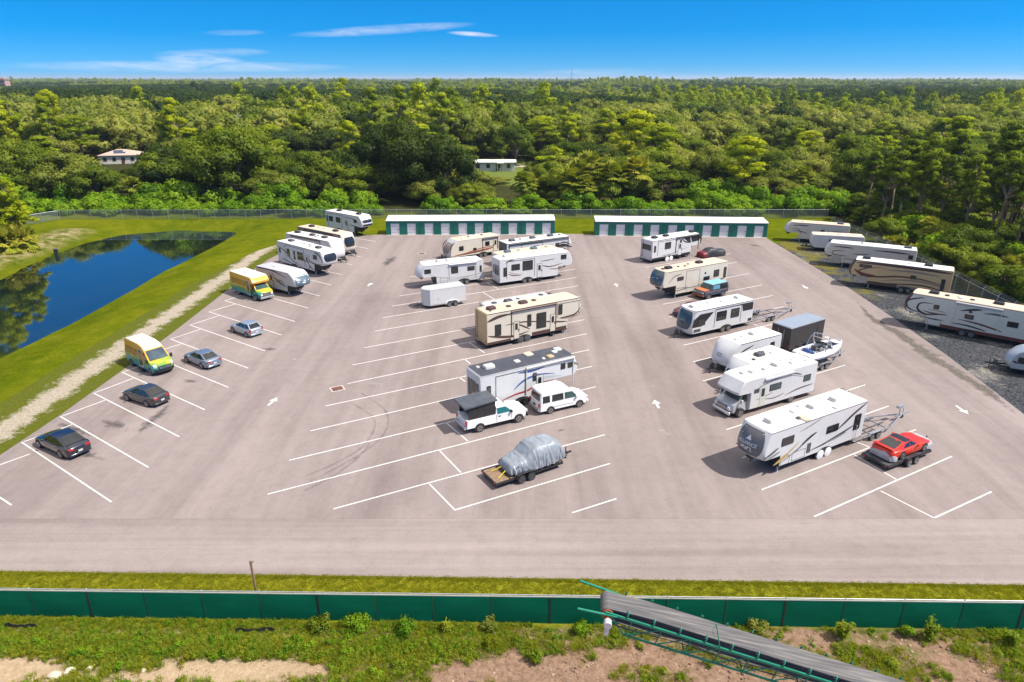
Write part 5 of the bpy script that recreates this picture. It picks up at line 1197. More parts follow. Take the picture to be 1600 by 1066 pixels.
mb = MB(); mb.box(1.8, 2.6, -1.32, -1.0, .30, .36); obj('step', mb, BLACK, t)
mb = MB(); pb.strip(mb, [(wb + .86, .32), (wb + .985, .45), (wb + .985, .66)], 0, (-.93, -.6, 0, .6, .93), .03); obj('front_bumper', mb, BLACK, t, 40)
mb = MB(); pb.strip(mb, [(wb + .95, .72), (wb + .93, .98)], 0, (-.55, -.2, .2, .55), .05)
g_ = obj('grille', mb, BLACK, t)
for k in range(2):
    mb = MB(); pb.strip(mb, [(wb + .95, .76 + k * .11), (wb + .94, .81 + k * .11)], 0, (-.5, -.2, .2, .5), .062); obj('grille_bar', mb, CHROME, g_)
wheelset(t, wb, 1.03, .36)

def cutaway(name, label, cat, front_px, rear_px, near, wb, ro, W, H, boxm, roofm, cabm, hdmax=None, over=1.2, over_z=2.02, zb=.5):
    """van cab with a wide box body behind and a cap over the cab"""
    o, h, d = wheels_place(front_px, rear_px, near * W / 2 * .93)
    t = thing(name, label, cat, (o.x, o.y, 0), math.radians(h)); hw = W / 2; xb = wb - .95
    prof = [(-ro, zb), (xb, zb), (xb, over_z), (xb + over, over_z + .06), (xb + over + .05, over_z + .30), (xb + over * .55, H - .12), (xb + over * .2, H), (-ro + .1, H), (-ro, H - .1)]
    bx = PBody(prof, W, 1.5, H, .02, .16, .05, .5, .3)
    mb = MB(); bx.full(mb); obj('body', mb, boxm, t, 30)
    mb = MB(); bx.strip(mb, [(xb + over * .5, H - .10), (xb + over * .2, H), (-ro + .1, H), (-ro + .04, H - .05)], 0, (-.95, -.6, -.2, .2, .6, .95), 0, .012); rf = obj('roof', mb, roofm, t, 40)
    cp = [(xb - .05, .42), (wb + .80, .42), (wb + .92, .60), (wb + .92, 1.0), (wb + .80, 1.16), (wb + .10, 1.34), (wb - .52, 2.0), (xb - .05, 2.06)]
    cb = PBody(cp, 2.04, 1.2, 2.1, .16, .26, .0, .7, .1)
    mb = MB(); cb.full(mb); obj('cab', mb, cabm, t, 35)
    mb = MB(); cb.strip(mb, [(wb + .04, 1.40), (wb - .24, 1.70), (wb - .50, 1.97)], 0, (-.86, -.5, 0, .5, .86), .02, .008); obj('windscreen', mb, GLASSG, t, 40)
    for s in (-1, 1):
        mb = MB(); cb.pane(mb, [(xb + .12, 1.28), (wb + .02, 1.28), (wb - .48, 1.88), (xb + .12, 1.9)], s); obj('cab_window', mb, GLASS, t)
        mb = MB(); mb.rbox(wb - .1, wb + .06, min(s * 1.12, s * 1.32), max(s * 1.12, s * 1.32), 1.25, 1.62, b=.05); mb.tube([(wb - .05, s * .95, 1.3), (wb - .02, s * 1.15, 1.4)], .02); obj('mirror', mb, boxm if cat == 'motorhome' else BLACK, t)
        mb = MB(); mb.box(wb + .86, wb + .95, min(s * .55, s * .84), max(s * .55, s * .84), .72, .98); obj('headlight', mb, HEAD, t)
        mb = MB(); mb.box(-ro - .02, -ro + .02, s * (hw - .15) - .07, s * (hw - .15) + .07, .9, 1.3); obj('tail_light', mb, TAIL, t)
    mb = MB(); mb.box(wb + .88, wb + .965, -.52, .52, .68, 1.04); g_ = obj('grille', mb, BLACK, t)
    for k in range(3):
        mb = MB(); mb.box(wb + .966, wb + .985, -.50, .50, .72 + k * .11, .77 + k * .11); obj('grille_bar', mb, CHROME, g_)
    mb = MB(); mb.rbox(wb + .84, wb + 1.06, -.98, .98, .36, .60, b=.08); obj('front_bumper', mb, CHROME if cat == 'motorhome' else MGREY, t, 40)
    mb = MB(); mb.box(-ro - .15, -ro - .02, -hw + .1, hw - .1, zb - .1, zb + .08); obj('rear_bumper', mb, MGREY, t)
    mb = MB(); mb.box(-ro + .2, wb - .4, -.5, .5, .3, zb); obj('chassis', mb, BLACK, t)
    wheelset(t, wb, hw * .985, .39)
    return t, bx, rf
# shuttle bus
t, bx, rf = cutaway('shuttle_bus', 'orange and teal shuttle bus with white roof parked beside the grey camper', 'bus', (400, 470.6), (374, 461), -1, 4.05, 1.75, 2.4, 2.95, WRAP, ROOFW, WRAP, over=.85, over_z=2.1)
for s in (-1, 1):
    for k in range(4):
        mb = MB(); bx.pane(mb, [(-1.45 + k * .98, 1.55), (-.62 + k * .98, 1.55), (-.62 + k * .98, 2.3), (-1.45 + k * .98, 2.3)], s); obj('side_window', mb, MATS['perforated_wrap'], t)
mb = MB(); bx.pane(mb, [(2.42, .55), (3.06, .55), (3.06, 2.45), (2.42, 2.45)], -1, .02); d = obj('passenger_door', mb, PLASTICW, t)
mb = MB(); bx.pane(mb, [(2.5, .65), (2.98, .65), (2.98, 2.35), (2.5, 2.35)], -1, .034); obj('door_glass', mb, GLASS, d)
roof_unit(rf, 'roof_vent', .6, 0, 2.95, .6, .6, .14, PLASTICW)
# class C motorhome
t, bx, rf = cutaway('motorhome', 'white class C motorhome with silver bonnet parked beside the large lettered fifth wheel', 'motorhome', (1154, 652.8), (1233.5, 629), 1, 6.0, 2.95, 2.48, 3.3, WHITE, ROOFW, paint('silver_paint', (.50, .52, .54), .3, metal=.4, var=.05), over=1.55, over_z=2.08)
for s in (-1, 1):
    for (a, c, z0, z1) in ((-2.2, -1.3, 1.75, 2.35), (1.5, 2.9, 1.75, 2.35), (4.15, 4.75, 1.95, 2.3)):
        mb = MB(); bx.pane(mb, [(a, z0), (c, z0), (c, z1), (a, z1)], s, .02, 0); w_ = obj('window', mb, BLACK, t)
        mb = MB(); bx.pane(mb, [(a + .06, z0 + .06), ((a + c) / 2 - .02, z0 + .06), ((a + c) / 2 - .02, z1 - .06), (a + .06, z1 - .06)], s, .026); obj('pane', mb, GLASSB, w_)
        mb = MB(); bx.pane(mb, [((a + c) / 2 + .02, z0 + .06), (c - .06, z0 + .06), (c - .06, z1 - .06), ((a + c) / 2 + .02, z1 - .06)], s, .026); obj('pane', mb, GLASSB, w_)
    for sm, pts, w in ((DGREY, [(-.9, 2.55), (.2, 2.85), (1.3, 3.0)], .10), (LGREY, [(-1.2, 2.3), (.0, 2.7), (1.2, 2.85)], .10), (DGREY, [(-2.6, 1.3), (-.6, 1.2), (.9, .9)], .09), (MGREY, [(1.1, 2.9), (2.6, 2.7), (4.0, 2.45), (4.6, 2.1)], .08), (DGREY, [(1.0, 1.2), (2.2, 1.0), (3.6, 1.2)], .06), (TAUPE, [(2.4, 1.6), (3.6, 1.35), (4.4, 1.3)], .06)):
        mb = MB(); ribbon(mb, pts, w, s * 1.238, s, .010); obj('side_stripe', mb, sm, t)
mb = MB(); mb.box(.2, 3.6, 1.24, 1.38, 2.95, 3.08); obj('awning_roll', mb, WHITE, t)
mb = MB(); bx.pane(mb, [(3.35, .55), (4.0, .55), (4.0, 2.4), (3.35, 2.4)], 1, .018); d = obj('door', mb, PALE, t)
mb = MB(); bx.pane(mb, [(3.5, 1.5), (3.85, 1.5), (3.85, 2.2), (3.5, 2.2)], 1, .03); obj('door_window', mb, GLASS, d)
for x, y, s_, hh in ((.9, 0, 1.0, .30), (2.6, .2, .5, .2), (3.9, .1, .7, .2), (4.8, -.1, .6, .18), (-.6, .3, .5, .16), (-1.2, -.2, .3, .1), (-.1, -.4, .4, .16), (-2.2, .5, .5, .1)):
    roof_unit(rf, 'roof_vent' if s_ < .9 else 'air_conditioner', x, y, 3.29, s_, s_ * .8, hh, PLASTICW)

# white conversion van
o, h, _ = wheels_place((906, 636.5), (860, 647), -.93); wb = 2.82
t = thing('passenger_van', 'white raised-roof conversion van with dark side windows in front of the pickup', 'van', (o.x, o.y, 0), math.radians(h))
VANW = paint('van_white', (.76, .76, .76), .25, var=.03, coat=.5)
pb = PBody([(-1.05, .36), (wb + .86, .36), (wb + .95, .58), (wb + .90, .92), (wb + .70, 1.04), (wb + .02, 1.16), (wb - .70, 1.78), (wb - 1.0, 1.98), (wb - 1.5, 2.14), (-.55, 2.16), (-.86, 2.02), (-1.0, 1.30)], 1.95, 1.15, 2.16, .19, .25, .08)
mb = MB(); pb.full(mb); obj('body', mb, VANW, t, 35)
mb = MB(); pb.strip(mb, [(wb - .06, 1.24), (wb - .38, 1.51), (wb - .69, 1.76)], 0, (-.88, -.5, 0, .5, .88), .02, .008); obj('windscreen', mb, GLASSG, t, 40)
for s in (-1, 1):
    for a, c in ((-.80, -.10), (.10, 1.22)):
        mb = MB(); pb.pane(mb, [(a, 1.16), (c, 1.16), (c, 1.70), (a + .05, 1.70)], s); obj('side_window', mb, GLASS, t)
    mb = MB(); pb.pane(mb, [(1.36, 1.16), (wb - .2, 1.16), (wb - .72, 1.68), (1.36, 1.70)], s); obj('cab_window', mb, GLASSG, t)
    mb = MB(); mb.rbox(wb - .42, wb - .26, min(s * .96, s * 1.14), max(s * .96, s * 1.14), 1.1, 1.28, b=.03); obj('mirror', mb, VANW, t)
    mb = MB(); mb.box(-1.09, -1.0, s * .82 - .07, s * .82 + .07, .78, 1.12); obj('tail_light', mb, TAIL, t)
    mb = MB(); mb.box(wb + .82, wb + .93, min(s * .5, s * .8), max(s * .5, s * .8), .72, .9); obj('headlight', mb, HEAD, t)
    mb = MB(); mb.box(.2, 2.2, min(s * .978, s * .984), max(s * .978, s * .984), .62, .68); obj('side_moulding', mb, LGREY, t)
mb = MB(); pb.strip(mb, [(-1.01, 1.30), (-.90, 1.86)], 0, (-.82, -.3, .3, .82), -.02); obj('rear_window', mb, GLASS, t)
mb = MB(); mb.rbox(-1.16, -1.0, -.92, .92, .40, .58, b=.05); obj('rear_bumper', mb, MGREY, t)
mb = MB(); mb.rbox(wb + .82, wb + 1.0, -.85, .85, .38, .56, b=.06); obj('front_bumper', mb, VANW, t)
mb = MB(); mb.box(-1.10, -1.05, -.16, .16, .72, .88); obj('licence_plate', mb, BLACK, t)
wheelset(t, wb, .975, .34)

# white pickup with a black home-made topper
o, h, _ = wheels_place((812, 660), (749.7, 675.6), -.95); wb = 3.52
t = thing('pickup_truck', 'white pickup truck carrying a tall black homemade box topper', 'truck', (o.x, o.y, 0), math.radians(h))
pb = PBody([(-1.18, .52), (wb + .80, .46), (wb + .92, .62), (wb + .90, .98), (wb + .74, 1.12), (wb - .42, 1.22), (wb - 1.05, 1.78), (wb - 1.35, 1.84), (wb - 1.95, 1.82), (wb - 2.10, 1.26), (-1.15, 1.26)], 2.0, 1.2, 1.84, .20, .28, .05)
mb = MB(); pb.full(mb); obj('body', mb, VANW, t, 35)
mb = MB(); pb.strip(mb, [(wb - .48, 1.29), (wb - .76, 1.54), (wb - 1.03, 1.765)], 0, (-.88, -.5, 0, .5, .88), .02, .008); obj('windscreen', mb, GLASSG, t, 40)
for s in (-1, 1):
    mb = MB(); pb.pane(mb, [(wb - 1.95, 1.26), (wb - .62, 1.26), (wb - 1.12, 1.70), (wb - 1.92, 1.72)], s); obj('cab_window', mb, paint('teal_window', (.02, .13, .12), .1, var=.1), t)
    mb = MB(); mb.rbox(wb - .80, wb - .64, min(s * .98, s * 1.18), max(s * .98, s * 1.18), 1.2, 1.4, b=.03); obj('mirror', mb, BLACK, t)
    mb = MB(); mb.box(-1.20, -1.08, s * .92 - .07, s * .92 + .07, .85, 1.2); obj('tail_light', mb, TAIL, t)
    mb = MB(); mb.box(wb + .80, wb + .92, min(s * .5, s * .82), max(s * .5, s * .82), .76, .96); obj('headlight', mb, HEAD, t)
    mb = MB(); mb.box(wb - 1.85, wb - 1.65, min(s * .985, s * 1.012), max(s * .985, s * 1.012), 1.02, 1.09); obj('door_handle', mb, BLACK, t)
    for xx in (wb - 2.0, wb - .66):
        mb = MB(); mb.box(xx - .012, xx + .012, min(s * .985, s * 1.004), max(s * .985, s * 1.004), .6, 1.2); obj('door_seam', mb, DGREY, t)
mb = MB(); mb.rbox(-1.34, -1.16, -.98, .98, .52, .72, b=.05); obj('rear_bumper', mb, CHROME, t)
mb = MB(); mb.rbox(wb + .80, wb + .98, -.94, .94, .42, .66, b=.07); obj('front_bumper', mb, BLACK, t)
wheelset(t, wb, 1.0, .38)
TARB = paint('black_plywood', (.028, .026, .025), .7, var=.5, scale=3)
tp = thing('truck_topper', 'weathered black plywood box with flared lid standing in the white pickup bed', 'topper', (o.x, o.y, 1.26), math.radians(h))
mb = MB()
for (x0, x1, y0, y1) in ((-.92, 1.42, -.93, -.88), (-.92, 1.42, .88, .93), (1.37, 1.42, -.88, .88)): mb.box(x0, x1, y0, y1, .0, 1.12)
obj('wall', mb, TARB, tp)
mb = MB(); mb.add([(-1.32, -1.12, 1.06), (1.60, -1.00, 1.18), (1.60, 1.00, 1.18), (-1.32, 1.12, 1.06), (-1.32, -1.12, 1.18), (1.60, -1.00, 1.30), (1.60, 1.00, 1.30), (-1.32, 1.12, 1.18)], [(3, 2, 1, 0), (4, 5, 6, 7), (0, 1, 5, 4), (1, 2, 6, 5), (2, 3, 7, 6), (3, 0, 4, 7)])
obj('lid', mb, paint('slate_tarp', (.075, .085, .10), .55, var=.35, scale=2, dirt=.1), tp)
mb = MB(); mb.box(-.96, -.925, -.86, .86, .55, 1.06); obj('rear_flap', mb, TARB, tp)

# ------------------------------------------------------------------ sedans and other cars
def placed_car(name, label, front_px, rear_px, pm, W, **k):
    near = k.pop('near', 1); o, h, d = wheels_place(front_px, rear_px, near * W * .47)
    return car(name, label, 'car', o, h, pm, W=W, **k)
CARB = paint('car_dark_blue_black', (.010, .013, .022), .18, var=.1, coat=1.0)
placed_car('sedan', 'glossy blue-black sedan with chrome window line, nearest car of the left row', (63.7, 700.5), (96.4, 716), CARB, 1.88, L=4.95, H=1.48, wb=2.97, fo=.85, base_r=.42, roof_r=1.45, roof_f=2.65, base_f=3.55, trunk=1.02, hood=.98, belt=.96, wr=.345, pillars=(.12, .52, .93), trim=CARB)
CARG = paint('car_charcoal', (.045, .046, .050), .22, metal=.3, var=.08, coat=.9)
placed_car('sedan', 'charcoal grey sedan with red tail lights beside the rainbow van', (198.6, 626), (230.4, 636), CARG, 1.76, L=4.54, H=1.47, wb=2.6, fo=.92, base_r=.35, roof_r=1.25, roof_f=2.3, base_f=3.25, trunk=1.02, hood=.98, belt=.94, pillars=(.1, .5, .93), trim=CARG)
CARBL = paint('car_silver_blue', (.20, .25, .32), .22, metal=.45, var=.06, coat=.8)
placed_car('sedan', 'silver-blue sedan with dark glass parked right of the rainbow van', (291, 566), (316, 576.5), CARBL, 1.8, L=4.5, H=1.42, wb=2.64, fo=.87, base_r=.35, roof_r=1.2, roof_f=2.3, base_f=3.2, trunk=1.0, hood=.96, belt=.93, pillars=(.1, .5, .93), trim=CARBL)
CARS = paint('car_silver', (.36, .40, .45), .25, metal=.4, var=.06, coat=.7)
placed_car('hatchback', 'silver hatchback with upright tail beside the shuttle bus stall', (365, 520), (386, 527.6), CARS, 1.76, L=4.2, H=1.49, wb=2.58, fo=.88, base_r=.12, roof_r=.62, roof_f=2.0, base_f=2.95, trunk=1.02, hood=.99, belt=.95, pillars=(.02, .30, .62, .95), tails='tall', trim=CARS)
FIRE = paint('car_red', (.62, .030, .008), .35, var=.05, coat=.25)

# dark red car hidden behind the black and white travel trailer
DRED = paint('car_dark_red', (.11, .012, .018), .2, var=.08, coat=.8)
p = G(1062, 500); hh = math.radians(-150)
car('sedan', 'dark red car mostly hidden behind the black and white travel trailer', 'car', (p.x + 2.9, p.y + 2.75), -151, DRED, W=1.8, L=4.6)
# old off-roader with patchwork colours
o = G(1092, 469); hd_ = math.radians(-148); wb = 2.66
t = thing('off_roader', 'old two-tone off-road wagon with orange bonnet and pale blue roof', 'car', (o.x + math.cos(hd_ + PI) * 3.0 + .4, o.y + math.sin(hd_ + PI) * 3.0 + .7, 0), hd_)
OFFD = paint('faded_navy', (.055, .055, .085), .45, var=.3, dirt=.1)
pb = PBody([(-.95, .55), (wb + .72, .52), (wb + .82, .70), (wb + .80, 1.05), (wb + .68, 1.16), (wb - .35, 1.20), (wb - .75, 1.78), (wb - 1.05, 1.86), (-.78, 1.86), (-.92, 1.78), (-.98, 1.20)], 1.98, 1.18, 1.86, .14, .10, .05)
mb = MB(); pb.full(mb); obj('body', mb, OFFD, t, 35)
mb = MB(); pb.strip(mb, [(wb + .64, 1.165), (wb + .1, 1.187), (wb - .30, 1.20)], 0, (-.88, -.5, 0, .5, .88), 0, .018); obj('bonnet', mb, paint('orange_primer', (.50, .15, .05), .6, var=.3, scale=3), t, 40)
mb = MB(); pb.strip(mb, [(wb - .85, 1.80), (wb - 1.05, 1.862), (-.78, 1.862), (-.90, 1.80)], 0, (-.97, -.6, 0, .6, .97), 0, .014); obj('roof', mb, paint('pale_blue_roof', (.20, .48, .66), .45, var=.08), t, 40)
mb = MB(); pb.strip(mb, [(wb - .40, 1.26), (wb - .73, 1.74)], 0, (-.88, -.4, .4, .88), .022); obj('windscreen', mb, GLASSG, t)
for s in (-1, 1):
    for a, c in ((-.7, .55), (.7, 1.75)):
        mb = MB(); pb.pane(mb, [(a, 1.24), (c + (.25 if c > 1 else 0), 1.24), (c, 1.72), (a, 1.72)], s); obj('side_window', mb, GLASS if a < 0 else paint('sky_window', (.10, .26, .36), .12, var=.1), t)
    mb = MB(); mb.box(wb + .76, wb + .84, min(s * .55, s * .8), max(s * .55, s * .8), .82, 1.0); obj('headlight', mb, HEAD, t)
    mb = MB(); mb.box(-.6, wb + .5, min(s * .985, s * 1.0), max(s * .985, s * 1.0), .98, 1.03); obj('side_trim', mb, CHROME, t)
mb = MB(); mb.box(wb + .77, wb + .83, -.5, .5, .78, 1.02); obj('grille', mb, MGREY, t)
mb = MB(); mb.rbox(wb + .78, wb + .98, -.95, .95, .50, .68, b=.04); obj('front_bumper', mb, RUST, t)
wheelset(t, wb, .985, .39)

# ------------------------------------------------------------------ draped covers
def drape(prof, halfw, zg, folds=.05, seed=1, ns=60, nc=40, sq=.55):
    """cloth over something: prof = [(x, top)], halfw(x); hangs to zg with folds"""
    mb = MB(); xs_ = [p[0] for p in prof]; zs_ = [p[1] for p in prof]; vs, fs = [], []
    for i in range(ns + 1):
        u = i / ns; x = xs_[0] + (xs_[-1] - xs_[0]) * u; top = float(np.interp(x, xs_, zs_))
        for j in range(nc + 1):
            a = PI * j / nc; cy, sz = math.cos(a), math.sin(a)
            w = halfw(u); low = (1 - sz) ** 1.2
            y = math.copysign(abs(cy) ** sq, cy) * w; z = zg + (top - zg) * sz ** .62
            n = mnoise.noise(Vector((x * 2.1, y * 1.3, seed))) + .6 * mnoise.noise(Vector((x * 5.3, z * 1.2, seed + 5)))
            q_ = abs(mnoise.noise(Vector((x * 3.4 + .5 * z, z * .45, seed + 2)))) + .6 * abs(mnoise.noise(Vector((x * 7.0, z * .9, seed + 4))))
            y += math.copysign(folds * (.3 + low) * (n + 2.2 * (.35 - q_)), cy) * min(1, abs(cy) * 3)
            z += folds * (.7 * n - .9 * abs(mnoise.noise(Vector((x * 2.6, y * 2.6, seed + 8))))) * sz; xx = x + folds * n * .8
            vs.append((xx, y, max(zg - .02, z)))
    n = nc + 1
    for i in range(ns):
        for j in range(nc): fs.append((i * n + j, (i + 1) * n + j, (i + 1) * n + j + 1, i * n + j + 1))
    mb.add(vs, fs); mb.add([vs[k] for k in range(n)], [tuple(range(n))]); mb.add([vs[ns * n + k] for k in range(n)], [tuple(range(n))[::-1]])
    return mb

# covered coupe
a_, c_ = G(1087, 408, .1), G(1139, 404, .1); hd_ = math.atan2(a_.y - c_.y, a_.x - c_.x); hd_ = math.radians(-155)
p = G(1112, 401)
t = thing('covered_car', 'low car under a fitted black cover with a red front corner', 'car', (p.x, p.y + .3, 0), hd_)
hwf = lambda u: .92 * (1 - .35 * abs(2 * u - 1) ** 5)
mb = drape([(-2.4, .75), (-2.2, .98), (-1.2, 1.05), (-.7, 1.15), (-.1, 1.42), (.8, 1.42), (1.5, 1.0), (2.3, .85), (2.42, .6)], hwf, .12, .035, 3, 50, 30)
obj('cover', mb, paint('black_car_cover', (.028, .030, .036), .55, var=.3, scale=2), t, 50)
mb = drape([(1.62, .985), (1.9, .93), (2.28, .87), (2.44, .62)], lambda u: .935 * (1 - .28 * u ** 4), .14, .02, 3, 14, 30); obj('red_corner', mb, paint('cover_red', (.17, .010, .016), .5, var=.15), t, 50)
for s in (-1, 1):
    for x in (-1.45, 1.4): wheel(t, x, s * .80, .33, .2, RIM, s)

# ------------------------------------------------------------------ open trailers
def flatbed(label, ref, px, z, head, L, W, deckm, framem, near, zd=.52, planks=True, ax=.42):
    hd = math.radians(head); t = thing('flatbed_trailer', label, 'trailer', corner_place(ref, px, z, hd), hd); hw = W / 2
    n = 7 if planks else 1
    for k in range(n):
        mb = MB(); y0 = -hw + .06 + k * (W - .12) / n; mb.box(.08, L - .05, y0 + .008, y0 + (W - .12) / n - .008, zd - .045, zd + rnd.uniform(0, .006)); obj('deck_plank' if planks else 'deck_plate', mb, deckm, t)
    mb = MB()
    for s in (-1, 1): mb.box(0, L, s * (hw - .0) - .05, s * (hw - .0) + .05, zd - .14, zd + .02)
    mb.box(0, .07, -hw + .05, hw - .05, zd - .14, zd - .01); mb.box(L - .05, L + .03, -hw + .05, hw - .05, zd - .14, zd + .03)
    for k in range(6): mb.box(.4 + k * (L - .8) / 5, .46 + k * (L - .8) / 5, -hw + .05, hw - .05, zd - .14, zd - .05)
    obj('frame', mb, framem, t)
    mb = MB()
    for s in (-1, 1): mb.beam((L - .2, s * hw * .7, zd - .09), (L + 1.25, 0, zd - .08), .07, .11)
    mb.box(L + 1.15, L + 1.5, -.05, .05, zd - .13, zd - .02); mb.cyl((L + 1.0, .0, .05), (L + 1.0, 0, zd + .45), .04, n=8); mb.cyl((L + 1.0, 0, 0), (L + 1.0, 0, .05), .1, n=8)
    obj('tow_tongue', mb, framem, t)
    for s in (-1, 1):
        xa = L * ax; mb = MB(); yc = s * (hw + .17)
        pts = [(xa - .85, .50), (xa - .72, .74), (xa - .3, .82), (xa + .3, .82), (xa + .72, .74), (xa + .85, .50)]
        for q, r in zip(pts[:-1], pts[1:]): mb.beam((q[0], yc, q[1]), (r[0], yc, r[1]), .26, .02, up=(0, 0, 1))
        obj('fender', mb, framem, t)
        for dx in (-.41, .41): wheel(t, xa + dx, yc, .34, .2, RIM if not planks else paint('dark_rim', (.10, .10, .10), .4), s)
        mb = MB(); mb.box(-.03, .0, s * (hw - .2) - .08, s * (hw - .2) + .08, zd - .12, zd - .04); obj('tail_lamp', mb, TAIL, t)
        mb = MB(); mb.box(.05, .12, s * (hw - .35) - .2, s * (hw - .35) + .2, zd - .30, zd - .16); obj('ramp', mb, framem, t)
    mb = MB(); mb.box(1.15, 1.21, -hw, hw, zd + .008, zd + .05); obj('strap_bar', mb, framem, t)
    return t
REDF = paint('maroon_steel', (.10, .022, .02), .5, var=.2)
fb = flatbed('tandem flatbed trailer with worn wooden planks carrying the tarp-covered vehicle', (0, -1.02), (775, 758), .45, 31.5, 5.6, 2.04, WOODD, BLACK, -1)
c, s_ = math.cos(fb.rotation_euler.z), math.sin(fb.rotation_euler.z)
TARP = paint('silver_tarp', (.25, .28, .31), .38, var=.22, scale=1.3)
t = thing('tarped_vehicle', 'small off-road vehicle bundled under a wrinkled silver-grey tarp on the flatbed', 'covered vehicle', (fb.location.x + c * 1.25, fb.location.y + s_ * 1.25, .53), fb.rotation_euler.z)
mb = drape([(0.0, .45), (.2, .78), (.7, .95), (1.3, 1.10), (1.9, 1.62), (2.25, 1.78), (3.6, 1.76), (4.2, 1.55), (4.6, 1.05), (4.85, .4)], lambda u: .98 * (1 - .30 * abs(2 * u - 1) ** 4) + .12 * math.sin(PI * u), .18, .10, 7, 110, 60, .42)
obj('tarp', mb, TARP, t, 60)
for s in (-1, 1):
    for x in (.75, 3.6): wheel(t, x, s * .80, .36, .22, paint('tan_rim', (.38, .24, .12), .5, var=.2), s)
mb = MB(); mb.tube([(-.05, -.3, .3), (-.75, -.5, .03)], .03, 5); mb.tube([(-.05, .3, .3), (-.75, .5, .03)], .03, 5); obj('tie_strap', mb, paint('yellow_strap', (.62, .55, .02), .6), t)

fr = flatbed('black steel car-hauler trailer under the red sports car', (0, 1.05), (1347, 709), .50, 28, 5.0, 2.1, DGREY, BLACK, -1, planks=False, ax=.50)
c, s_ = math.cos(fr.rotation_euler.z), math.sin(fr.rotation_euler.z)
rc = car('sports_car', 'bright red coupe with black roof panels sitting on the black car hauler', 'car', (fr.location.x + c * 1.75, fr.location.y + s_ * 1.75), 28, FIRE, L=4.85, W=1.84, H=1.24, wb=2.57, fo=1.08, belt=.80, hood=.83, nose=.62, trunk=.88, base_r=.30, roof_r=1.55, roof_f=2.25, base_f=3.05, tum=.22, zb=.16, wr=.32, z0=.525, roofm=BLACK, spoiler=True, pillars=(.30, .62, .95), plate=False, trim=FIRE)
GREYC = paint('grey_car_cover', (.36, .36, .39), .6, var=.2, scale=2)
cv = thing('car_cover', 'loose grey cloth cover slipped around the tail of the red coupe', 'cover', rc.location, rc.rotation_euler.z)
mb = drape([(-1.28, .42), (-1.16, .74), (-.95, .80), (-.66, .52)], lambda u: .97 * (1 - .25 * (1 - u) ** 3), .12, .05, 9, 20, 34); obj('cloth', mb, GREYC, cv, 60)
cv2 = thing('car_cover', 'bunched grey cloth cover over the front of the red coupe', 'cover', rc.location, rc.rotation_euler.z)
mb = drape([(2.75, .45), (2.9, .70), (3.3, .72), (3.62, .6), (3.72, .35)], lambda u: .98 * (1 - .25 * u ** 3), .14, .06, 12, 20, 34); obj('cloth', mb, GREYC, cv2, 60)

def boat_trailer(label, ref, px, z, head, L, W, near, posts=True):
    hd = math.radians(head); t = thing('boat_trailer', label, 'trailer', corner_place(ref, px, z, hd), hd); hw = W / 2; zf = .50
    mb = MB()
    for s in (-1, 1): mb.beam((0, s * hw, zf), (L * .55, s * hw, zf), .07, .12); mb.beam((L * .55, s * hw, zf), (L * .88, s * .06, zf), .07, .12)
    mb.beam((L * .80, 0, zf), (L, 0, zf + .02), .09, .12)
    for x in (.15, L * .26, L * .5): mb.beam((x, -hw, zf), (x, hw, zf), .07, .09, up=(0, 0, 1))
    obj('frame', mb, STEEL, t)
    for s in (-1, 1):
        mb = MB(); mb.beam((.1, s * hw * .55, zf + .20), (L * .52, s * hw * .45, zf + .24), .10, .06)
        for x in (.5, L * .45): mb.beam((x, s * hw * .5, zf), (x, s * hw * .5, zf + .2), .05, .05, up=(1, 0, 0))
        obj('bunk', mb, DGREY, t)
        xa = L * .30; mb = MB()
        pts = [(xa - .75, .46), (xa - .6, .70), (xa + .6, .70), (xa + .75, .46)]
        for q, r in zip(pts[:-1], pts[1:]): mb.beam((q[0], s * (hw + .15), q[1]), (r[0], s * (hw + .15), r[1]), .24, .02)
        obj('fender', mb, STEEL, t)
        for dx in (-.36, .36): wheel(t, xa + dx, s * (hw + .15), .31, .19, RIM, s)
        if posts:
            mb = MB(); mb.tube([(.12, s * (hw + .05), zf), (.12, s * (hw + .12), zf + .25), (.12, s * (hw + .12), zf + 1.35)], .035, 8); obj('guide_post', mb, PLASTICW, t)
    mb = MB(); mb.beam((L * .86, 0, zf), (L * .84, 0, zf + .85), .07, .07, up=(1, 0, 0)); mb.box(L * .80, L * .88, -.12, .12, zf + .72, zf + .92); obj('winch_stand', mb, STEEL, t)
    mb = MB(); mb.cyl((L * .93, .12, .12), (L * .93, .12, zf + .45), .035, n=8); obj('jack', mb, STEEL, t)
    wheel(t, L * .93, .12, .16, .09, DGREY, 1, 'jack_wheel')
    return t
boat_trailer('empty galvanised boat trailer with upright guides behind the black and white travel trailer', (2.4, -1.15), (1203, 502.5), 0, 29, 8.0, 2.0, -1)
boat_trailer('empty silver boat trailer behind the large lettered fifth wheel', (2.55, -1.1), (1365, 686.8), 0, 28.5, 8.5, 1.9, -1)
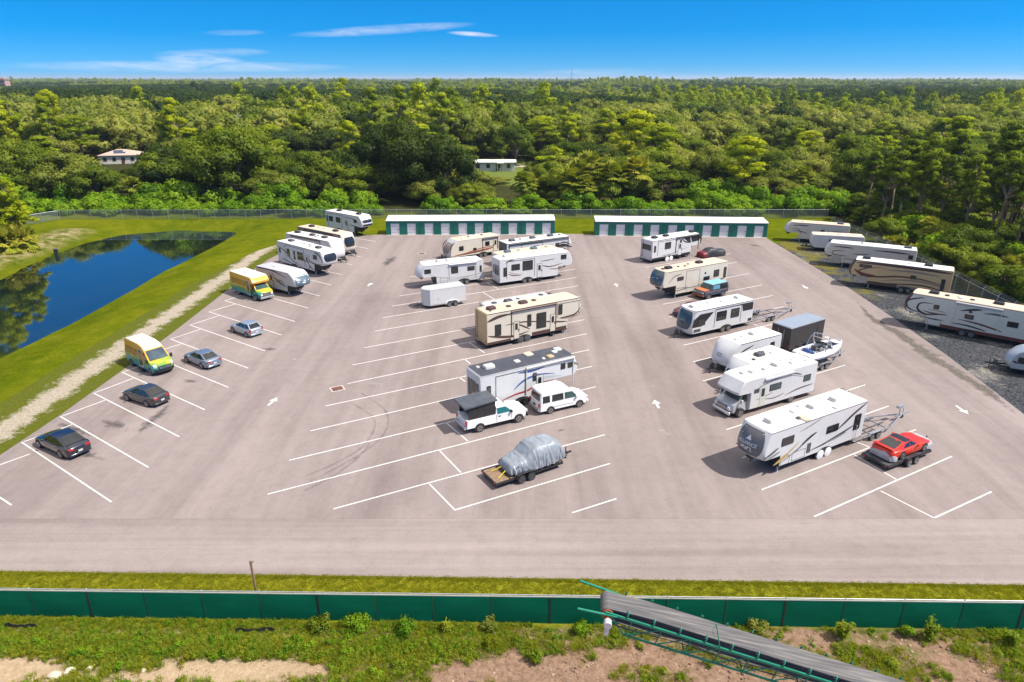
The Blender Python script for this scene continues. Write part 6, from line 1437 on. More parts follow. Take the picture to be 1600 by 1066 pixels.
# wakeboard boat on its trailer
p = corner_place((1.9, -1.15), (1284.7, 578.7), 0, math.radians(32))
bt = boat_trailer('boat trailer carrying the blue and white wakeboard boat', (1.9, -1.15), (1284.7, 578.7), 0, 32, 7.0, 1.95, -1, posts=False)
t = thing('wakeboard_boat', 'white and blue wakeboard boat with silver tower, parked beside the motorhome', 'boat', (p[0], p[1], .62), math.radians(32))
st = [(-.2, .98, .25, 1.15), (.1, 1.08, .18, 1.18), (2.0, 1.14, .12, 1.2), (3.6, 1.08, .14, 1.24), (4.8, .82, .26, 1.30), (5.6, .45, .52, 1.36), (6.05, .08, .95, 1.40)]
HULLB = paint('hull_blue', (.02, .07, .26), .18, var=.08, coat=.8)
rings_u, rings_l = [], []
for x, w, zk, zd in st:
    rings_l.append([(x, 0, zk), (x, w * .55, zk + .14), (x, w * .93, zk + .42), (x, w * .985, zk + .62 if zk < .5 else zk + .3), (x, -(w * .985), zk + .62 if zk < .5 else zk + .3), (x, -w * .93, zk + .42), (x, -w * .55, zk + .14)])
mb = MB(); n = 7
vs = [q for r in rings_l for q in r]; fs = []
for i in range(len(st) - 1):
    for j in range(n):
        if j == 3: continue
        fs.append((i * n + j, i * n + (j + 1) % n, (i + 1) * n + (j + 1) % n, (i + 1) * n + j))
fs.append(tuple(range(n))); mb.add(vs, fs); obj('hull', mb, HULLB, t, 40)
mb = MB()
for s in (-1, 1):
    vs, fs = [], []
    for (x, w, zk, zd), r in zip(st, rings_l): vs += [(x, s * w * .985, r[3][2]), (x, s * w, zd - .06), (x, s * w * .97, zd), (x, s * w * .70, zd + .02), (x, s * w * .66, zd - .35)]
    for i in range(len(st) - 1):
        for j in range(4): fs.append((i * 5 + j, (i + 1) * 5 + j, (i + 1) * 5 + j + 1, i * 5 + j + 1))
    mb.add(vs, fs)
mb.add([(-.2, -.98, .6), (-.2, .98, .6), (-.2, .98, 1.15), (-.2, -.98, 1.15), (.55, -.72, 1.17), (.55, .72, 1.17)], [(0, 1, 2, 3), (3, 2, 5, 4)])
mb.box(4.85, 5.5, -.42, .42, 1.30, 1.345); mb.box(3.0, 4.85, -.80, -.50, 1.22, 1.27); mb.box(3.0, 4.85, .50, .80, 1.22, 1.27)
obj('deck', mb, VANW, t, 35)
mb = MB(); mb.box(.1, 5.3, -.72, .72, .72, .76); obj('cockpit_floor', mb, MGREY, t)
for x, y in ((1.0, -.45), (1.0, .45), (2.4, .45), (2.5, -.45), (3.9, -.35), (3.9, .35)):
    mb = MB(); mb.rbox(x, x + .6, y - .26, y + .26, .76, 1.05, b=.06); mb.rbox(x - .1, x + .02, y - .26, y + .26, .9, 1.35, b=.05); obj('seat', mb, PLASTICW if x != 2.4 else DGREY, t, 40)
mb = MB(); mb.rbox(.55, 1.0, -.5, .5, 1.0, 1.45, b=.1); obj('canvas', mb, HULLB, t, 40)
mb = MB()
for s in (-1, 1): mb.tube([(2.0, s * 1.06, 1.2), (2.35, s * 1.0, 2.0), (2.6, s * .75, 2.55), (2.65, 0, 2.65)], .045, 8); mb.tube([(3.3, s * 1.05, 1.22), (2.9, s * .98, 1.9), (2.6, s * .75, 2.55)], .04, 8); mb.tube([(2.62, s * .7, 2.55), (1.9, s * .55, 2.5), (1.8, 0, 2.52)], .035, 8)
obj('tower', mb, CHROME, t, 50)
mb = MB(); mb.add([(3.35, -.95, 1.22), (3.35, .95, 1.22), (3.0, .85, 1.65), (3.0, -.85, 1.65), (3.6, 0, 1.25), (3.25, 0, 1.68)], [(0, 4, 5, 3), (4, 1, 2, 5)]); obj('windscreen', mb, GLASSB, t)
# ================================================================== WOODS
def to_px(p):
    dx, dy, dz = p[0], p[1], p[2] - CAM_H
    depth = dy * _ct - dz * _st; up = dy * _st + dz * _ct
    return 800 + F_PX * dx / depth, 533 - F_PX * up / depth

def leaf_mat(name, lo, mid, hi, trans=.25, gain=1.38):
    lo, mid, hi = [tuple(min(.6, q * gain) for q in c_) for c_ in (lo, mid, hi)]; trans = min(.5, trans + .08)
    m = bpy.data.materials.new(name); m.use_nodes = True; nt = m.node_tree; ns, ls = nt.nodes, nt.links; ns.clear()
    out = ns.new('ShaderNodeOutputMaterial'); oi = ns.new('ShaderNodeObjectInfo')
    at = ns.new('ShaderNodeAttribute'); at.attribute_name = 'tone'
    f = mth(ns, ls, 'ADD', mth(ns, ls, 'MULTIPLY', oi.outputs['Random'], .62), mth(ns, ls, 'MULTIPLY', at.outputs['Fac'], .38))
    c = ramp(ns, ls, f, ((.12, lo), (.5, mid), (.9, hi)))
    d = ns.new('ShaderNodeBsdfDiffuse'); t = ns.new('ShaderNodeBsdfTranslucent'); g = ns.new('ShaderNodeBsdfGlossy'); g.inputs['Roughness'].default_value = .45
    ls.new(c, d.inputs['Color']); ls.new(mixc(ns, ls, 1.0, c, (1.25, 1.35, .45), 'MULTIPLY'), t.inputs['Color']); g.inputs['Color'].default_value = (.5, .5, .45, 1)
    mx = ns.new('ShaderNodeMixShader'); mx.inputs[0].default_value = trans; ls.new(d.outputs[0], mx.inputs[1]); ls.new(t.outputs[0], mx.inputs[2])
    m2 = ns.new('ShaderNodeMixShader'); m2.inputs[0].default_value = .012; ls.new(mx.outputs[0], m2.inputs[1]); ls.new(g.outputs[0], m2.inputs[2])
    ls.new(m2.outputs[0], out.inputs['Surface'])
    return m
LEAF_OAK = leaf_mat('oak_leaves', (.052, .082, .006), (.105, .140, .010), (.195, .215, .018))
LEAF_OLIVE = leaf_mat('olive_grey_leaves', (.085, .110, .014), (.140, .160, .022), (.215, .215, .038))
LEAF_PINE = leaf_mat('pine_needles', (.130, .175, .005), (.220, .265, .007), (.340, .350, .010), .3)
LEAF_PINE2 = leaf_mat('pinewood_needles', (.060, .095, .006), (.105, .150, .008), (.175, .215, .012), .25)
LEAF_LIME = leaf_mat('shrub_leaves', (.070, .145, .006), (.115, .205, .008), (.185, .260, .012), .3)
LEAF_PALM = leaf_mat('palm_fronds', (.095, .130, .012), (.170, .190, .018), (.290, .265, .030), .2)
LEAF_DARK = leaf_mat('evergreen_and_cloud_shade_leaves', (.022, .044, .007), (.040, .066, .010), (.070, .098, .014), .15, 1.0)  # own colour of the near evergreens; on far crowns it paints in cloud shade
LEAF_WEED = leaf_mat('weed_leaves', (.130, .200, .010), (.205, .270, .016), (.300, .320, .028), .45, 1.1)
LEAF_GRASS = leaf_mat('grass_blades', (.155, .172, .006), (.240, .245, .010), (.350, .315, .022), .42, 1.1)
BARK = paint('bark_grey_brown', (.16, .125, .095), .9, var=.35, scale=3)
BARKP = paint('pine_bark', (.26, .18, .125), .9, var=.35, scale=3)

def quads_mesh(name, C, N, S, mat, rng, aspect=.62, tone=None, soft=None):
    """many small leaf clumps: centre, facing, size"""
    n = len(C); N = N / np.maximum(np.linalg.norm(N, axis=1, keepdims=True), 1e-6)
    ref = rng.normal(size=(n, 3)); U = np.cross(N, ref); U /= np.maximum(np.linalg.norm(U, axis=1, keepdims=True), 1e-6); V = np.cross(N, U)
    a = (U * S[:, None]) * .5; b_ = (V * S[:, None]) * .5 * aspect
    P = np.empty((n, 4, 3)); P[:, 0] = C - a; P[:, 1] = C - b_ + N * S[:, None] * .12; P[:, 2] = C + a; P[:, 3] = C + b_ + N * S[:, None] * .12
    me = bpy.data.meshes.new(name); me.vertices.add(n * 4); me.vertices.foreach_set('co', P.reshape(-1))
    me.loops.add(n * 4); me.loops.foreach_set('vertex_index', np.arange(n * 4, dtype=np.int32)); me.polygons.add(n); me.polygons.foreach_set('loop_start', np.arange(0, n * 4, 4, dtype=np.int32))
    at = me.attributes.new('tone', 'FLOAT', 'POINT'); tn = rng.random(n) if tone is None else np.clip(tone + rng.normal(size=n) * .15, 0, 1)
    at.data.foreach_set('value', np.repeat(tn, 4).astype(np.float32))
    me.materials.append(mat); me.update(calc_edges=True)
    if soft is not None:                                     # crowns shade as soft clumps: normals follow the clump, not each leaf
        Q = N * .38 + soft; Q /= np.maximum(np.linalg.norm(Q, axis=1, keepdims=True), 1e-6)
        me.shade_smooth(); me.normals_split_custom_set_from_vertices(np.repeat(Q, 4, axis=0).tolist())
    return me
_ico = None
def ico():
    global _ico
    if _ico is None:
        import bmesh
        bm = bmesh.new(); bmesh.ops.create_icosphere(bm, subdivisions=2, radius=1.0); bm.verts.ensure_lookup_table()
        _ico = (np.array([v.co[:] for v in bm.verts]), [tuple(v.index for v in f.verts) for f in bm.faces]); bm.free()
    return _ico
def lobed(name, lobes, n, size, mat, seed, up=.35, shell=.45, core=.5):
    """crown of leaf clumps round a knobbly inner mass, light and dark by lobe"""
    rng = np.random.default_rng(seed); L = np.array(lobes); w = L[:, 3] * L[:, 4] + L[:, 3] * L[:, 5]; w = w / w.sum()
    k = rng.choice(len(L), n, p=w); d = rng.normal(size=(n, 3)); d /= np.linalg.norm(d, axis=1, keepdims=True)
    r = (shell + (1 - shell) * rng.random(n) ** .6); r *= 1 + .16 * np.sin(d[:, 0] * 7 + L[k, 0]) * np.cos(d[:, 1] * 6 + d[:, 2] * 5 + L[k, 1])
    C = L[k, :3] + d * L[k, 3:6] * r[:, None]
    lt = rng.random(len(L)); S = size * rng.uniform(.65, 1.35, n)
    N = d + np.array([0, 0, up]) + rng.normal(size=(n, 3)) * .55; N /= np.maximum(np.linalg.norm(N, axis=1, keepdims=True), 1e-6)
    ref = rng.normal(size=(n, 3)); U = np.cross(N, ref); U /= np.maximum(np.linalg.norm(U, axis=1, keepdims=True), 1e-6); V = np.cross(N, U)
    a = U * S[:, None] * .5; b_ = V * S[:, None] * .31
    P = np.empty((n, 4, 3)); P[:, 0] = C - a; P[:, 1] = C - b_ + N * S[:, None] * .12; P[:, 2] = C + a; P[:, 3] = C + b_ + N * S[:, None] * .12
    soft = N * .38 + d + np.array([0, 0, .25]); tn = np.clip(lt[k] + rng.normal(size=n) * .15, 0, 1)
    vs = [P.reshape(-1, 3)]; nr = [np.repeat(soft, 4, axis=0)]; tone = [np.repeat(tn, 4)]; faces = np.arange(n * 4).reshape(n, 4).tolist(); off = n * 4
    if core:
        iv, fc = ico()
        for i, lb in enumerate(L):
            bump_ = 1 + .20 * np.sin(iv[:, 0] * 6 + i) * np.cos(iv[:, 1] * 5.3 + i * 2) + .14 * rng.normal(size=len(iv))
            vs.append(lb[:3] + iv * lb[3:6] * core * bump_[:, None]); nr.append(iv + np.array([0, 0, .15])); tone.append(np.clip(lt[i] * .8 + rng.normal(size=len(iv)) * .22, 0, 1)); faces += [tuple(q + off for q in f) for f in fc]; off += len(iv)
    vs = np.concatenate(vs); nr = np.concatenate(nr); nr /= np.maximum(np.linalg.norm(nr, axis=1, keepdims=True), 1e-6)
    me = bpy.data.meshes.new(name); me.from_pydata(vs.tolist(), [], faces); at = me.attributes.new('tone', 'FLOAT', 'POINT'); at.data.foreach_set('value', np.concatenate(tone).astype(np.float32))
    me.materials.append(mat); me.shade_smooth(); me.update(); me.normals_split_custom_set_from_vertices(nr.tolist())
    return me
def limbs(name, trunk, ends, r0, mat, r_tip=.05):
    mb = MB(); mb.tube(trunk, [r0 * (1 - .55 * i / (len(trunk) - 1)) for i in range(len(trunk))], 8)
    for st, e in ends:
        p0 = Vector(trunk[st]); p1 = Vector(e); m_ = p0.lerp(p1, .5) + Vector((0, 0, .08 * (p1 - p0).length)); mb.tube([p0, m_, p1], [r0 * .42, r0 * .25, r_tip], 5)
    return mesh_from(name, mb, [mat], 60)

def oak_proto(seed, H, R, mat, n, size, squat=1.0, core=.5):
    r = random.Random(seed); lobes = []; ends = []; zt = H * .34
    trunk = [(0, 0, -.2), (r.uniform(-.2, .2), r.uniform(-.2, .2), H * .18), (r.uniform(-.4, .4), r.uniform(-.4, .4), H * .42), (0, 0, H * .62)]
    for i in range(17):
        a = r.uniform(0, 2 * PI); q = R * math.sqrt(r.uniform(.02, .62)); z = H * (.36 + .44 * (1 - (q / R) ** 2) * r.uniform(.75, 1.05)); s = r.uniform(.24, .40) * R
        lobes.append((q * math.cos(a), q * math.sin(a), z, s, s, s * .72 * squat)); ends.append((2 if i % 3 else 1, lobes[-1][:3]))
    for i in range(7):
        a = 2 * PI * i / 7 + r.uniform(-.3, .3); s = r.uniform(.2, .3) * R; lobes.append((R * .78 * math.cos(a), R * .78 * math.sin(a), H * r.uniform(.26, .42), s, s, s * .8))
    return limbs('trunk', trunk, ends, H * .030, BARK), lobed('crown', lobes, n, size, mat, seed, .35, .45, core)
def pine_proto(seed, H, mat, n, size, bare=.5, R=3.0):
    r = random.Random(seed); lobes = []; ends = []
    trunk = [(0, 0, -.2)] + [(r.uniform(-.18, .18) * i, r.uniform(-.18, .18) * i, H * i / 5 * .98) for i in range(1, 6)]
    for i in range(30):
        f = r.random(); z = H * (bare + (1.0 - bare) * f); q = R * (1 - .75 * max(0, (f - .35) / .65) ** 1.4) * r.uniform(.25, 1.0); a = r.uniform(0, 2 * PI); s = r.uniform(.7, 1.35) * R / 3.0
        lobes.append((q * math.cos(a), q * math.sin(a), z, s, s, s * .55)); ends.append((min(5, int(z / H * 5)), lobes[-1][:3]))
    lobes.append((0, 0, H * .985, .8, .8, .7))
    return limbs('trunk', trunk, ends, H * .016, BARKP, .03), lobed('crown', lobes, n, size, mat, seed, .5, .3, 0)
def shrub_proto(seed, H, R, mat, n, size):
    r = random.Random(seed); lobes = []
    for i in range(13):
        a = r.uniform(0, 2 * PI); q = R * math.sqrt(r.uniform(0, .75)); s = r.uniform(.28, .46) * R; lobes.append((q * math.cos(a), q * math.sin(a), max(s * .4, H * r.uniform(.2, .75) * (1 - .5 * (q / R) ** 2)), s, s, s * .75))
    mb = MB()
    for i in range(5): mb.tube([(0, 0, -.1), (lobes[i][0] * .5, lobes[i][1] * .5, lobes[i][2] * .6), lobes[i][:3]], [.06, .04, .02], 5)
    return mesh_from('stems', mb, [BARK]), lobed('foliage', lobes, n, size, mat, seed)
def fan_mesh(name, origins, seed, mat, n_f=26, ln=1.25):
    """fan palm heads: pleated blades on drooping stalks"""
    rng = np.random.default_rng(seed); C, N, S = [], [], []; vs, fs, tn = [], [], []
    for (ox, oy, oz) in origins:
        for k in range(n_f):
            a = rng.uniform(0, 2 * PI); el = rng.uniform(-.75, 1.3); d = Vector((math.cos(a) * math.cos(el), math.sin(a) * math.cos(el), math.sin(el)))
            base = Vector((ox, oy, oz)); tip = base + d * ln * .75; side = d.cross(Vector((0, 0, 1))); side = side.normalized() if side.length > .01 else Vector((1, 0, 0)); upv = side.cross(d); t_ = rng.random() * .5 + (.5 if el > .1 else 0)
            for j in range(7):
                b_ = (j - 3) * .30; dd = (d * math.cos(b_) + side * math.sin(b_)).normalized(); e = tip + dd * ln * (.85 - .08 * abs(j - 3)) - Vector((0, 0, .28 * ln * (1 if el < .6 else .4))); w = side.cross(dd).normalized().cross(dd) * .15 * ln
                i0 = len(vs); mid = tip.lerp(e, .5) + upv * .05; vs += [tuple(tip), tuple(mid + w), tuple(e), tuple(mid - w)]; fs.append((i0, i0 + 1, i0 + 2, i0 + 3)); tn += [t_] * 4
    me = bpy.data.meshes.new(name); me.from_pydata(vs, [], fs); at = me.attributes.new('tone', 'FLOAT', 'POINT'); at.data.foreach_set('value', tn); me.materials.append(mat); me.update()
    return me
def palm_proto(seed, H):
    mb = MB(); r = random.Random(seed); mb.tube([(0, 0, -.2), (r.uniform(-.2, .2), 0, H * .5), (0, r.uniform(-.2, .2), H)], [.22, .17, .19], 8)
    return mesh_from('trunk', mb, [BARK], 60), fan_mesh('crown', [(0, 0, H)], seed, LEAF_PALM, 60, 2.1)
NQ = 9000
PROTO = {
    'oak': [oak_proto(21, 11, 5.6, LEAF_OAK, NQ, .40), oak_proto(22, 12, 6.2, LEAF_OAK, NQ, .42), oak_proto(23, 10, 5.0, LEAF_OAK, NQ, .42)],
    'olive': [oak_proto(31, 10, 5.4, LEAF_OLIVE, NQ, .38), oak_proto(32, 11, 5.8, LEAF_OLIVE, NQ, .38), oak_proto(33, 9, 5.2, LEAF_OLIVE, NQ, .36)],
    'dark': [oak_proto(41, 14, 6.4, LEAF_DARK, 11000, .42, 1.2), oak_proto(42, 12, 5.8, LEAF_DARK, 7500, .44, 1.1)],
    'pine': [pine_proto(51, 17, LEAF_PINE, 6500, .42), pine_proto(52, 19, LEAF_PINE, 7000, .42, .42, 3.8), pine_proto(53, 15, LEAF_PINE, 6500, .40, .36, 3.4)],
    'pinewood': [pine_proto(54, 18, LEAF_PINE2, 5200, .40, .52, 2.9), pine_proto(55, 20, LEAF_PINE2, 5600, .40, .55, 3.1), pine_proto(56, 16, LEAF_PINE2, 5000, .38, .5, 2.7)],
    'shrub': [shrub_proto(61, 4.2, 3.6, LEAF_LIME, 3000, .42), shrub_proto(62, 3.6, 3.0, LEAF_LIME, 2600, .42), shrub_proto(63, 5.0, 3.4, LEAF_LIME, 3000, .44)],
    'palm': [palm_proto(71, 6.5), palm_proto(72, 5.0)],
    'palmetto': [(None, fan_mesh('foliage', [(0, 0, .5), (.9, .4, .4), (-.7, .6, .6), (.2, -.9, .5)], 73, LEAF_PALM, 22, 1.3))],
}
SPEC = {'oak': ('oak_tree', 'tree', 'crown', 'trunk'), 'olive': ('oak_tree', 'tree', 'crown', 'trunk'), 'dark': ('evergreen_tree', 'tree', 'crown', 'trunk'), 'pine': ('pine_tree', 'tree', 'crown', 'trunk'), 'pinewood': ('pine_tree', 'tree', 'crown', 'trunk'),
        'shrub': ('shrub', 'shrub', 'foliage', 'stems'), 'palm': ('palm_tree', 'palm', 'crown', 'trunk'), 'palmetto': ('palmetto_bush', 'shrub', 'foliage', 'stems')}
WORDS = {'oak': 'green broad-crowned tree', 'olive': 'grey-green loose-crowned tree', 'dark': 'dense dark evergreen tree', 'pine': 'bright yellow-green pine', 'pinewood': 'slender green pine', 'shrub': 'bright green leafy shrub mound', 'palm': 'fan palm with hanging fronds', 'palmetto': 'low saw-palmetto clump'}
def where(px):
    if px < 230: return 'behind the pond at the far left'
    if px < 420: return 'behind the fence left of the campers'
    if px < 590: return 'behind the fence beyond the left row of campers'
    if px < 735: return 'behind the left half of the left storage building'
    if px < 880: return 'behind the right half of the left storage building'
    if px < 1060: return 'behind the gap between the storage buildings'
    if px < 1230: return 'behind the right storage building'
    if px < 1400: return 'behind the campers on the gravel'
    return 'behind the fence at the far right'
WINDOWS = [(742, 808, 214, 252), (168, 218, 234, 238), (462, 500, 225, 175), (478, 522, 205, 210), (908, 930, 225, 206)]   # px range, distance, lowest visible pixel row of the house
n_trees = 0
def plant(kind, x, y, scale=1.0, sz=1.0, force=False, wh=None):
    global n_trees
    vi = rnd.randrange(len(PROTO[kind])); tr, cr = PROTO[kind][vi]
    H = max(v[2] for v in cr.bound_box) if False else {'oak': (11, 12, 10), 'olive': (10, 11, 9), 'dark': (14, 12), 'pine': (17, 19, 15), 'pinewood': (18, 20, 16), 'shrub': (4.2, 3.6, 5.0), 'palm': (7.5, 6), 'palmetto': (2,)}[kind][vi]
    px, py = to_px((x, y, 0)); top = to_px((x, y, H * scale * sz))[1]
    if not force:
        if px < -90 or px > 1670: return None
        for (a, c, Yh, yl) in WINDOWS:
            rpx = {'shrub': 3, 'palm': 1.5, 'palmetto': 2}.get(kind, 5) * scale * F_PX / max(y, 1) * .8
            if y < Yh + 6 and a - rpx < px < c + rpx and top < yl:
                k = (CAM_H - (yl - HORIZON) / F_PX * y) / (H * scale * sz)
                if k < .35 or 'pine' in kind: return None
                sz *= k * .92; scale *= max(.6, k)
    nm, cat, cn, tn = SPEC[kind]; w = wh or where(px)
    hh = H * scale * sz; size = ('low' if hh < 2.6 else 'tall' if hh > 4.6 else 'mid-height') if kind in ('shrub', 'palmetto') else ('short' if hh < 7.2 else 'tall' if hh > (14.5 if 'pine' in kind else 11) else 'mid-height')
    depth = '' if wh else (' in the front line' if y < 165 else ' a little way back' if y < 200 else ' far back')
    lab = size + ' ' + WORDS[kind].replace('low ', '') + depth + ' ' + w
    if len(lab.split()) > 16: lab = size + ' ' + WORDS[kind].replace('low ', '') + ' ' + w
    t = thing(nm, lab, cat, (x, y, ground_z(x, y)), rnd.uniform(0, 2 * PI), lab + ', one of several')
    t.scale = (scale, scale, scale * sz)
    if tr: link(tn, tr, t)
    link(cn, cr, t); n_trees += 1
    return t

# the belt right behind the back fence
for px, k, s in [(x, 'shrub', 1) for x in range(-30, 600, 26)] + [(x, 'shrub', 1) for x in range(690, 1320, 27)]:
    Y = rnd.uniform(141.5, 146); X = (px + rnd.uniform(-8, 8) - 800) / F_PX * Y * 1.06
    plant('shrub', X, Y, rnd.uniform(.8, 1.3), rnd.uniform(.7, 1.05) * (.7 if 760 < px < 850 else 1))
for x in range(-40, 590, 52): 
    Y = rnd.uniform(149, 153); plant('shrub', (x + rnd.uniform(-12, 12) - 800) / F_PX * Y * 1.06, Y, rnd.uniform(1.1, 1.5), rnd.uniform(.9, 1.2))
for x in range(1080, 1320, 50):
    Y = rnd.uniform(148, 152); plant('shrub', (x + rnd.uniform(-12, 12) - 800) / F_PX * Y * 1.06, Y, rnd.uniform(1.1, 1.5), rnd.uniform(.9, 1.2))
# trees one can point at: pixel column, distance, kind, scale, height factor
for px, Y, k, s, z in ((660, 160, 'dark', 1.34, .92), (620, 166, 'dark', 1.15, .95), (705, 158, 'dark', .95, 1.0), (570, 162, 'dark', .95, .9), (540, 158, 'oak', .95, .9), (500, 160, 'oak', .9, .85), (740, 150, 'oak', .62, .8), (762, 149, 'olive', .55, .7),
                       (855, 162, 'oak', .85, .95), (845, 178, 'olive', .9, .9), (880, 185, 'oak', 1.0, .9), (940, 176, 'olive', 1.0, .95), (1000, 180, 'olive', 1.05, .95), (1045, 172, 'olive', 1.1, 1.0), (1090, 166, 'olive', 1.0, .95), (1010, 190, 'olive', 1.1, 1.0),
                       (280, 158, 'dark', .8, .75), (300, 164, 'dark', .9, .85), (340, 162, 'oak', 1.0, .95), (385, 166, 'oak', 1.0, .9), (430, 164, 'oak', .95, .85), (60, 158, 'oak', 1.05, .95), (100, 160, 'oak', 1.0, .9), (140, 158, 'olive', .9, .9), (20, 162, 'oak', 1.1, 1.0), (-20, 158, 'oak', 1, 1),
                       (205, 205, 'pine', 1.25, .92), (240, 208, 'pine', 1.35, .90), (262, 212, 'pine', 1.3, .88), (225, 214, 'pine', 1.3, .92), (60, 220, 'pine', 1.25, .98), (72, 226, 'pine', 1.3, 1.0), (88, 228, 'pine', 1.2, .98), (140, 222, 'pine', 1.0, 1.1), (148, 226, 'pine', 1.0, 1.1), (320, 214, 'pine', 1.15, .95), (310, 218, 'pine', 1.1, .95), (500, 238, 'pine', 1.2, .95), (600, 242, 'pine', 1.25, .98), (640, 243, 'pine', 1.25, 1.0), (700, 240, 'pine', 1.2, .95), (880, 238, 'pine', 1.2, .95), (30, 175, 'pine', .9, .8), (50, 170, 'pine', .9, .78), (360, 176, 'pine', .9, .75), (380, 180, 'pine', 1.0, .72), (565, 205, 'pine', .9, .8), (655, 214, 'pine', .95, .78), (940, 236, 'pine', 1.2, .8), (930, 240, 'pine', 1.1, .8), (650, 196, 'pine', .8, .85),
                       (1140, 170, 'oak', 1.0, .9), (1180, 166, 'oak', .95, .9), (1215, 172, 'olive', 1.0, 1.0), (1260, 166, 'olive', .95, .9), (1300, 160, 'oak', 1.0, .95), (1335, 156, 'oak', .95, 1.0), (1120, 178, 'pine', .9, .75), (1210, 180, 'pine', .9, .8), (1320, 176, 'pine', .9, .85)):
    plant(k, (px - 800) / F_PX * Y * 1.05, Y, s * (1.12 if k != 'pine' else 1), z * (1.22 if Y < 170 and px < 560 else 1.1))
for px, Y, s in ((890, 148, 1.2), (905, 147, 1.0), (898, 149, 1.15), (912, 151, 1.3), (930, 150, 1.1), (948, 149, 1.35), (964, 152, 1.2), (982, 150, 1.2), (815, 150, .85), (824, 156, .9), (1225, 156, .9), (252, 155, .8), (245, 152, .7), (875, 158, .7), (1205, 160, .9)):
    plant('palm', (px - 800) / F_PX * Y * 1.05, Y, s, 1.0)
# the rest of the near wood, on a jittered grid
pts = []
yy = 156.0
while yy < 246:
    step = 11.6 + (yy - 156) * .05; xx = -.80 * yy
    while xx < .80 * yy:
        x, y = xx + rnd.uniform(-3, 3), yy + rnd.uniform(-3, 3); xx += step
        px = to_px((x, y, 0))[0]
        if 745 < px < 830 and y < 190 and rnd.random() < .55: continue
        q = mnoise.noise(Vector((x * .02, y * .02, 4.0))) + rnd.uniform(-.35, .35)
        W_ = {0: (.46, .22, .12, .20), 1: (.40, .18, .34, .08), 2: (.34, .50, .06, .10), 3: (.3, .2, .1, .4)}[0 if px < 470 else 1 if px < 720 else 2 if px < 1330 else 3]
        k = rnd.choices(('oak', 'olive', 'dark', 'pine'), (W_[0] * (1 + q), W_[1] * (1 - q * .8), W_[2], W_[3] if y > 172 else W_[3] * .3))[0]
        pts.append((x, y, k))
    yy += step * .92
for x, y, k in pts:
    sc = rnd.uniform(1.0, 1.62); sz = rnd.uniform(.62, .98) * (.66 if k == 'pine' else .88)
    if to_px((x, y, 0))[0] < 420 and y < 185: sz *= 1.25
    plant(k, x, y, sc, sz)
# pine wood along the right-hand fence: trunks in view, palmettos below
fd = (tops[6] - tops[0]); 
def right_of_fence(x, y):
    a = tops[0]; return (fd.x * (y - a.y) - fd.y * (x - a.x)) / fd.length      # > 0 beyond the fence
for px, py, s, z in ((1385, 372, .78, .95), (1400, 356, .8, .95), (1430, 366, .85, .98), (1462, 372, .88, 1.0), (1475, 355, .85, 1.0), (1500, 385, .85, .96), (1520, 360, .9, 1.0), (1545, 405, .85, .95), (1560, 372, .9, 1.0), (1580, 400, .95, .92), (1600, 380, .95, 1.0), (1625, 410, .95, 1.0), (1350, 352, .8, .85), (1372, 346, .8, .9), (1415, 345, .8, .95), (1540, 345, .9, 1), (1590, 350, .9, 1.0), (1650, 440, .95, .95), (1610, 430, .8, .9), (1455, 345, .8, .95), (1500, 344, .85, .95)):
    p = G(px, py); plant('pinewood', p.x, p.y, s, z, wh='with bare trunk beyond the barbed-wire fence')
for k in range(26):
    px, py = rnd.uniform(1340, 1660), rnd.uniform(338, 400); p = G(px, py)
    if right_of_fence(p.x, p.y) < 5.0: continue
    plant('pinewood', p.x, p.y, rnd.uniform(.75, .95), rnd.uniform(.8, 1.05), wh='with bare trunk beyond the barbed-wire fence')
for k in range(120):
    px, py = rnd.uniform(1330, 1640), rnd.uniform(338, 470); p = G(px, py)
    if right_of_fence(p.x, p.y) < 3.0: continue
    kd = rnd.choice(('palmetto', 'palmetto', 'shrub', 'palm' if py < 400 else 'palmetto', 'oak'))
    plant(kd, p.x, p.y, rnd.uniform(.5, .8) if kd == 'oak' else rnd.uniform(.6, 1.2), .8 if kd == 'oak' else 1.0, wh='under the pines beyond the barbed-wire fence')
for px, py, s in ((1470, 395, 1.0), (1510, 420, .9), (1545, 390, 1.1), (1570, 440, .8), (1495, 400, .9)):
    p = G(px, py); plant('palm', p.x, p.y, .62 * s, 1.0, wh='under the pines beyond the barbed-wire fence')
# the clump at the left edge beyond the pond
for px, py, k, s, z in ((8, 382, 'pine', .72, .95), (30, 384, 'pine', .74, 1.0), (-15, 385, 'pine', .8, 1.0), (42, 378, 'pine', .6, .85), (-45, 400, 'pine', .9, 1.05), (-60, 415, 'pine', 1.0, 1.1), (20, 380, 'palm', .8, .8), (30, 386, 'palmetto', 1.3, 1.4), (10, 390, 'palmetto', 1.4, 1.4), (-10, 385, 'oak', .55, .7), (35, 372, 'oak', .4, .6), (-40, 392, 'oak', .8, .9)):
    p = G(px, py); plant(k, p.x, p.y, s, z, wh='at the left edge beyond the pond')

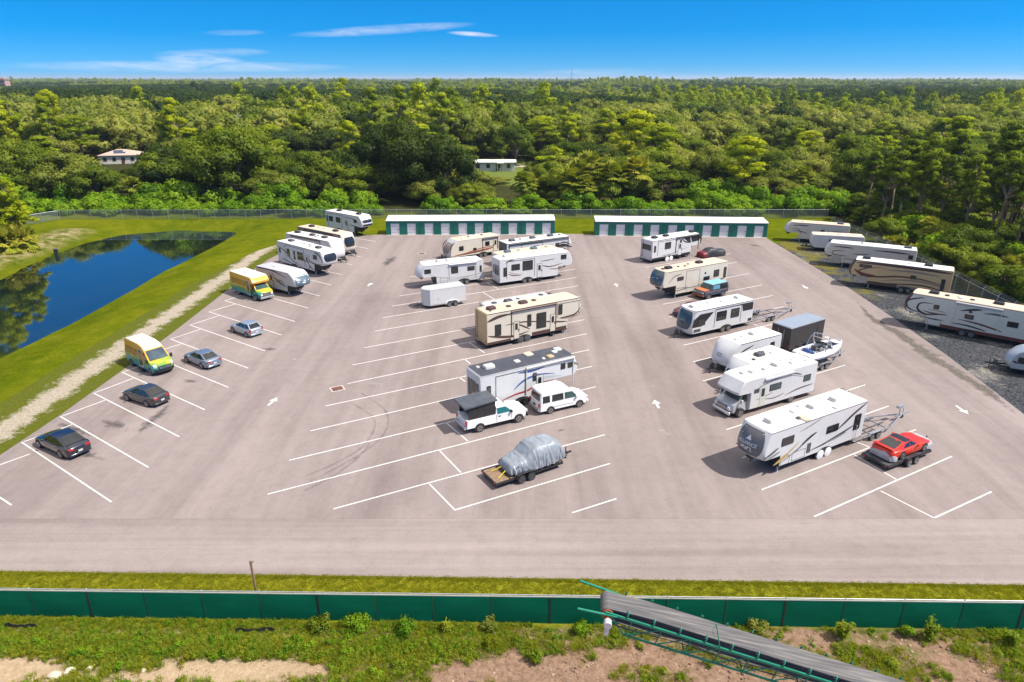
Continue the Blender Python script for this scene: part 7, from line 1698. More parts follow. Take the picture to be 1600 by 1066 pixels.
# ---- the woods beyond: countless, one mass
def low(kind, seed, H, R, mat, n, size, f):
    tr, cr = f(seed, H, R, mat, n, size, 1.0, .58) if f is oak_proto else f(seed, H, mat, n, size)
    cr.name = 'far_' + kind; return cr
far_coll = bpy.data.collections.new('far_crowns')
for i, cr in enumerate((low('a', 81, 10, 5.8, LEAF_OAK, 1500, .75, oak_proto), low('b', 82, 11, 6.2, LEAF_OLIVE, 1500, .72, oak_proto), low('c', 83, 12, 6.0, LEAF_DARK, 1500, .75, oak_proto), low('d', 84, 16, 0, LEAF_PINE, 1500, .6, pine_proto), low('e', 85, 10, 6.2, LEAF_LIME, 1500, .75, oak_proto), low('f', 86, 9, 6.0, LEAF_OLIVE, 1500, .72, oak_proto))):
    far_coll.objects.link(bpy.data.objects.new('crown_%d' % i, cr))
def scatter(name, coll, P, rot, scl, idx, label, cat):
    me = bpy.data.meshes.new(name); me.from_pydata([tuple(p) for p in P], [], [])
    for an, dat, ty in (('rot', rot, 'FLOAT'), ('scl', scl, 'FLOAT'), ('idx', idx, 'INT')):
        a = me.attributes.new(an, ty, 'POINT'); a.data.foreach_set('value', np.asarray(dat, dtype=np.int32 if ty == 'INT' else np.float32))
    o = link(name, me); ng = bpy.data.node_groups.new(name, 'GeometryNodeTree'); ng.is_modifier = True
    ng.interface.new_socket('Geometry', in_out='INPUT', socket_type='NodeSocketGeometry'); ng.interface.new_socket('Geometry', in_out='OUTPUT', socket_type='NodeSocketGeometry')
    N, Lk = ng.nodes, ng.links; gi, go = N.new('NodeGroupInput'), N.new('NodeGroupOutput'); ip = N.new('GeometryNodeInstanceOnPoints'); ci = N.new('GeometryNodeCollectionInfo')
    ci.inputs['Collection'].default_value = coll; ci.inputs['Separate Children'].default_value = True; ci.inputs['Reset Children'].default_value = True
    def named(an, ty):
        q = N.new('GeometryNodeInputNamedAttribute'); q.data_type = ty; q.inputs['Name'].default_value = an; return q.outputs['Attribute']
    cx = N.new('ShaderNodeCombineXYZ'); Lk.new(named('rot', 'FLOAT'), cx.inputs['Z'])
    Lk.new(gi.outputs[0], ip.inputs['Points']); Lk.new(ci.outputs[0], ip.inputs['Instance']); ip.inputs['Pick Instance'].default_value = True
    Lk.new(named('idx', 'INT'), ip.inputs['Instance Index']); Lk.new(cx.outputs[0], ip.inputs['Rotation']); Lk.new(named('scl', 'FLOAT'), ip.inputs['Scale']); Lk.new(ip.outputs[0], go.inputs[0])
    md = o.modifiers.new('scatter', 'NODES'); md.node_group = ng
    return stuff(o, label, cat)
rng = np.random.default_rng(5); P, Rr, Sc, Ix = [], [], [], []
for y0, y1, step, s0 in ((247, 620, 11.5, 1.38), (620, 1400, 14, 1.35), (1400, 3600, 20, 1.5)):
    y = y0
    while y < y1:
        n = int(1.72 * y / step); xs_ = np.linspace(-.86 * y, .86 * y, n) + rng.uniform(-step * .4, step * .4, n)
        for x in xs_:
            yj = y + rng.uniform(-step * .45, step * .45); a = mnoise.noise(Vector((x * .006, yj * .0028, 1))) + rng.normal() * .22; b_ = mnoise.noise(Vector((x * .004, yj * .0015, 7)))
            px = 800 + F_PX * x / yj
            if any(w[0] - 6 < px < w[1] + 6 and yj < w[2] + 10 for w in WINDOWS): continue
            if yj > 430 and b_ > -.30 and yj < 1300: k = 2 if a > -.22 else 0  # cloud shadow over the distant band, put in as darker crowns
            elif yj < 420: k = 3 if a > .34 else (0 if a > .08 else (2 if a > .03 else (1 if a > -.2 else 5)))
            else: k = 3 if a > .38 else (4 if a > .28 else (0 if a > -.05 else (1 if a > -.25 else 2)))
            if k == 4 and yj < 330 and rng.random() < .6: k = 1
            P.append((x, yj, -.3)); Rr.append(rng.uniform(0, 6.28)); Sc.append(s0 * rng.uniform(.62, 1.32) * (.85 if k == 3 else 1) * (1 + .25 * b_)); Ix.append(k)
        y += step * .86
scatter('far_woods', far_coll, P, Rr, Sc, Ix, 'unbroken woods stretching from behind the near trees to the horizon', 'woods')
# the last kilometres: a rolling canopy
vs, fs = [], []; ny, nxx = 46, 240
for j in range(ny):
    y = 3500 * (14000 / 3500) ** (j / (ny - 1))
    for i in range(nxx):
        x = (-1 + 2 * i / (nxx - 1)) * .95 * y; vs.append((x, y, 8.5 + 5.5 * mnoise.noise(Vector((x * .011, y * .006, 2))) + 2.5 * rnd.uniform(-1, 1)))
for j in range(ny - 1):
    for i in range(nxx - 1): fs.append((j * nxx + i, j * nxx + i + 1, (j + 1) * nxx + i + 1, (j + 1) * nxx + i))
m, nt, ns, ls, b = nmat('distant_canopy'); v = coords(ns, ls)
ls.new(ramp(ns, ls, noise_tex(ns, ls, coords(ns, ls, (1, .35, 1)), .006, 8, .7), ((.35, (.020, .034, .014)), (.52, (.055, .075, .026)), (.70, (.13, .15, .05)))), b.inputs['Base Color']); setin(b, 'Roughness', 1); setin(b, 'Specular IOR Level', 0)
me = bpy.data.meshes.new('distant_canopy'); me.from_pydata(vs, [], fs); me.materials.append(m)
stuff(link('distant_canopy', me), 'flat dark line of woods along the horizon', 'woods')
print('trees', n_trees, 'far', len(P))

# ---- the air
mb = MB(); mb.box(-30500, 30500, -3500, 40500, -3.9, 62)
m = bpy.data.materials.new('thin_haze'); m.use_nodes = True; m.node_tree.nodes.clear()
ho = m.node_tree.nodes.new('ShaderNodeOutputMaterial'); hv = m.node_tree.nodes.new('ShaderNodeVolumePrincipled')
hv.inputs['Color'].default_value = (.70, .86, 1.0, 1); hv.inputs['Density'].default_value = .00009; hv.inputs['Anisotropy'].default_value = .2
m.node_tree.links.new(hv.outputs[0], ho.inputs['Volume'])
hz = obj('haze', mb, m); hz['kind'] = 'stuff'; hz['label'] = 'thin pale air haze over the whole place'; hz['category'] = 'haze'
# ================================================================== HOUSES AND OTHER FAR THINGS
def win_rect(parent, x0, x1, z0, z1, y, fr=WHITE):
    mb = MB(); mb.box(x0 - .08, x1 + .08, y - .05, y + .02, z0 - .08, z1 + .08); w_ = obj('window', mb, fr, parent)
    mb = MB(); mb.box(x0, x1, y - .07, y - .052, z0, z1); obj('pane', mb, GLASS, w_)
def house(label, px, py, Y, L, D, wall, roofm, hip=1.0, rot=0.0, solar=False, cat='house', Hw=2.8, pitch=1.7, wins=4):
    p = at_depth(px, py, Y); t = thing('house', label, cat, (p.x, Y, 0), rot)
    mb = MB(); mb.box(-L / 2, L / 2, -D / 2, D / 2, 0, Hw); obj('wall', mb, wall, t)
    e = .5; mb = MB(); a = [(-L / 2 - e, -D / 2 - e, Hw), (L / 2 + e, -D / 2 - e, Hw), (L / 2 + e, D / 2 + e, Hw), (-L / 2 - e, D / 2 + e, Hw), (-L / 2 + hip * D / 2 - e * (1 - hip), 0, Hw + pitch), (L / 2 - hip * D / 2 + e * (1 - hip), 0, Hw + pitch)]
    mb.add(a + [(x, y, z - .12) for x, y, z in a[:4]], [(0, 1, 5, 4), (1, 2, 5), (2, 3, 4, 5), (3, 0, 4), (9, 8, 7, 6), (0, 6, 7, 1), (1, 7, 8, 2), (2, 8, 9, 3), (3, 9, 6, 0)]); rf = obj('roof', mb, roofm, t)
    for k in range(wins):
        x = -L / 2 + L * (k + .6) / (wins + .2); win_rect(t, x - .55, x + .55, .95, 2.1, -D / 2)
    mb = MB(); mb.box(L * .06, L * .06 + .95, -D / 2 - .04, -D / 2 + .02, 0.02, 2.1); obj('door', mb, MAROON, t)
    if solar:
        n = Vector((0, -(pitch), D / 2 + e)).normalized()
        for r in range(2):
            for c in range(5):
                if r == 1 and c == 4: continue
                u0, u1 = .30 + r * .28, .30 + r * .28 + .24; mb = MB(); x0 = -1.6 + c * .72 - r * .3; q = []
                for (xx, u) in ((x0, u0), (x0 + .66, u0), (x0 + .66, u1), (x0, u1)):
                    yb = -(D / 2 + e) * (1 - u); zb_ = Hw + pitch * u + .06; q.append(Vector((xx, yb, zb_)))
                mb.add(q + [v_ - Vector((0, 0, .05)) for v_ in q], [(0, 1, 2, 3), (0, 4, 5, 1), (1, 5, 6, 2), (2, 6, 7, 3), (3, 7, 4, 0)]); obj('solar_panel', mb, paint('solar_blue', (.02, .04, .12), .15, var=.1), rf)
    return t
PEACH = paint('peach_shingle', (.46, .35, .28), .9, var=.12, scale=2)
PALEW = paint('cream_stucco', (.66, .62, .54), .85, var=.06)
house('house with pale peach hip roof and blue solar panels among the trees', 190, 240, 236, 11.5, 9, PALEW, PEACH, 1.0, .25, True, pitch=1.5)
mh = house('long low white mobile home seen through a gap in the trees', 771, 252, 215, 13, 4.8, WHITE, ROOFW, 0.02, 0.0, cat='mobile home', Hw=2.7, pitch=.55, wins=4)
mb = MB(); mb.box(1.2, 3.2, -4.2, -2.35, 2.5, 2.62); 
for x in (1.3, 3.1): mb.box(x - .05, x + .05, -4.15, -4.05, 0, 2.5)
obj('porch', mb, WHITE, mh)
m = paint('lawn_grass', (.10, .135, .006), .95, var=.25, scale=.7)
mb = MB(); mb.plate([tuple(G(x, y).xy) for x, y in ((775, 290), (832, 290), (818, 248), (735, 248))], .004, .02); struct(obj('lawn', mb, m))
mb = MB(); mb.plate([tuple(G(x, y).xy) for x, y in ((745, 262), (822, 261), (820, 258), (745, 258.5))], .024, .04); struct(obj('driveway', mb, paint('pale_drive', (.55, .47, .38), .9, var=.1)))
house('white flat-roofed house half hidden in the distant trees left of centre', 480, 168, 470, 15, 9, WHITE, LGREY, .5, .3, wins=3)
house('bright white roof showing among the trees left of centre', 500, 205, 268, 10, 7, WHITE, ROOFW, .9, .2, wins=2)
house('small house with turquoise wall between trees right of centre', 919, 200, 300, 7, 6, paint('turquoise_wall', (.06, .38, .42), .8), LGREY, .6, .1, wins=2)
house('small distant white house in the middle of the woods', 576, 163, 520, 9, 8, WHITE, ROOFW, .6, .2, wins=2)
house('distant white gabled house right of centre', 848, 160, 540, 9, 8, WHITE, LGREY, .1, .5, wins=2)
house('house with small red roof in the far left trees', 118, 199, 300, 7, 6, PALEW, paint('red_tile', (.42, .10, .05), .8, var=.15), .9, .2, wins=2)
house('far white house with red roof near the right horizon', 1272, 134, 1250, 22, 14, WHITE, MATS['red_tile'], .7, .2, wins=3, Hw=8)
house('far white house near the right horizon', 1221, 134, 1250, 18, 12, WHITE, ROOFW, .7, .2, wins=3, Hw=8)
house('long reddish far building at the left edge near the horizon', 14, 141, 1050, 62, 20, paint('far_brick', (.30, .12, .09), .9, var=.1), paint('far_roof', (.50, .42, .38), .9), .1, .1, wins=12, Hw=9, pitch=1.0)
p = at_depth(5, 126, 1150); t = thing('tower_block', 'pinkish far tower at the left edge on the horizon', 'tower', (p.x, 1150, 0))
mb = MB(); mb.box(-6, 6, -6, 6, 0, 24); mb.box(-7, 7, -7, 7, 24, 25); mb.box(-3, 3, -3, 3, 25, 27); obj('shaft', mb, paint('far_pink', (.48, .30, .24), .9), t)
for k in range(5):
    mb = MB(); mb.box(-5, 5, -6.1, -6.0, 3 + k * 4.2, 5 + k * 4.2); obj('window_row', mb, GLASS, t)
for px, Y, lab in ((36, 700, 'white'), (150, 640, 'pale'), (1435, 900, 'cream'), (1505, 900, 'grey')):
    house('low %s roof far off near the horizon' % lab, px, 140, Y, 26, 12, WHITE, ROOFW if lab in ('white', 'pale') else LGREY, .3, .1, wins=3, Hw=7)
# radio mast
p = at_depth(893, 124, 2600); t = thing('radio_mast', 'thin radio mast standing above the horizon right of centre', 'mast', (p.x, 2600, 0)); mb = MB()
mb.tube([(0, 0, 0), (0, 0, 60)], .8, 6); obj('lattice', mb, MGREY, t)
mb = MB()
for a in (0, 2.1, 4.2): mb.tube([(0, 0, 45), (25 * math.cos(a), 25 * math.sin(a), 0)], .12, 4)
obj('guy_wire', mb, MGREY, t)['kind'] = 'stuff'
# columnar evergreens that break the horizon
for px, Y, H, w in ((303, 760, 30, 9), (318, 760, 27, 8), (215, 900, 24, 14), (690, 640, 23, 14), (258, 900, 24, 5), (1375, 800, 25, 4), (1224, 560, 20, 8)):
    tr, cr = PROTO['dark'][1]; p = at_depth(px, 130, Y); t = thing('evergreen_tree', 'tall dark evergreen breaking the horizon ' + ('right of centre' if px > 800 else 'left of centre'), 'tree', (p.x, Y, 0), px, 'tall dark evergreens on the horizon ' + ('right' if px > 800 else 'left'))
    t.scale = (w / 11, w / 11, H / 12.5); link('trunk', tr, t); link('crown', cr, t)
# utility poles
for px, py, Y in ((371, 177, 262), (416, 172, 300), (522, 186, 262), (445, 168, 330), (541, 156, 420)):
    p = at_depth(px, py, Y); t = thing('utility_pole', 'grey utility pole standing up through the trees left of centre', 'pole', (p.x, Y, 0), .3, 'utility poles in the woods left of centre'); hh = max(9, p.z)
    mb = MB(); mb.cyl((0, 0, 0), (0, 0, hh), .2, .13, 8); obj('post', mb, LGREY, t); mb = MB(); mb.box(-1.2, 1.2, -.06, .06, hh - .9, hh - .75); obj('cross_arm', mb, LGREY, t)
# sheds and trailers glimpsed through the belt
for k, (px, py, Y) in enumerate(((20, 300, 152), (255, 272, 172), (330, 276, 170), (1130, 300, 168), (1395, 262, 190))):
    p = at_depth(px, py, Y); t = thing('garden_shed', ('pale shed by the left edge behind the fence', 'pale shed glimpsed through trees behind the pond', 'white shed glimpsed between dark trees left of centre', 'pale shed glimpsed behind the right storage building', 'white shed glimpsed between the right-hand pines')[k], 'shed', (p.x, Y, 0), .2)
    mb = MB(); mb.box(-2.6, 2.6, -1.5, 1.5, 0, 2.4); obj('wall', mb, WHITE, t); mb = MB(); mb.prism([(-2.8, 2.4), (2.8, 2.4), (0, 3.2)], -1.7, 1.7); obj('roof', mb, LGREY, t)
# black bin by the pond
p = G(86, 388); t = thing('litter_bin', 'small black post box standing on the grass beyond the pond', 'bin', (p.x, p.y, ground_z(p.x, p.y)), .4)
mb = MB(); mb.rbox(-.28, .28, -.28, .28, .1, 1.0, b=.08); obj('bin_body', mb, BLACK, t); mb = MB(); mb.rbox(-.32, .32, -.32, .32, 1.0, 1.12, b=.08); obj('lid', mb, DGREY, t)

# ================================================================== SCREEN FENCE IN FRONT
m, nt, ns, ls, b = nmat('green_windscreen'); v = coords(ns, ls)
n1 = noise_tex(ns, ls, coords(ns, ls, (.6, .6, 3)), 1.0, 5, .6); n2 = noise_tex(ns, ls, v, 60, 2)
ls.new(mixc(ns, ls, .35, ramp(ns, ls, n1, ((.3, (.002, .105, .055)), (.7, (.003, .150, .080)))), ramp(ns, ls, n2, ((.3, (.002, .06, .03)), (.7, (.004, .14, .075))))), b.inputs['Base Color']); setin(b, 'Roughness', .9); setin(b, 'Specular IOR Level', .04)
SCREEN = m
fA, fB = G(0, 962).xy, G(1600, 983).xy; fdir = (fB - fA).normalized(); fA2 = fA - fdir * 22; nb = 33; bay = 3.0
t = thing('screen_fence', 'long chain-link fence covered in dark green windscreen cloth across the foreground', 'fence', (fA2.x, fA2.y, 0), math.atan2(fdir.y, fdir.x))
HEM = paint('pale_hem', (.46, .46, .43), .7, var=.12, scale=3); FH = 1.8
pm = MB(); pm.cyl((0, 0, -.2), (0, 0, FH + .03), .035, n=8); pm.cyl((0, 0, FH + .03), (0, 0, FH + .07), .045, .01, 8); pme = mesh_from('post', pm, [STEEL])
for k in range(nb):
    x0 = k * bay; vs, fs = [], []; nxp, nzp = 13, 6; zb0 = .02
    for j in range(nzp):
        for i in range(nxp):
            u, w_ = i / (nxp - 1), j / (nzp - 1); g_ = 0.004 if k % 3 == 2 and u > .99 else 0
            sag = .035 * math.sin(PI * u) * math.sin(PI * w_) * (1 + .5 * math.sin(k * 1.7)) + .015 * mnoise.noise(Vector((x0 + u * 3, w_ * 3, 2)))
            vs.append((x0 + .03 + u * (bay - .06), -.06 - sag, zb0 + w_ * (FH - .09 - .012 * math.sin(PI * u) - zb0) ))
    for j in range(nzp - 1):
        for i in range(nxp - 1): fs.append((j * nxp + i, j * nxp + i + 1, (j + 1) * nxp + i + 1, (j + 1) * nxp + i))
    mb = MB(); mb.add(vs, fs); sp_ = obj('screen_panel', mb, SCREEN, t, 60)
    mb = MB(); mb.box(x0 + .0, x0 + bay, -.064, -.03, FH - .10, FH - .045); obj('hem', mb, HEM, sp_)
    link('post', pme, t, (x0, 0, 0))
    mb = MB(); wdt = .05 if k % 4 == 1 else .022; mb.box(x0 - wdt, x0 + wdt, -.072, -.05, .02, FH - .11); obj('seam', mb, BLACK if k % 4 == 1 else paint('seam_green', (.002, .045, .032), .8), t)
    mb = MB(); mb.tube([(x0, 0, FH), (x0 + bay, 0, FH)], .026, 8); obj('top_rail', mb, STEEL, t)
link('post', pme, t, (nb * bay, 0, 0))
# wooden stake behind it
p = at_depth(388, 881, 28.75); t = thing('wooden_stake', 'rough dark wooden stake standing behind the green fence at left', 'post', (p.x + .05, 28.95, 0))
mb = MB(); mb.tube([(0, 0, -.2), (.02, 0, 1.2), (-.03, .02, p.z)], [.075, .07, .065], 6); obj('shaft', mb, WOODD, t); mb = MB(); mb.tube([(-.07, 0, p.z - .1), (.16, 0, p.z - .02)], .035, 5); obj('stub', mb, WOODD, t)

# ================================================================== CONVEYOR
CGREEN = paint('conveyor_green', (.012, .20, .125), .4, var=.15, scale=3, dirt=.05)
BELT = None
m, nt, ns, ls, b = nmat('conveyor_belt'); v = coords(ns, ls, (.08, 6, 1))
ls.new(ramp(ns, ls, noise_tex(ns, ls, v, 1.6, 6, .6), ((.3, (.055, .053, .054)), (.5, (.10, .095, .094)), (.72, (.20, .185, .165)))), b.inputs['Base Color']); setin(b, 'Roughness', .75)
BELT = m
Z1 = 6.5; P1 = G(952, 938, Z1); best = None
for k in range(60):
    z = .4 + k * .08; q = G(1350, 1062, z); sl = (Z1 - z) / (q.xy - P1.xy).length
    if best is None or abs(sl - .30) < best[0]: best = (abs(sl - .30), z, q)
Z2, P2 = best[1], best[2]
d3 = (P2 - P1); LEN = d3.length * 1.34; dn = d3.normalized()
t = thing('conveyor', 'green truss conveyor with worn grey belt slanting up over the foreground fence', 'conveyor', P1)
sidev = Vector((-dn.y, dn.x, 0)).normalized()                 # away from the camera
if sidev.y < 0: sidev = -sidev
upv = dn.cross(sidev); upv = upv if upv.z > 0 else -upv
def CV(x, y, z): return dn * x + sidev * y + upv * z
bw = .50
mb = MB(); prof = [(-bw, .13), (-bw * .75, .05), (-bw * .38, .0), (bw * .38, .0), (bw * .75, .05), (bw, .13)]
vs = []; nseg = 26
for i in range(nseg + 1):
    x = LEN * i / nseg; k = min(1, x / 1.4); vs += [tuple(CV(x, y, z * k)) for y, z in prof] + [tuple(CV(x, y, z * k - .025)) for y, z in prof[::-1]]
fs = [(i * 12 + j, i * 12 + (j + 1) % 12, (i + 1) * 12 + (j + 1) % 12, (i + 1) * 12 + j) for i in range(nseg) for j in range(12)]
mb.add(vs, fs)
hr = .27; ring = [(hr * math.sin(a), -hr + hr * math.cos(a)) for a in np.linspace(0, -PI, 13)]
for (xa, za), (xb_, zb_) in zip(ring[:-1], ring[1:]): mb.add([tuple(CV(xa, -bw, za)), tuple(CV(xa, bw, za)), tuple(CV(xb_, bw, zb_)), tuple(CV(xb_, -bw, zb_))], [(0, 1, 2, 3)])
mb.add([tuple(CV(0, -bw, -2 * hr)), tuple(CV(0, bw, -2 * hr)), tuple(CV(LEN, bw, -.5)), tuple(CV(LEN, -bw, -.5))], [(0, 1, 2, 3)])
obj('belt', mb, BELT, t, 50)
mb = MB(); mb.cyl(CV(0, -bw - .06, -hr), CV(0, bw + .06, -hr), hr - .03, n=18); mb.cyl(CV(0, -bw - .35, -hr), CV(0, bw + .2, -hr), .06, n=8); obj('head_pulley', mb, RUST, t, 40)
mb = MB(); mb.cyl(CV(.02, -bw - .62, -hr - .05), CV(.02, -bw - .34, -hr - .05), .16, n=12); mb.box(0, 0, 0, 0, 0, 0) if False else None; mb.beam(CV(.02, -bw - .5, -hr), CV(.10, -bw - .5, -hr - .55), .18, .18); obj('drive_motor', mb, LGREY, t, 40)
for s in (-1, 1):
    y = s * (bw + .13); zt, zl = -.12, -.92
    mb = MB(); mb.beam(CV(-.15, y, zt), CV(LEN, y, zt), .07, .10, up=upv); obj('top_chord', mb, CGREEN, t)
    mb = MB(); mb.beam(CV(.9, y, zl), CV(LEN, y, zl), .06, .08, up=upv); mb.beam(CV(.05, y, zt), CV(.9, y, zl), .05, .06, up=upv); obj('bottom_chord', mb, CGREEN, t)
    mb = MB(); mb.beam(CV(-1.25, y * 1.08, -.05 if s > 0 else -.30), CV(.35, y * 1.08, -.12), .09, .05, up=upv); obj('sample_arm', mb, CGREEN, t)
    n = int(LEN / 1.25); a_ = 1.0
    for k in range(n):
        x = a_ + k * 1.25
        mb = MB(); mb.beam(CV(x, y, zt), CV(x, y, zl), .04, .04, up=dn); obj('truss_post', mb, CGREEN, t)
        if x + 1.25 < LEN: mb = MB(); mb.beam(CV(x, y, zl), CV(x + 1.25, y, zt), .04, .04, up=sidev); obj('truss_diagonal', mb, CGREEN, t)
    for k in range(int(LEN / 1.1)):
        x = .75 + k * 1.1
        mb = MB(); mb.tube([CV(x, y, zt + .04), CV(x, y * 1.03, .04), CV(x, y * .98, .16), CV(x, s * (bw + .03), .21)], .035, 6); obj('idler_bracket', mb, CGREEN, t, 60)
for k in range(int(LEN / 1.1)):
    x = .75 + k * 1.1; mb = MB(); mb.cyl(CV(x, -bw * .4, -.075), CV(x, bw * .4, -.075), .05, n=8); obj('idler_roller', mb, DGREY, t)
    mb = MB(); mb.cyl(CV(x, -bw * .98, .055), CV(x, -bw * .42, -.07), .045, n=8); obj('idler_roller', mb, DGREY, t)
for k in range(int(LEN / 2.5)):
    x = 1.0 + k * 2.5; mb = MB(); mb.beam(CV(x, -bw - .13, -.92), CV(x, bw + .13, -.92), .04, .05, up=upv); mb.beam(CV(x, -bw - .13, -.92), CV(min(LEN, x + 1.25), bw + .13, -.92), .03, .03, up=upv); obj('cross_brace', mb, CGREEN, t)
mb = MB(); mb.tube([CV(.2, -bw - .22, -.5)] + [CV(x, -bw - .19, -.40 - .10 * math.sin(x * 1.5)) for x in np.linspace(1, LEN - .2, 26)], .022, 5); obj('hose', mb, BLACK, t)
mb = MB(); mb.tube([CV(.25, -bw - .2, -.55)] + [CV(x, -bw - .17, -.52 - .07 * math.sin(x * 1.1 + 1)) for x in np.linspace(1.2, LEN - .2, 26)], .016, 5); obj('cable', mb, BLACK, t)
mb = MB(); q = CV(4.7, -bw - .15, -.1); mb.tube([q, q + Vector((-.25, .1, 1.15))], .022, 6); mb.tube([q + Vector((-.25, .1, 1.12)), q + Vector((-.36, .12, .75)), q + Vector((-.18, .1, .3))], .008, 4); obj('antenna_rod', mb, CGREEN, t)
# its leg stands beyond the right edge of the picture
e = dn * (LEN - .4)
for s in (-1, 1):
    f = CV(LEN - .4, s * .63, -.92); mb = MB(); mb.beam(f, Vector((f.x + .5, f.y, -P1.z - .1)), .12, .12, up=sidev); obj('support_leg', mb, CGREEN, t)

# ================================================================== FOREGROUND WEEDS
def blade_mesh(name, n, h, spread, mat, seed, w=.022, lean=.5):
    r = np.random.default_rng(seed); vs, fs, tn = [], [], []
    for k in range(n):
        a = r.uniform(0, 2 * PI); q = spread * math.sqrt(r.random()); bx_, by_ = q * math.cos(a), q * math.sin(a); l_ = h * r.uniform(.55, 1.15); b_ = a + r.uniform(-1, 1); ln = lean * r.uniform(.3, 1.1) * l_
        dx, dy = math.cos(b_), math.sin(b_); px_, py_ = -dy * w * .5, dx * w * .5; i0 = len(vs)
        vs += [(bx_ - px_, by_ - py_, -.02), (bx_ + px_, by_ + py_, -.02), (bx_ + dx * ln * .35 + px_, by_ + dy * ln * .35 + py_, l_ * .6), (bx_ + dx * ln * .35 - px_, by_ + dy * ln * .35 - py_, l_ * .6), (bx_ + dx * ln, by_ + dy * ln, l_ * .95)]
        fs += [(i0, i0 + 1, i0 + 2, i0 + 3), (i0 + 3, i0 + 2, i0 + 4)]; tn += [r.random()] * 5
    me = bpy.data.meshes.new(name); me.from_pydata(vs, [], fs); at = me.attributes.new('tone', 'FLOAT', 'POINT'); at.data.foreach_set('value', tn); me.materials.append(mat); me.update(); return me
def weed_mesh(name, seed, H, R, n, size, mat):
    r = random.Random(seed); lobes = []
    for i in range(8):
        a = r.uniform(0, 2 * PI); q = R * math.sqrt(r.random()) * .7; s = R * r.uniform(.3, .5); lobes.append((q * math.cos(a), q * math.sin(a), max(.06, H * r.uniform(.25, .8)), s, s, s * .8))
    return lobed(name, lobes, n, size, mat, seed, .6, .15, 0)
lawn_coll = bpy.data.collections.new('lawn_tufts')
for i in range(3): lawn_coll.objects.link(bpy.data.objects.new('tuft_%d' % i, blade_mesh('lawn_tuft', 26, .075, .16, LEAF_GRASS, 200 + i, .016, .8)))
r_ = np.random.default_rng(77); P, Rr, Sc, Ix = [], [], [], []
for k in range(14000):
    x = r_.uniform(-33, 33); y0 = fA.y + (x - fA.x) * fdir.y / fdir.x + .1; y1 = road_edge(x) - .02; y = r_.uniform(y0, y1) if r_.random() > .12 else y1 - abs(r_.normal()) * .12
    P.append((x, y, 0)); Rr.append(r_.uniform(0, 6.28)); Sc.append(r_.uniform(.6, 1.15)); Ix.append(r_.integers(0, 3))
scatter('verge_grass', lawn_coll, P, Rr, Sc, Ix, 'mown yellow-green grass verge between the road and the green fence', 'grass')
weed_coll = bpy.data.collections.new('weed_tufts')
for i, me in enumerate((blade_mesh('t', 46, .40, .26, LEAF_WEED, 210, .022, .7), blade_mesh('t', 44, .28, .30, LEAF_GRASS, 211, .02, .8), weed_mesh('t', 212, .34, .36, 260, .085, LEAF_WEED), weed_mesh('t', 213, .24, .42, 240, .075, LEAF_GRASS), weed_mesh('t', 214, .5, .40, 330, .10, LEAF_LIME), blade_mesh('t', 30, .26, .2, LEAF_OLIVE, 215, .014, .9))):
    weed_coll.objects.link(bpy.data.objects.new('weed_%d' % i, me))
P, Rr, Sc, Ix = [], [], [], []
for k in range(21000):
    x = r_.uniform(-30, 30); yf = fA.y + (x - fA.x) * fdir.y / fdir.x - .15; u = r_.random(); y = yf - 5.6 * u ** 1.15
    if y < 21: continue
    dens = .80 - .13 * (yf - y) + .9 * mnoise.noise(Vector((x * .22, y * .5, 6))) + .35 * mnoise.noise(Vector((x * .9, y * 1.1, 1)))
    if x < -2 and yf - y < 2.6: dens += .45
    if x > 0: dens -= .34
    if r_.random() > dens: continue
    near_f = yf - y < 1.3
    ix = r_.choice([0, 1, 2, 3, 4, 5], p=[.28, .30, .14, .10, .03, .15] if near_f or x < 0 else [.30, .34, .10, .06, .0, .20])
    P.append((x, y, ground_z(x, y))); Rr.append(r_.uniform(0, 6.28)); Sc.append(r_.uniform(.45, .95) * (.6 if near_f else 1)); Ix.append(ix)
scatter('foreground_weeds', weed_coll, P, Rr, Sc, Ix, 'rough weeds and long grass growing this side of the green fence', 'weeds')
# single plants large enough to point at
def bush(px, py, H, R, mat, label, seed, spiky=False):
    p = G(px, py); t = thing('weed_bush', label, 'plant', (p.x, p.y, ground_z(p.x, p.y)), seed)
    mb = MB(); r = random.Random(seed); tips = []
    for k in range(9 if spiky else 6):
        a = r.uniform(0, 2 * PI); q = R * r.uniform(.15, .6); tp_ = (q * math.cos(a), q * math.sin(a), H * r.uniform(.55, 1.0)); tips.append(tp_); mb.tube([(0, 0, -.05), (tp_[0] * .4, tp_[1] * .4, tp_[2] * .55), tp_], [.016, .012, .006], 5)
    obj('stems', mb, LEAF_WEED, t)
    if spiky:
        rg = np.random.default_rng(seed); C, N = [], []
        for tp_ in tips:
            for k in range(60):
                u = rg.uniform(.25, 1.0); C.append([tp_[0] * u + rg.normal() * .09, tp_[1] * u + rg.normal() * .09, tp_[2] * u + rg.normal() * .05]); N.append([rg.normal() * .6, rg.normal() * .6, 1])
        me = quads_mesh('leaves', np.array(C), np.array(N), rg.uniform(.14, .28, len(C)), mat, rg, .28)
    else: me = lobed('leaves', [(a[0], a[1], a[2] * .8, R * .42, R * .42, R * .36) for a in tips] + [(0, 0, H * .35, R * .7, R * .7, H * .3)], int(1500 * R), .10, mat, seed, .5, .2, 0)
    link('leaves', me, t)
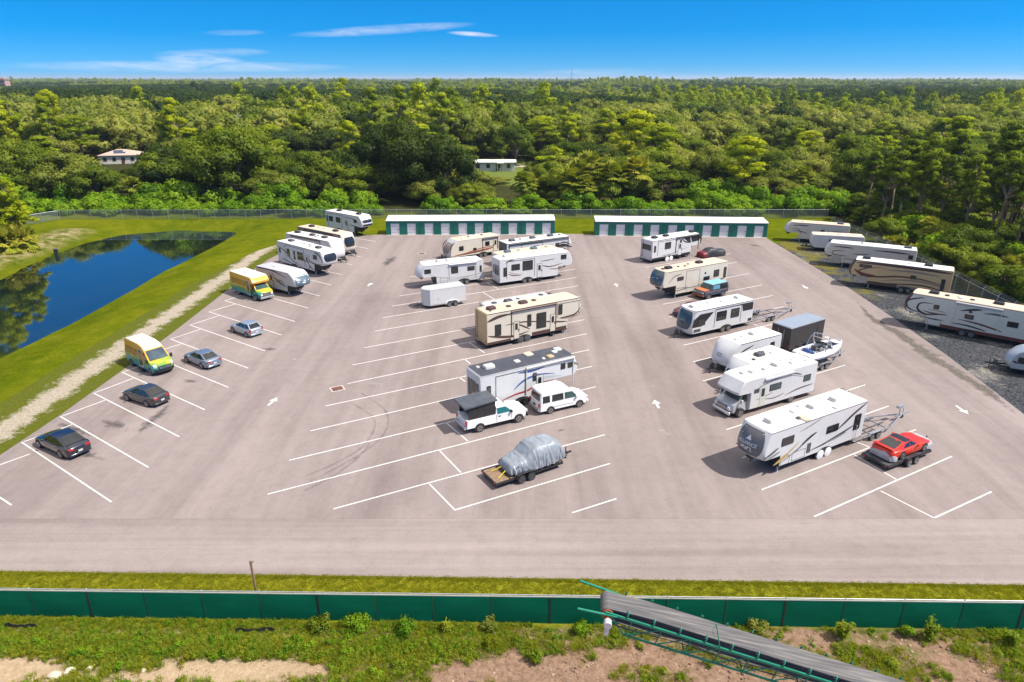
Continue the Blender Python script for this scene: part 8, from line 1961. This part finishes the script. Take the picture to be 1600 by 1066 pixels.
for i, (px, py, H, R, mt, lab, sp) in enumerate(((632, 992, .85, .75, LEAF_LIME, 'dark green bush against the green fence left of centre', 0), (560, 985, .65, .9, LEAF_LIME, 'low broad bush along the green fence left of centre', 0), (500, 985, .6, .8, LEAF_OAK, 'dull green low bush by the fence, left of the broad bush', 0), (765, 985, .7, .55, LEAF_OLIVE, 'thin grey-green weed standing against the fence at centre', 1), (700, 985, .55, .4, LEAF_WEED, 'pale star-shaped weed by the fence at centre', 1), (838, 1035, .5, .55, LEAF_WEED, 'bright lime weed on bare soil below the fence', 0), (765, 1010, .4, .5, LEAF_GRASS, 'weed with tiny yellow flowers near the centre bottom', 0),
                                                  (910, 988, .6, .6, LEAF_LIME, 'leafy bush just left of the conveyor head', 0), (1316, 998, 1.15, .6, LEAF_WEED, 'tall feathery lime-green weed against the fence right of the conveyor', 1), (1448, 1000, 1.25, .75, LEAF_WEED, 'largest feathery lime-green weed against the fence at right', 1), (1415, 992, .7, .5, LEAF_LIME, 'rounded darker bush beside the largest feathery weed', 0), (1575, 1010, .95, .6, LEAF_WEED, 'feathery lime-green weed at the right end of the fence', 1), (1180, 985, .5, .7, LEAF_OLIVE, 'dull green low bush behind the conveyor by the fence', 0), (1395, 1040, .4, .5, LEAF_WEED, 'small lime weed on bare soil at right', 0))):
    bush(px, py, H, R, mt, lab, 300 + i, bool(sp))
# pale rocks and scraps of black silt cloth
ROCK = paint('pale_limestone', (.56, .49, .38), .9, var=.2, scale=4)
for i, (px, py, s) in enumerate(((84, 1054, .30), (109, 1050, .34), (140, 1045, .22), (225, 1049, .15), (608, 1040, .14), (390, 966, .14))):
    p = G(px, py); mb = MB(); r = random.Random(i); rings = []
    for z, k in ((-.1, .9), (.2, 1.0), (.5, .8), (.72, .4)): rings.append([(k * s * (1 + r.uniform(-.2, .2)) * math.cos(a), k * s * .8 * (1 + r.uniform(-.2, .2)) * math.sin(a), z * s) for a in np.linspace(0, 2 * PI, 8)[:-1]])
    mb.loft(rings); tag(obj('rock', mb, ROCK, None, None, (p.x, p.y, ground_z(p.x, p.y)), i), ('pale rock at the bottom left, left one of the pair', 'pale rock at the bottom left, right one of the pair', 'small pale stone right of the pair of rocks at bottom left', 'pale pebble on the sand at bottom left', 'grey pebble on bare soil left of centre bottom', 'pale stone at the foot of the green fence')[i], 'rock')
for i, (x0, y0, x1, y1) in enumerate(((8, 982, 60, 983), (368, 990, 430, 988))):
    a, c = G(x0, y0), G(x1, y1); n = 9; mb = MB(); vs = []
    for k in range(n): q = a.lerp(c, k / (n - 1)); w = .05 * math.sin(k * 2.1); z = ground_z(q.x, q.y); vs += [(q.x, q.y + w, z - .03), (q.x, q.y + w + .03, z + .26 + .06 * math.sin(k * 1.3)), (q.x, q.y + w + .045, z + .26 + .06 * math.sin(k * 1.3)), (q.x, q.y + w + .02, z - .03)]
    fs = [(k * 4 + j, k * 4 + (j + 1) % 4, k * 4 + 4 + (j + 1) % 4, k * 4 + 4 + j) for k in range(n - 1) for j in range(4)]; mb.add(vs, fs)
    tag(obj('silt_cloth', mb, BLACK, None), ('scrap of black silt cloth in the weeds at the far left', 'scrap of black silt cloth in the weeds below the wooden stake')[i], 'cloth')

# loose clods on the bare soil
clod_coll = bpy.data.collections.new('clods')
for i in range(3):
    r = random.Random(900 + i); mb = MB(); rings = []
    for z, k in ((-.25, .8), (.15, 1.0), (.45, .75), (.6, .3)): rings.append([(k * (1 + r.uniform(-.3, .3)) * math.cos(a), k * (1 + r.uniform(-.3, .3)) * math.sin(a), z + r.uniform(-.08, .08)) for a in np.linspace(0, 2 * PI, 7)[:-1]])
    mb.loft(rings); clod_coll.objects.link(bpy.data.objects.new('clod_%d' % i, mesh_from('clod', mb, [paint('soil_clod', (.24, .155, .105), .95, var=.3, scale=2) if i else paint('sand_clod', (.36, .26, .17), .95, var=.25, scale=2)])))
P, Rr, Sc, Ix = [], [], [], []
for k in range(5200):
    x = r_.uniform(-27, 27); yf = fA.y + (x - fA.x) * fdir.y / fdir.x - .4; y = yf - 5.4 * r_.random()
    if r_.random() > .45 + .9 * mnoise.noise(Vector((x * .5, y * .8, 12))) - (.35 if x < -4 else 0): continue
    P.append((x, y, ground_z(x, y))); Rr.append(r_.uniform(0, 6.28)); Sc.append(.03 + .07 * r_.random() ** 2.5); Ix.append(0 if x < -5 or r_.random() < .2 else r_.integers(1, 3))
scatter('soil_clods', clod_coll, P, Rr, Sc, Ix, 'crumbly brown clods strewn over the bare soil at the bottom', 'soil')
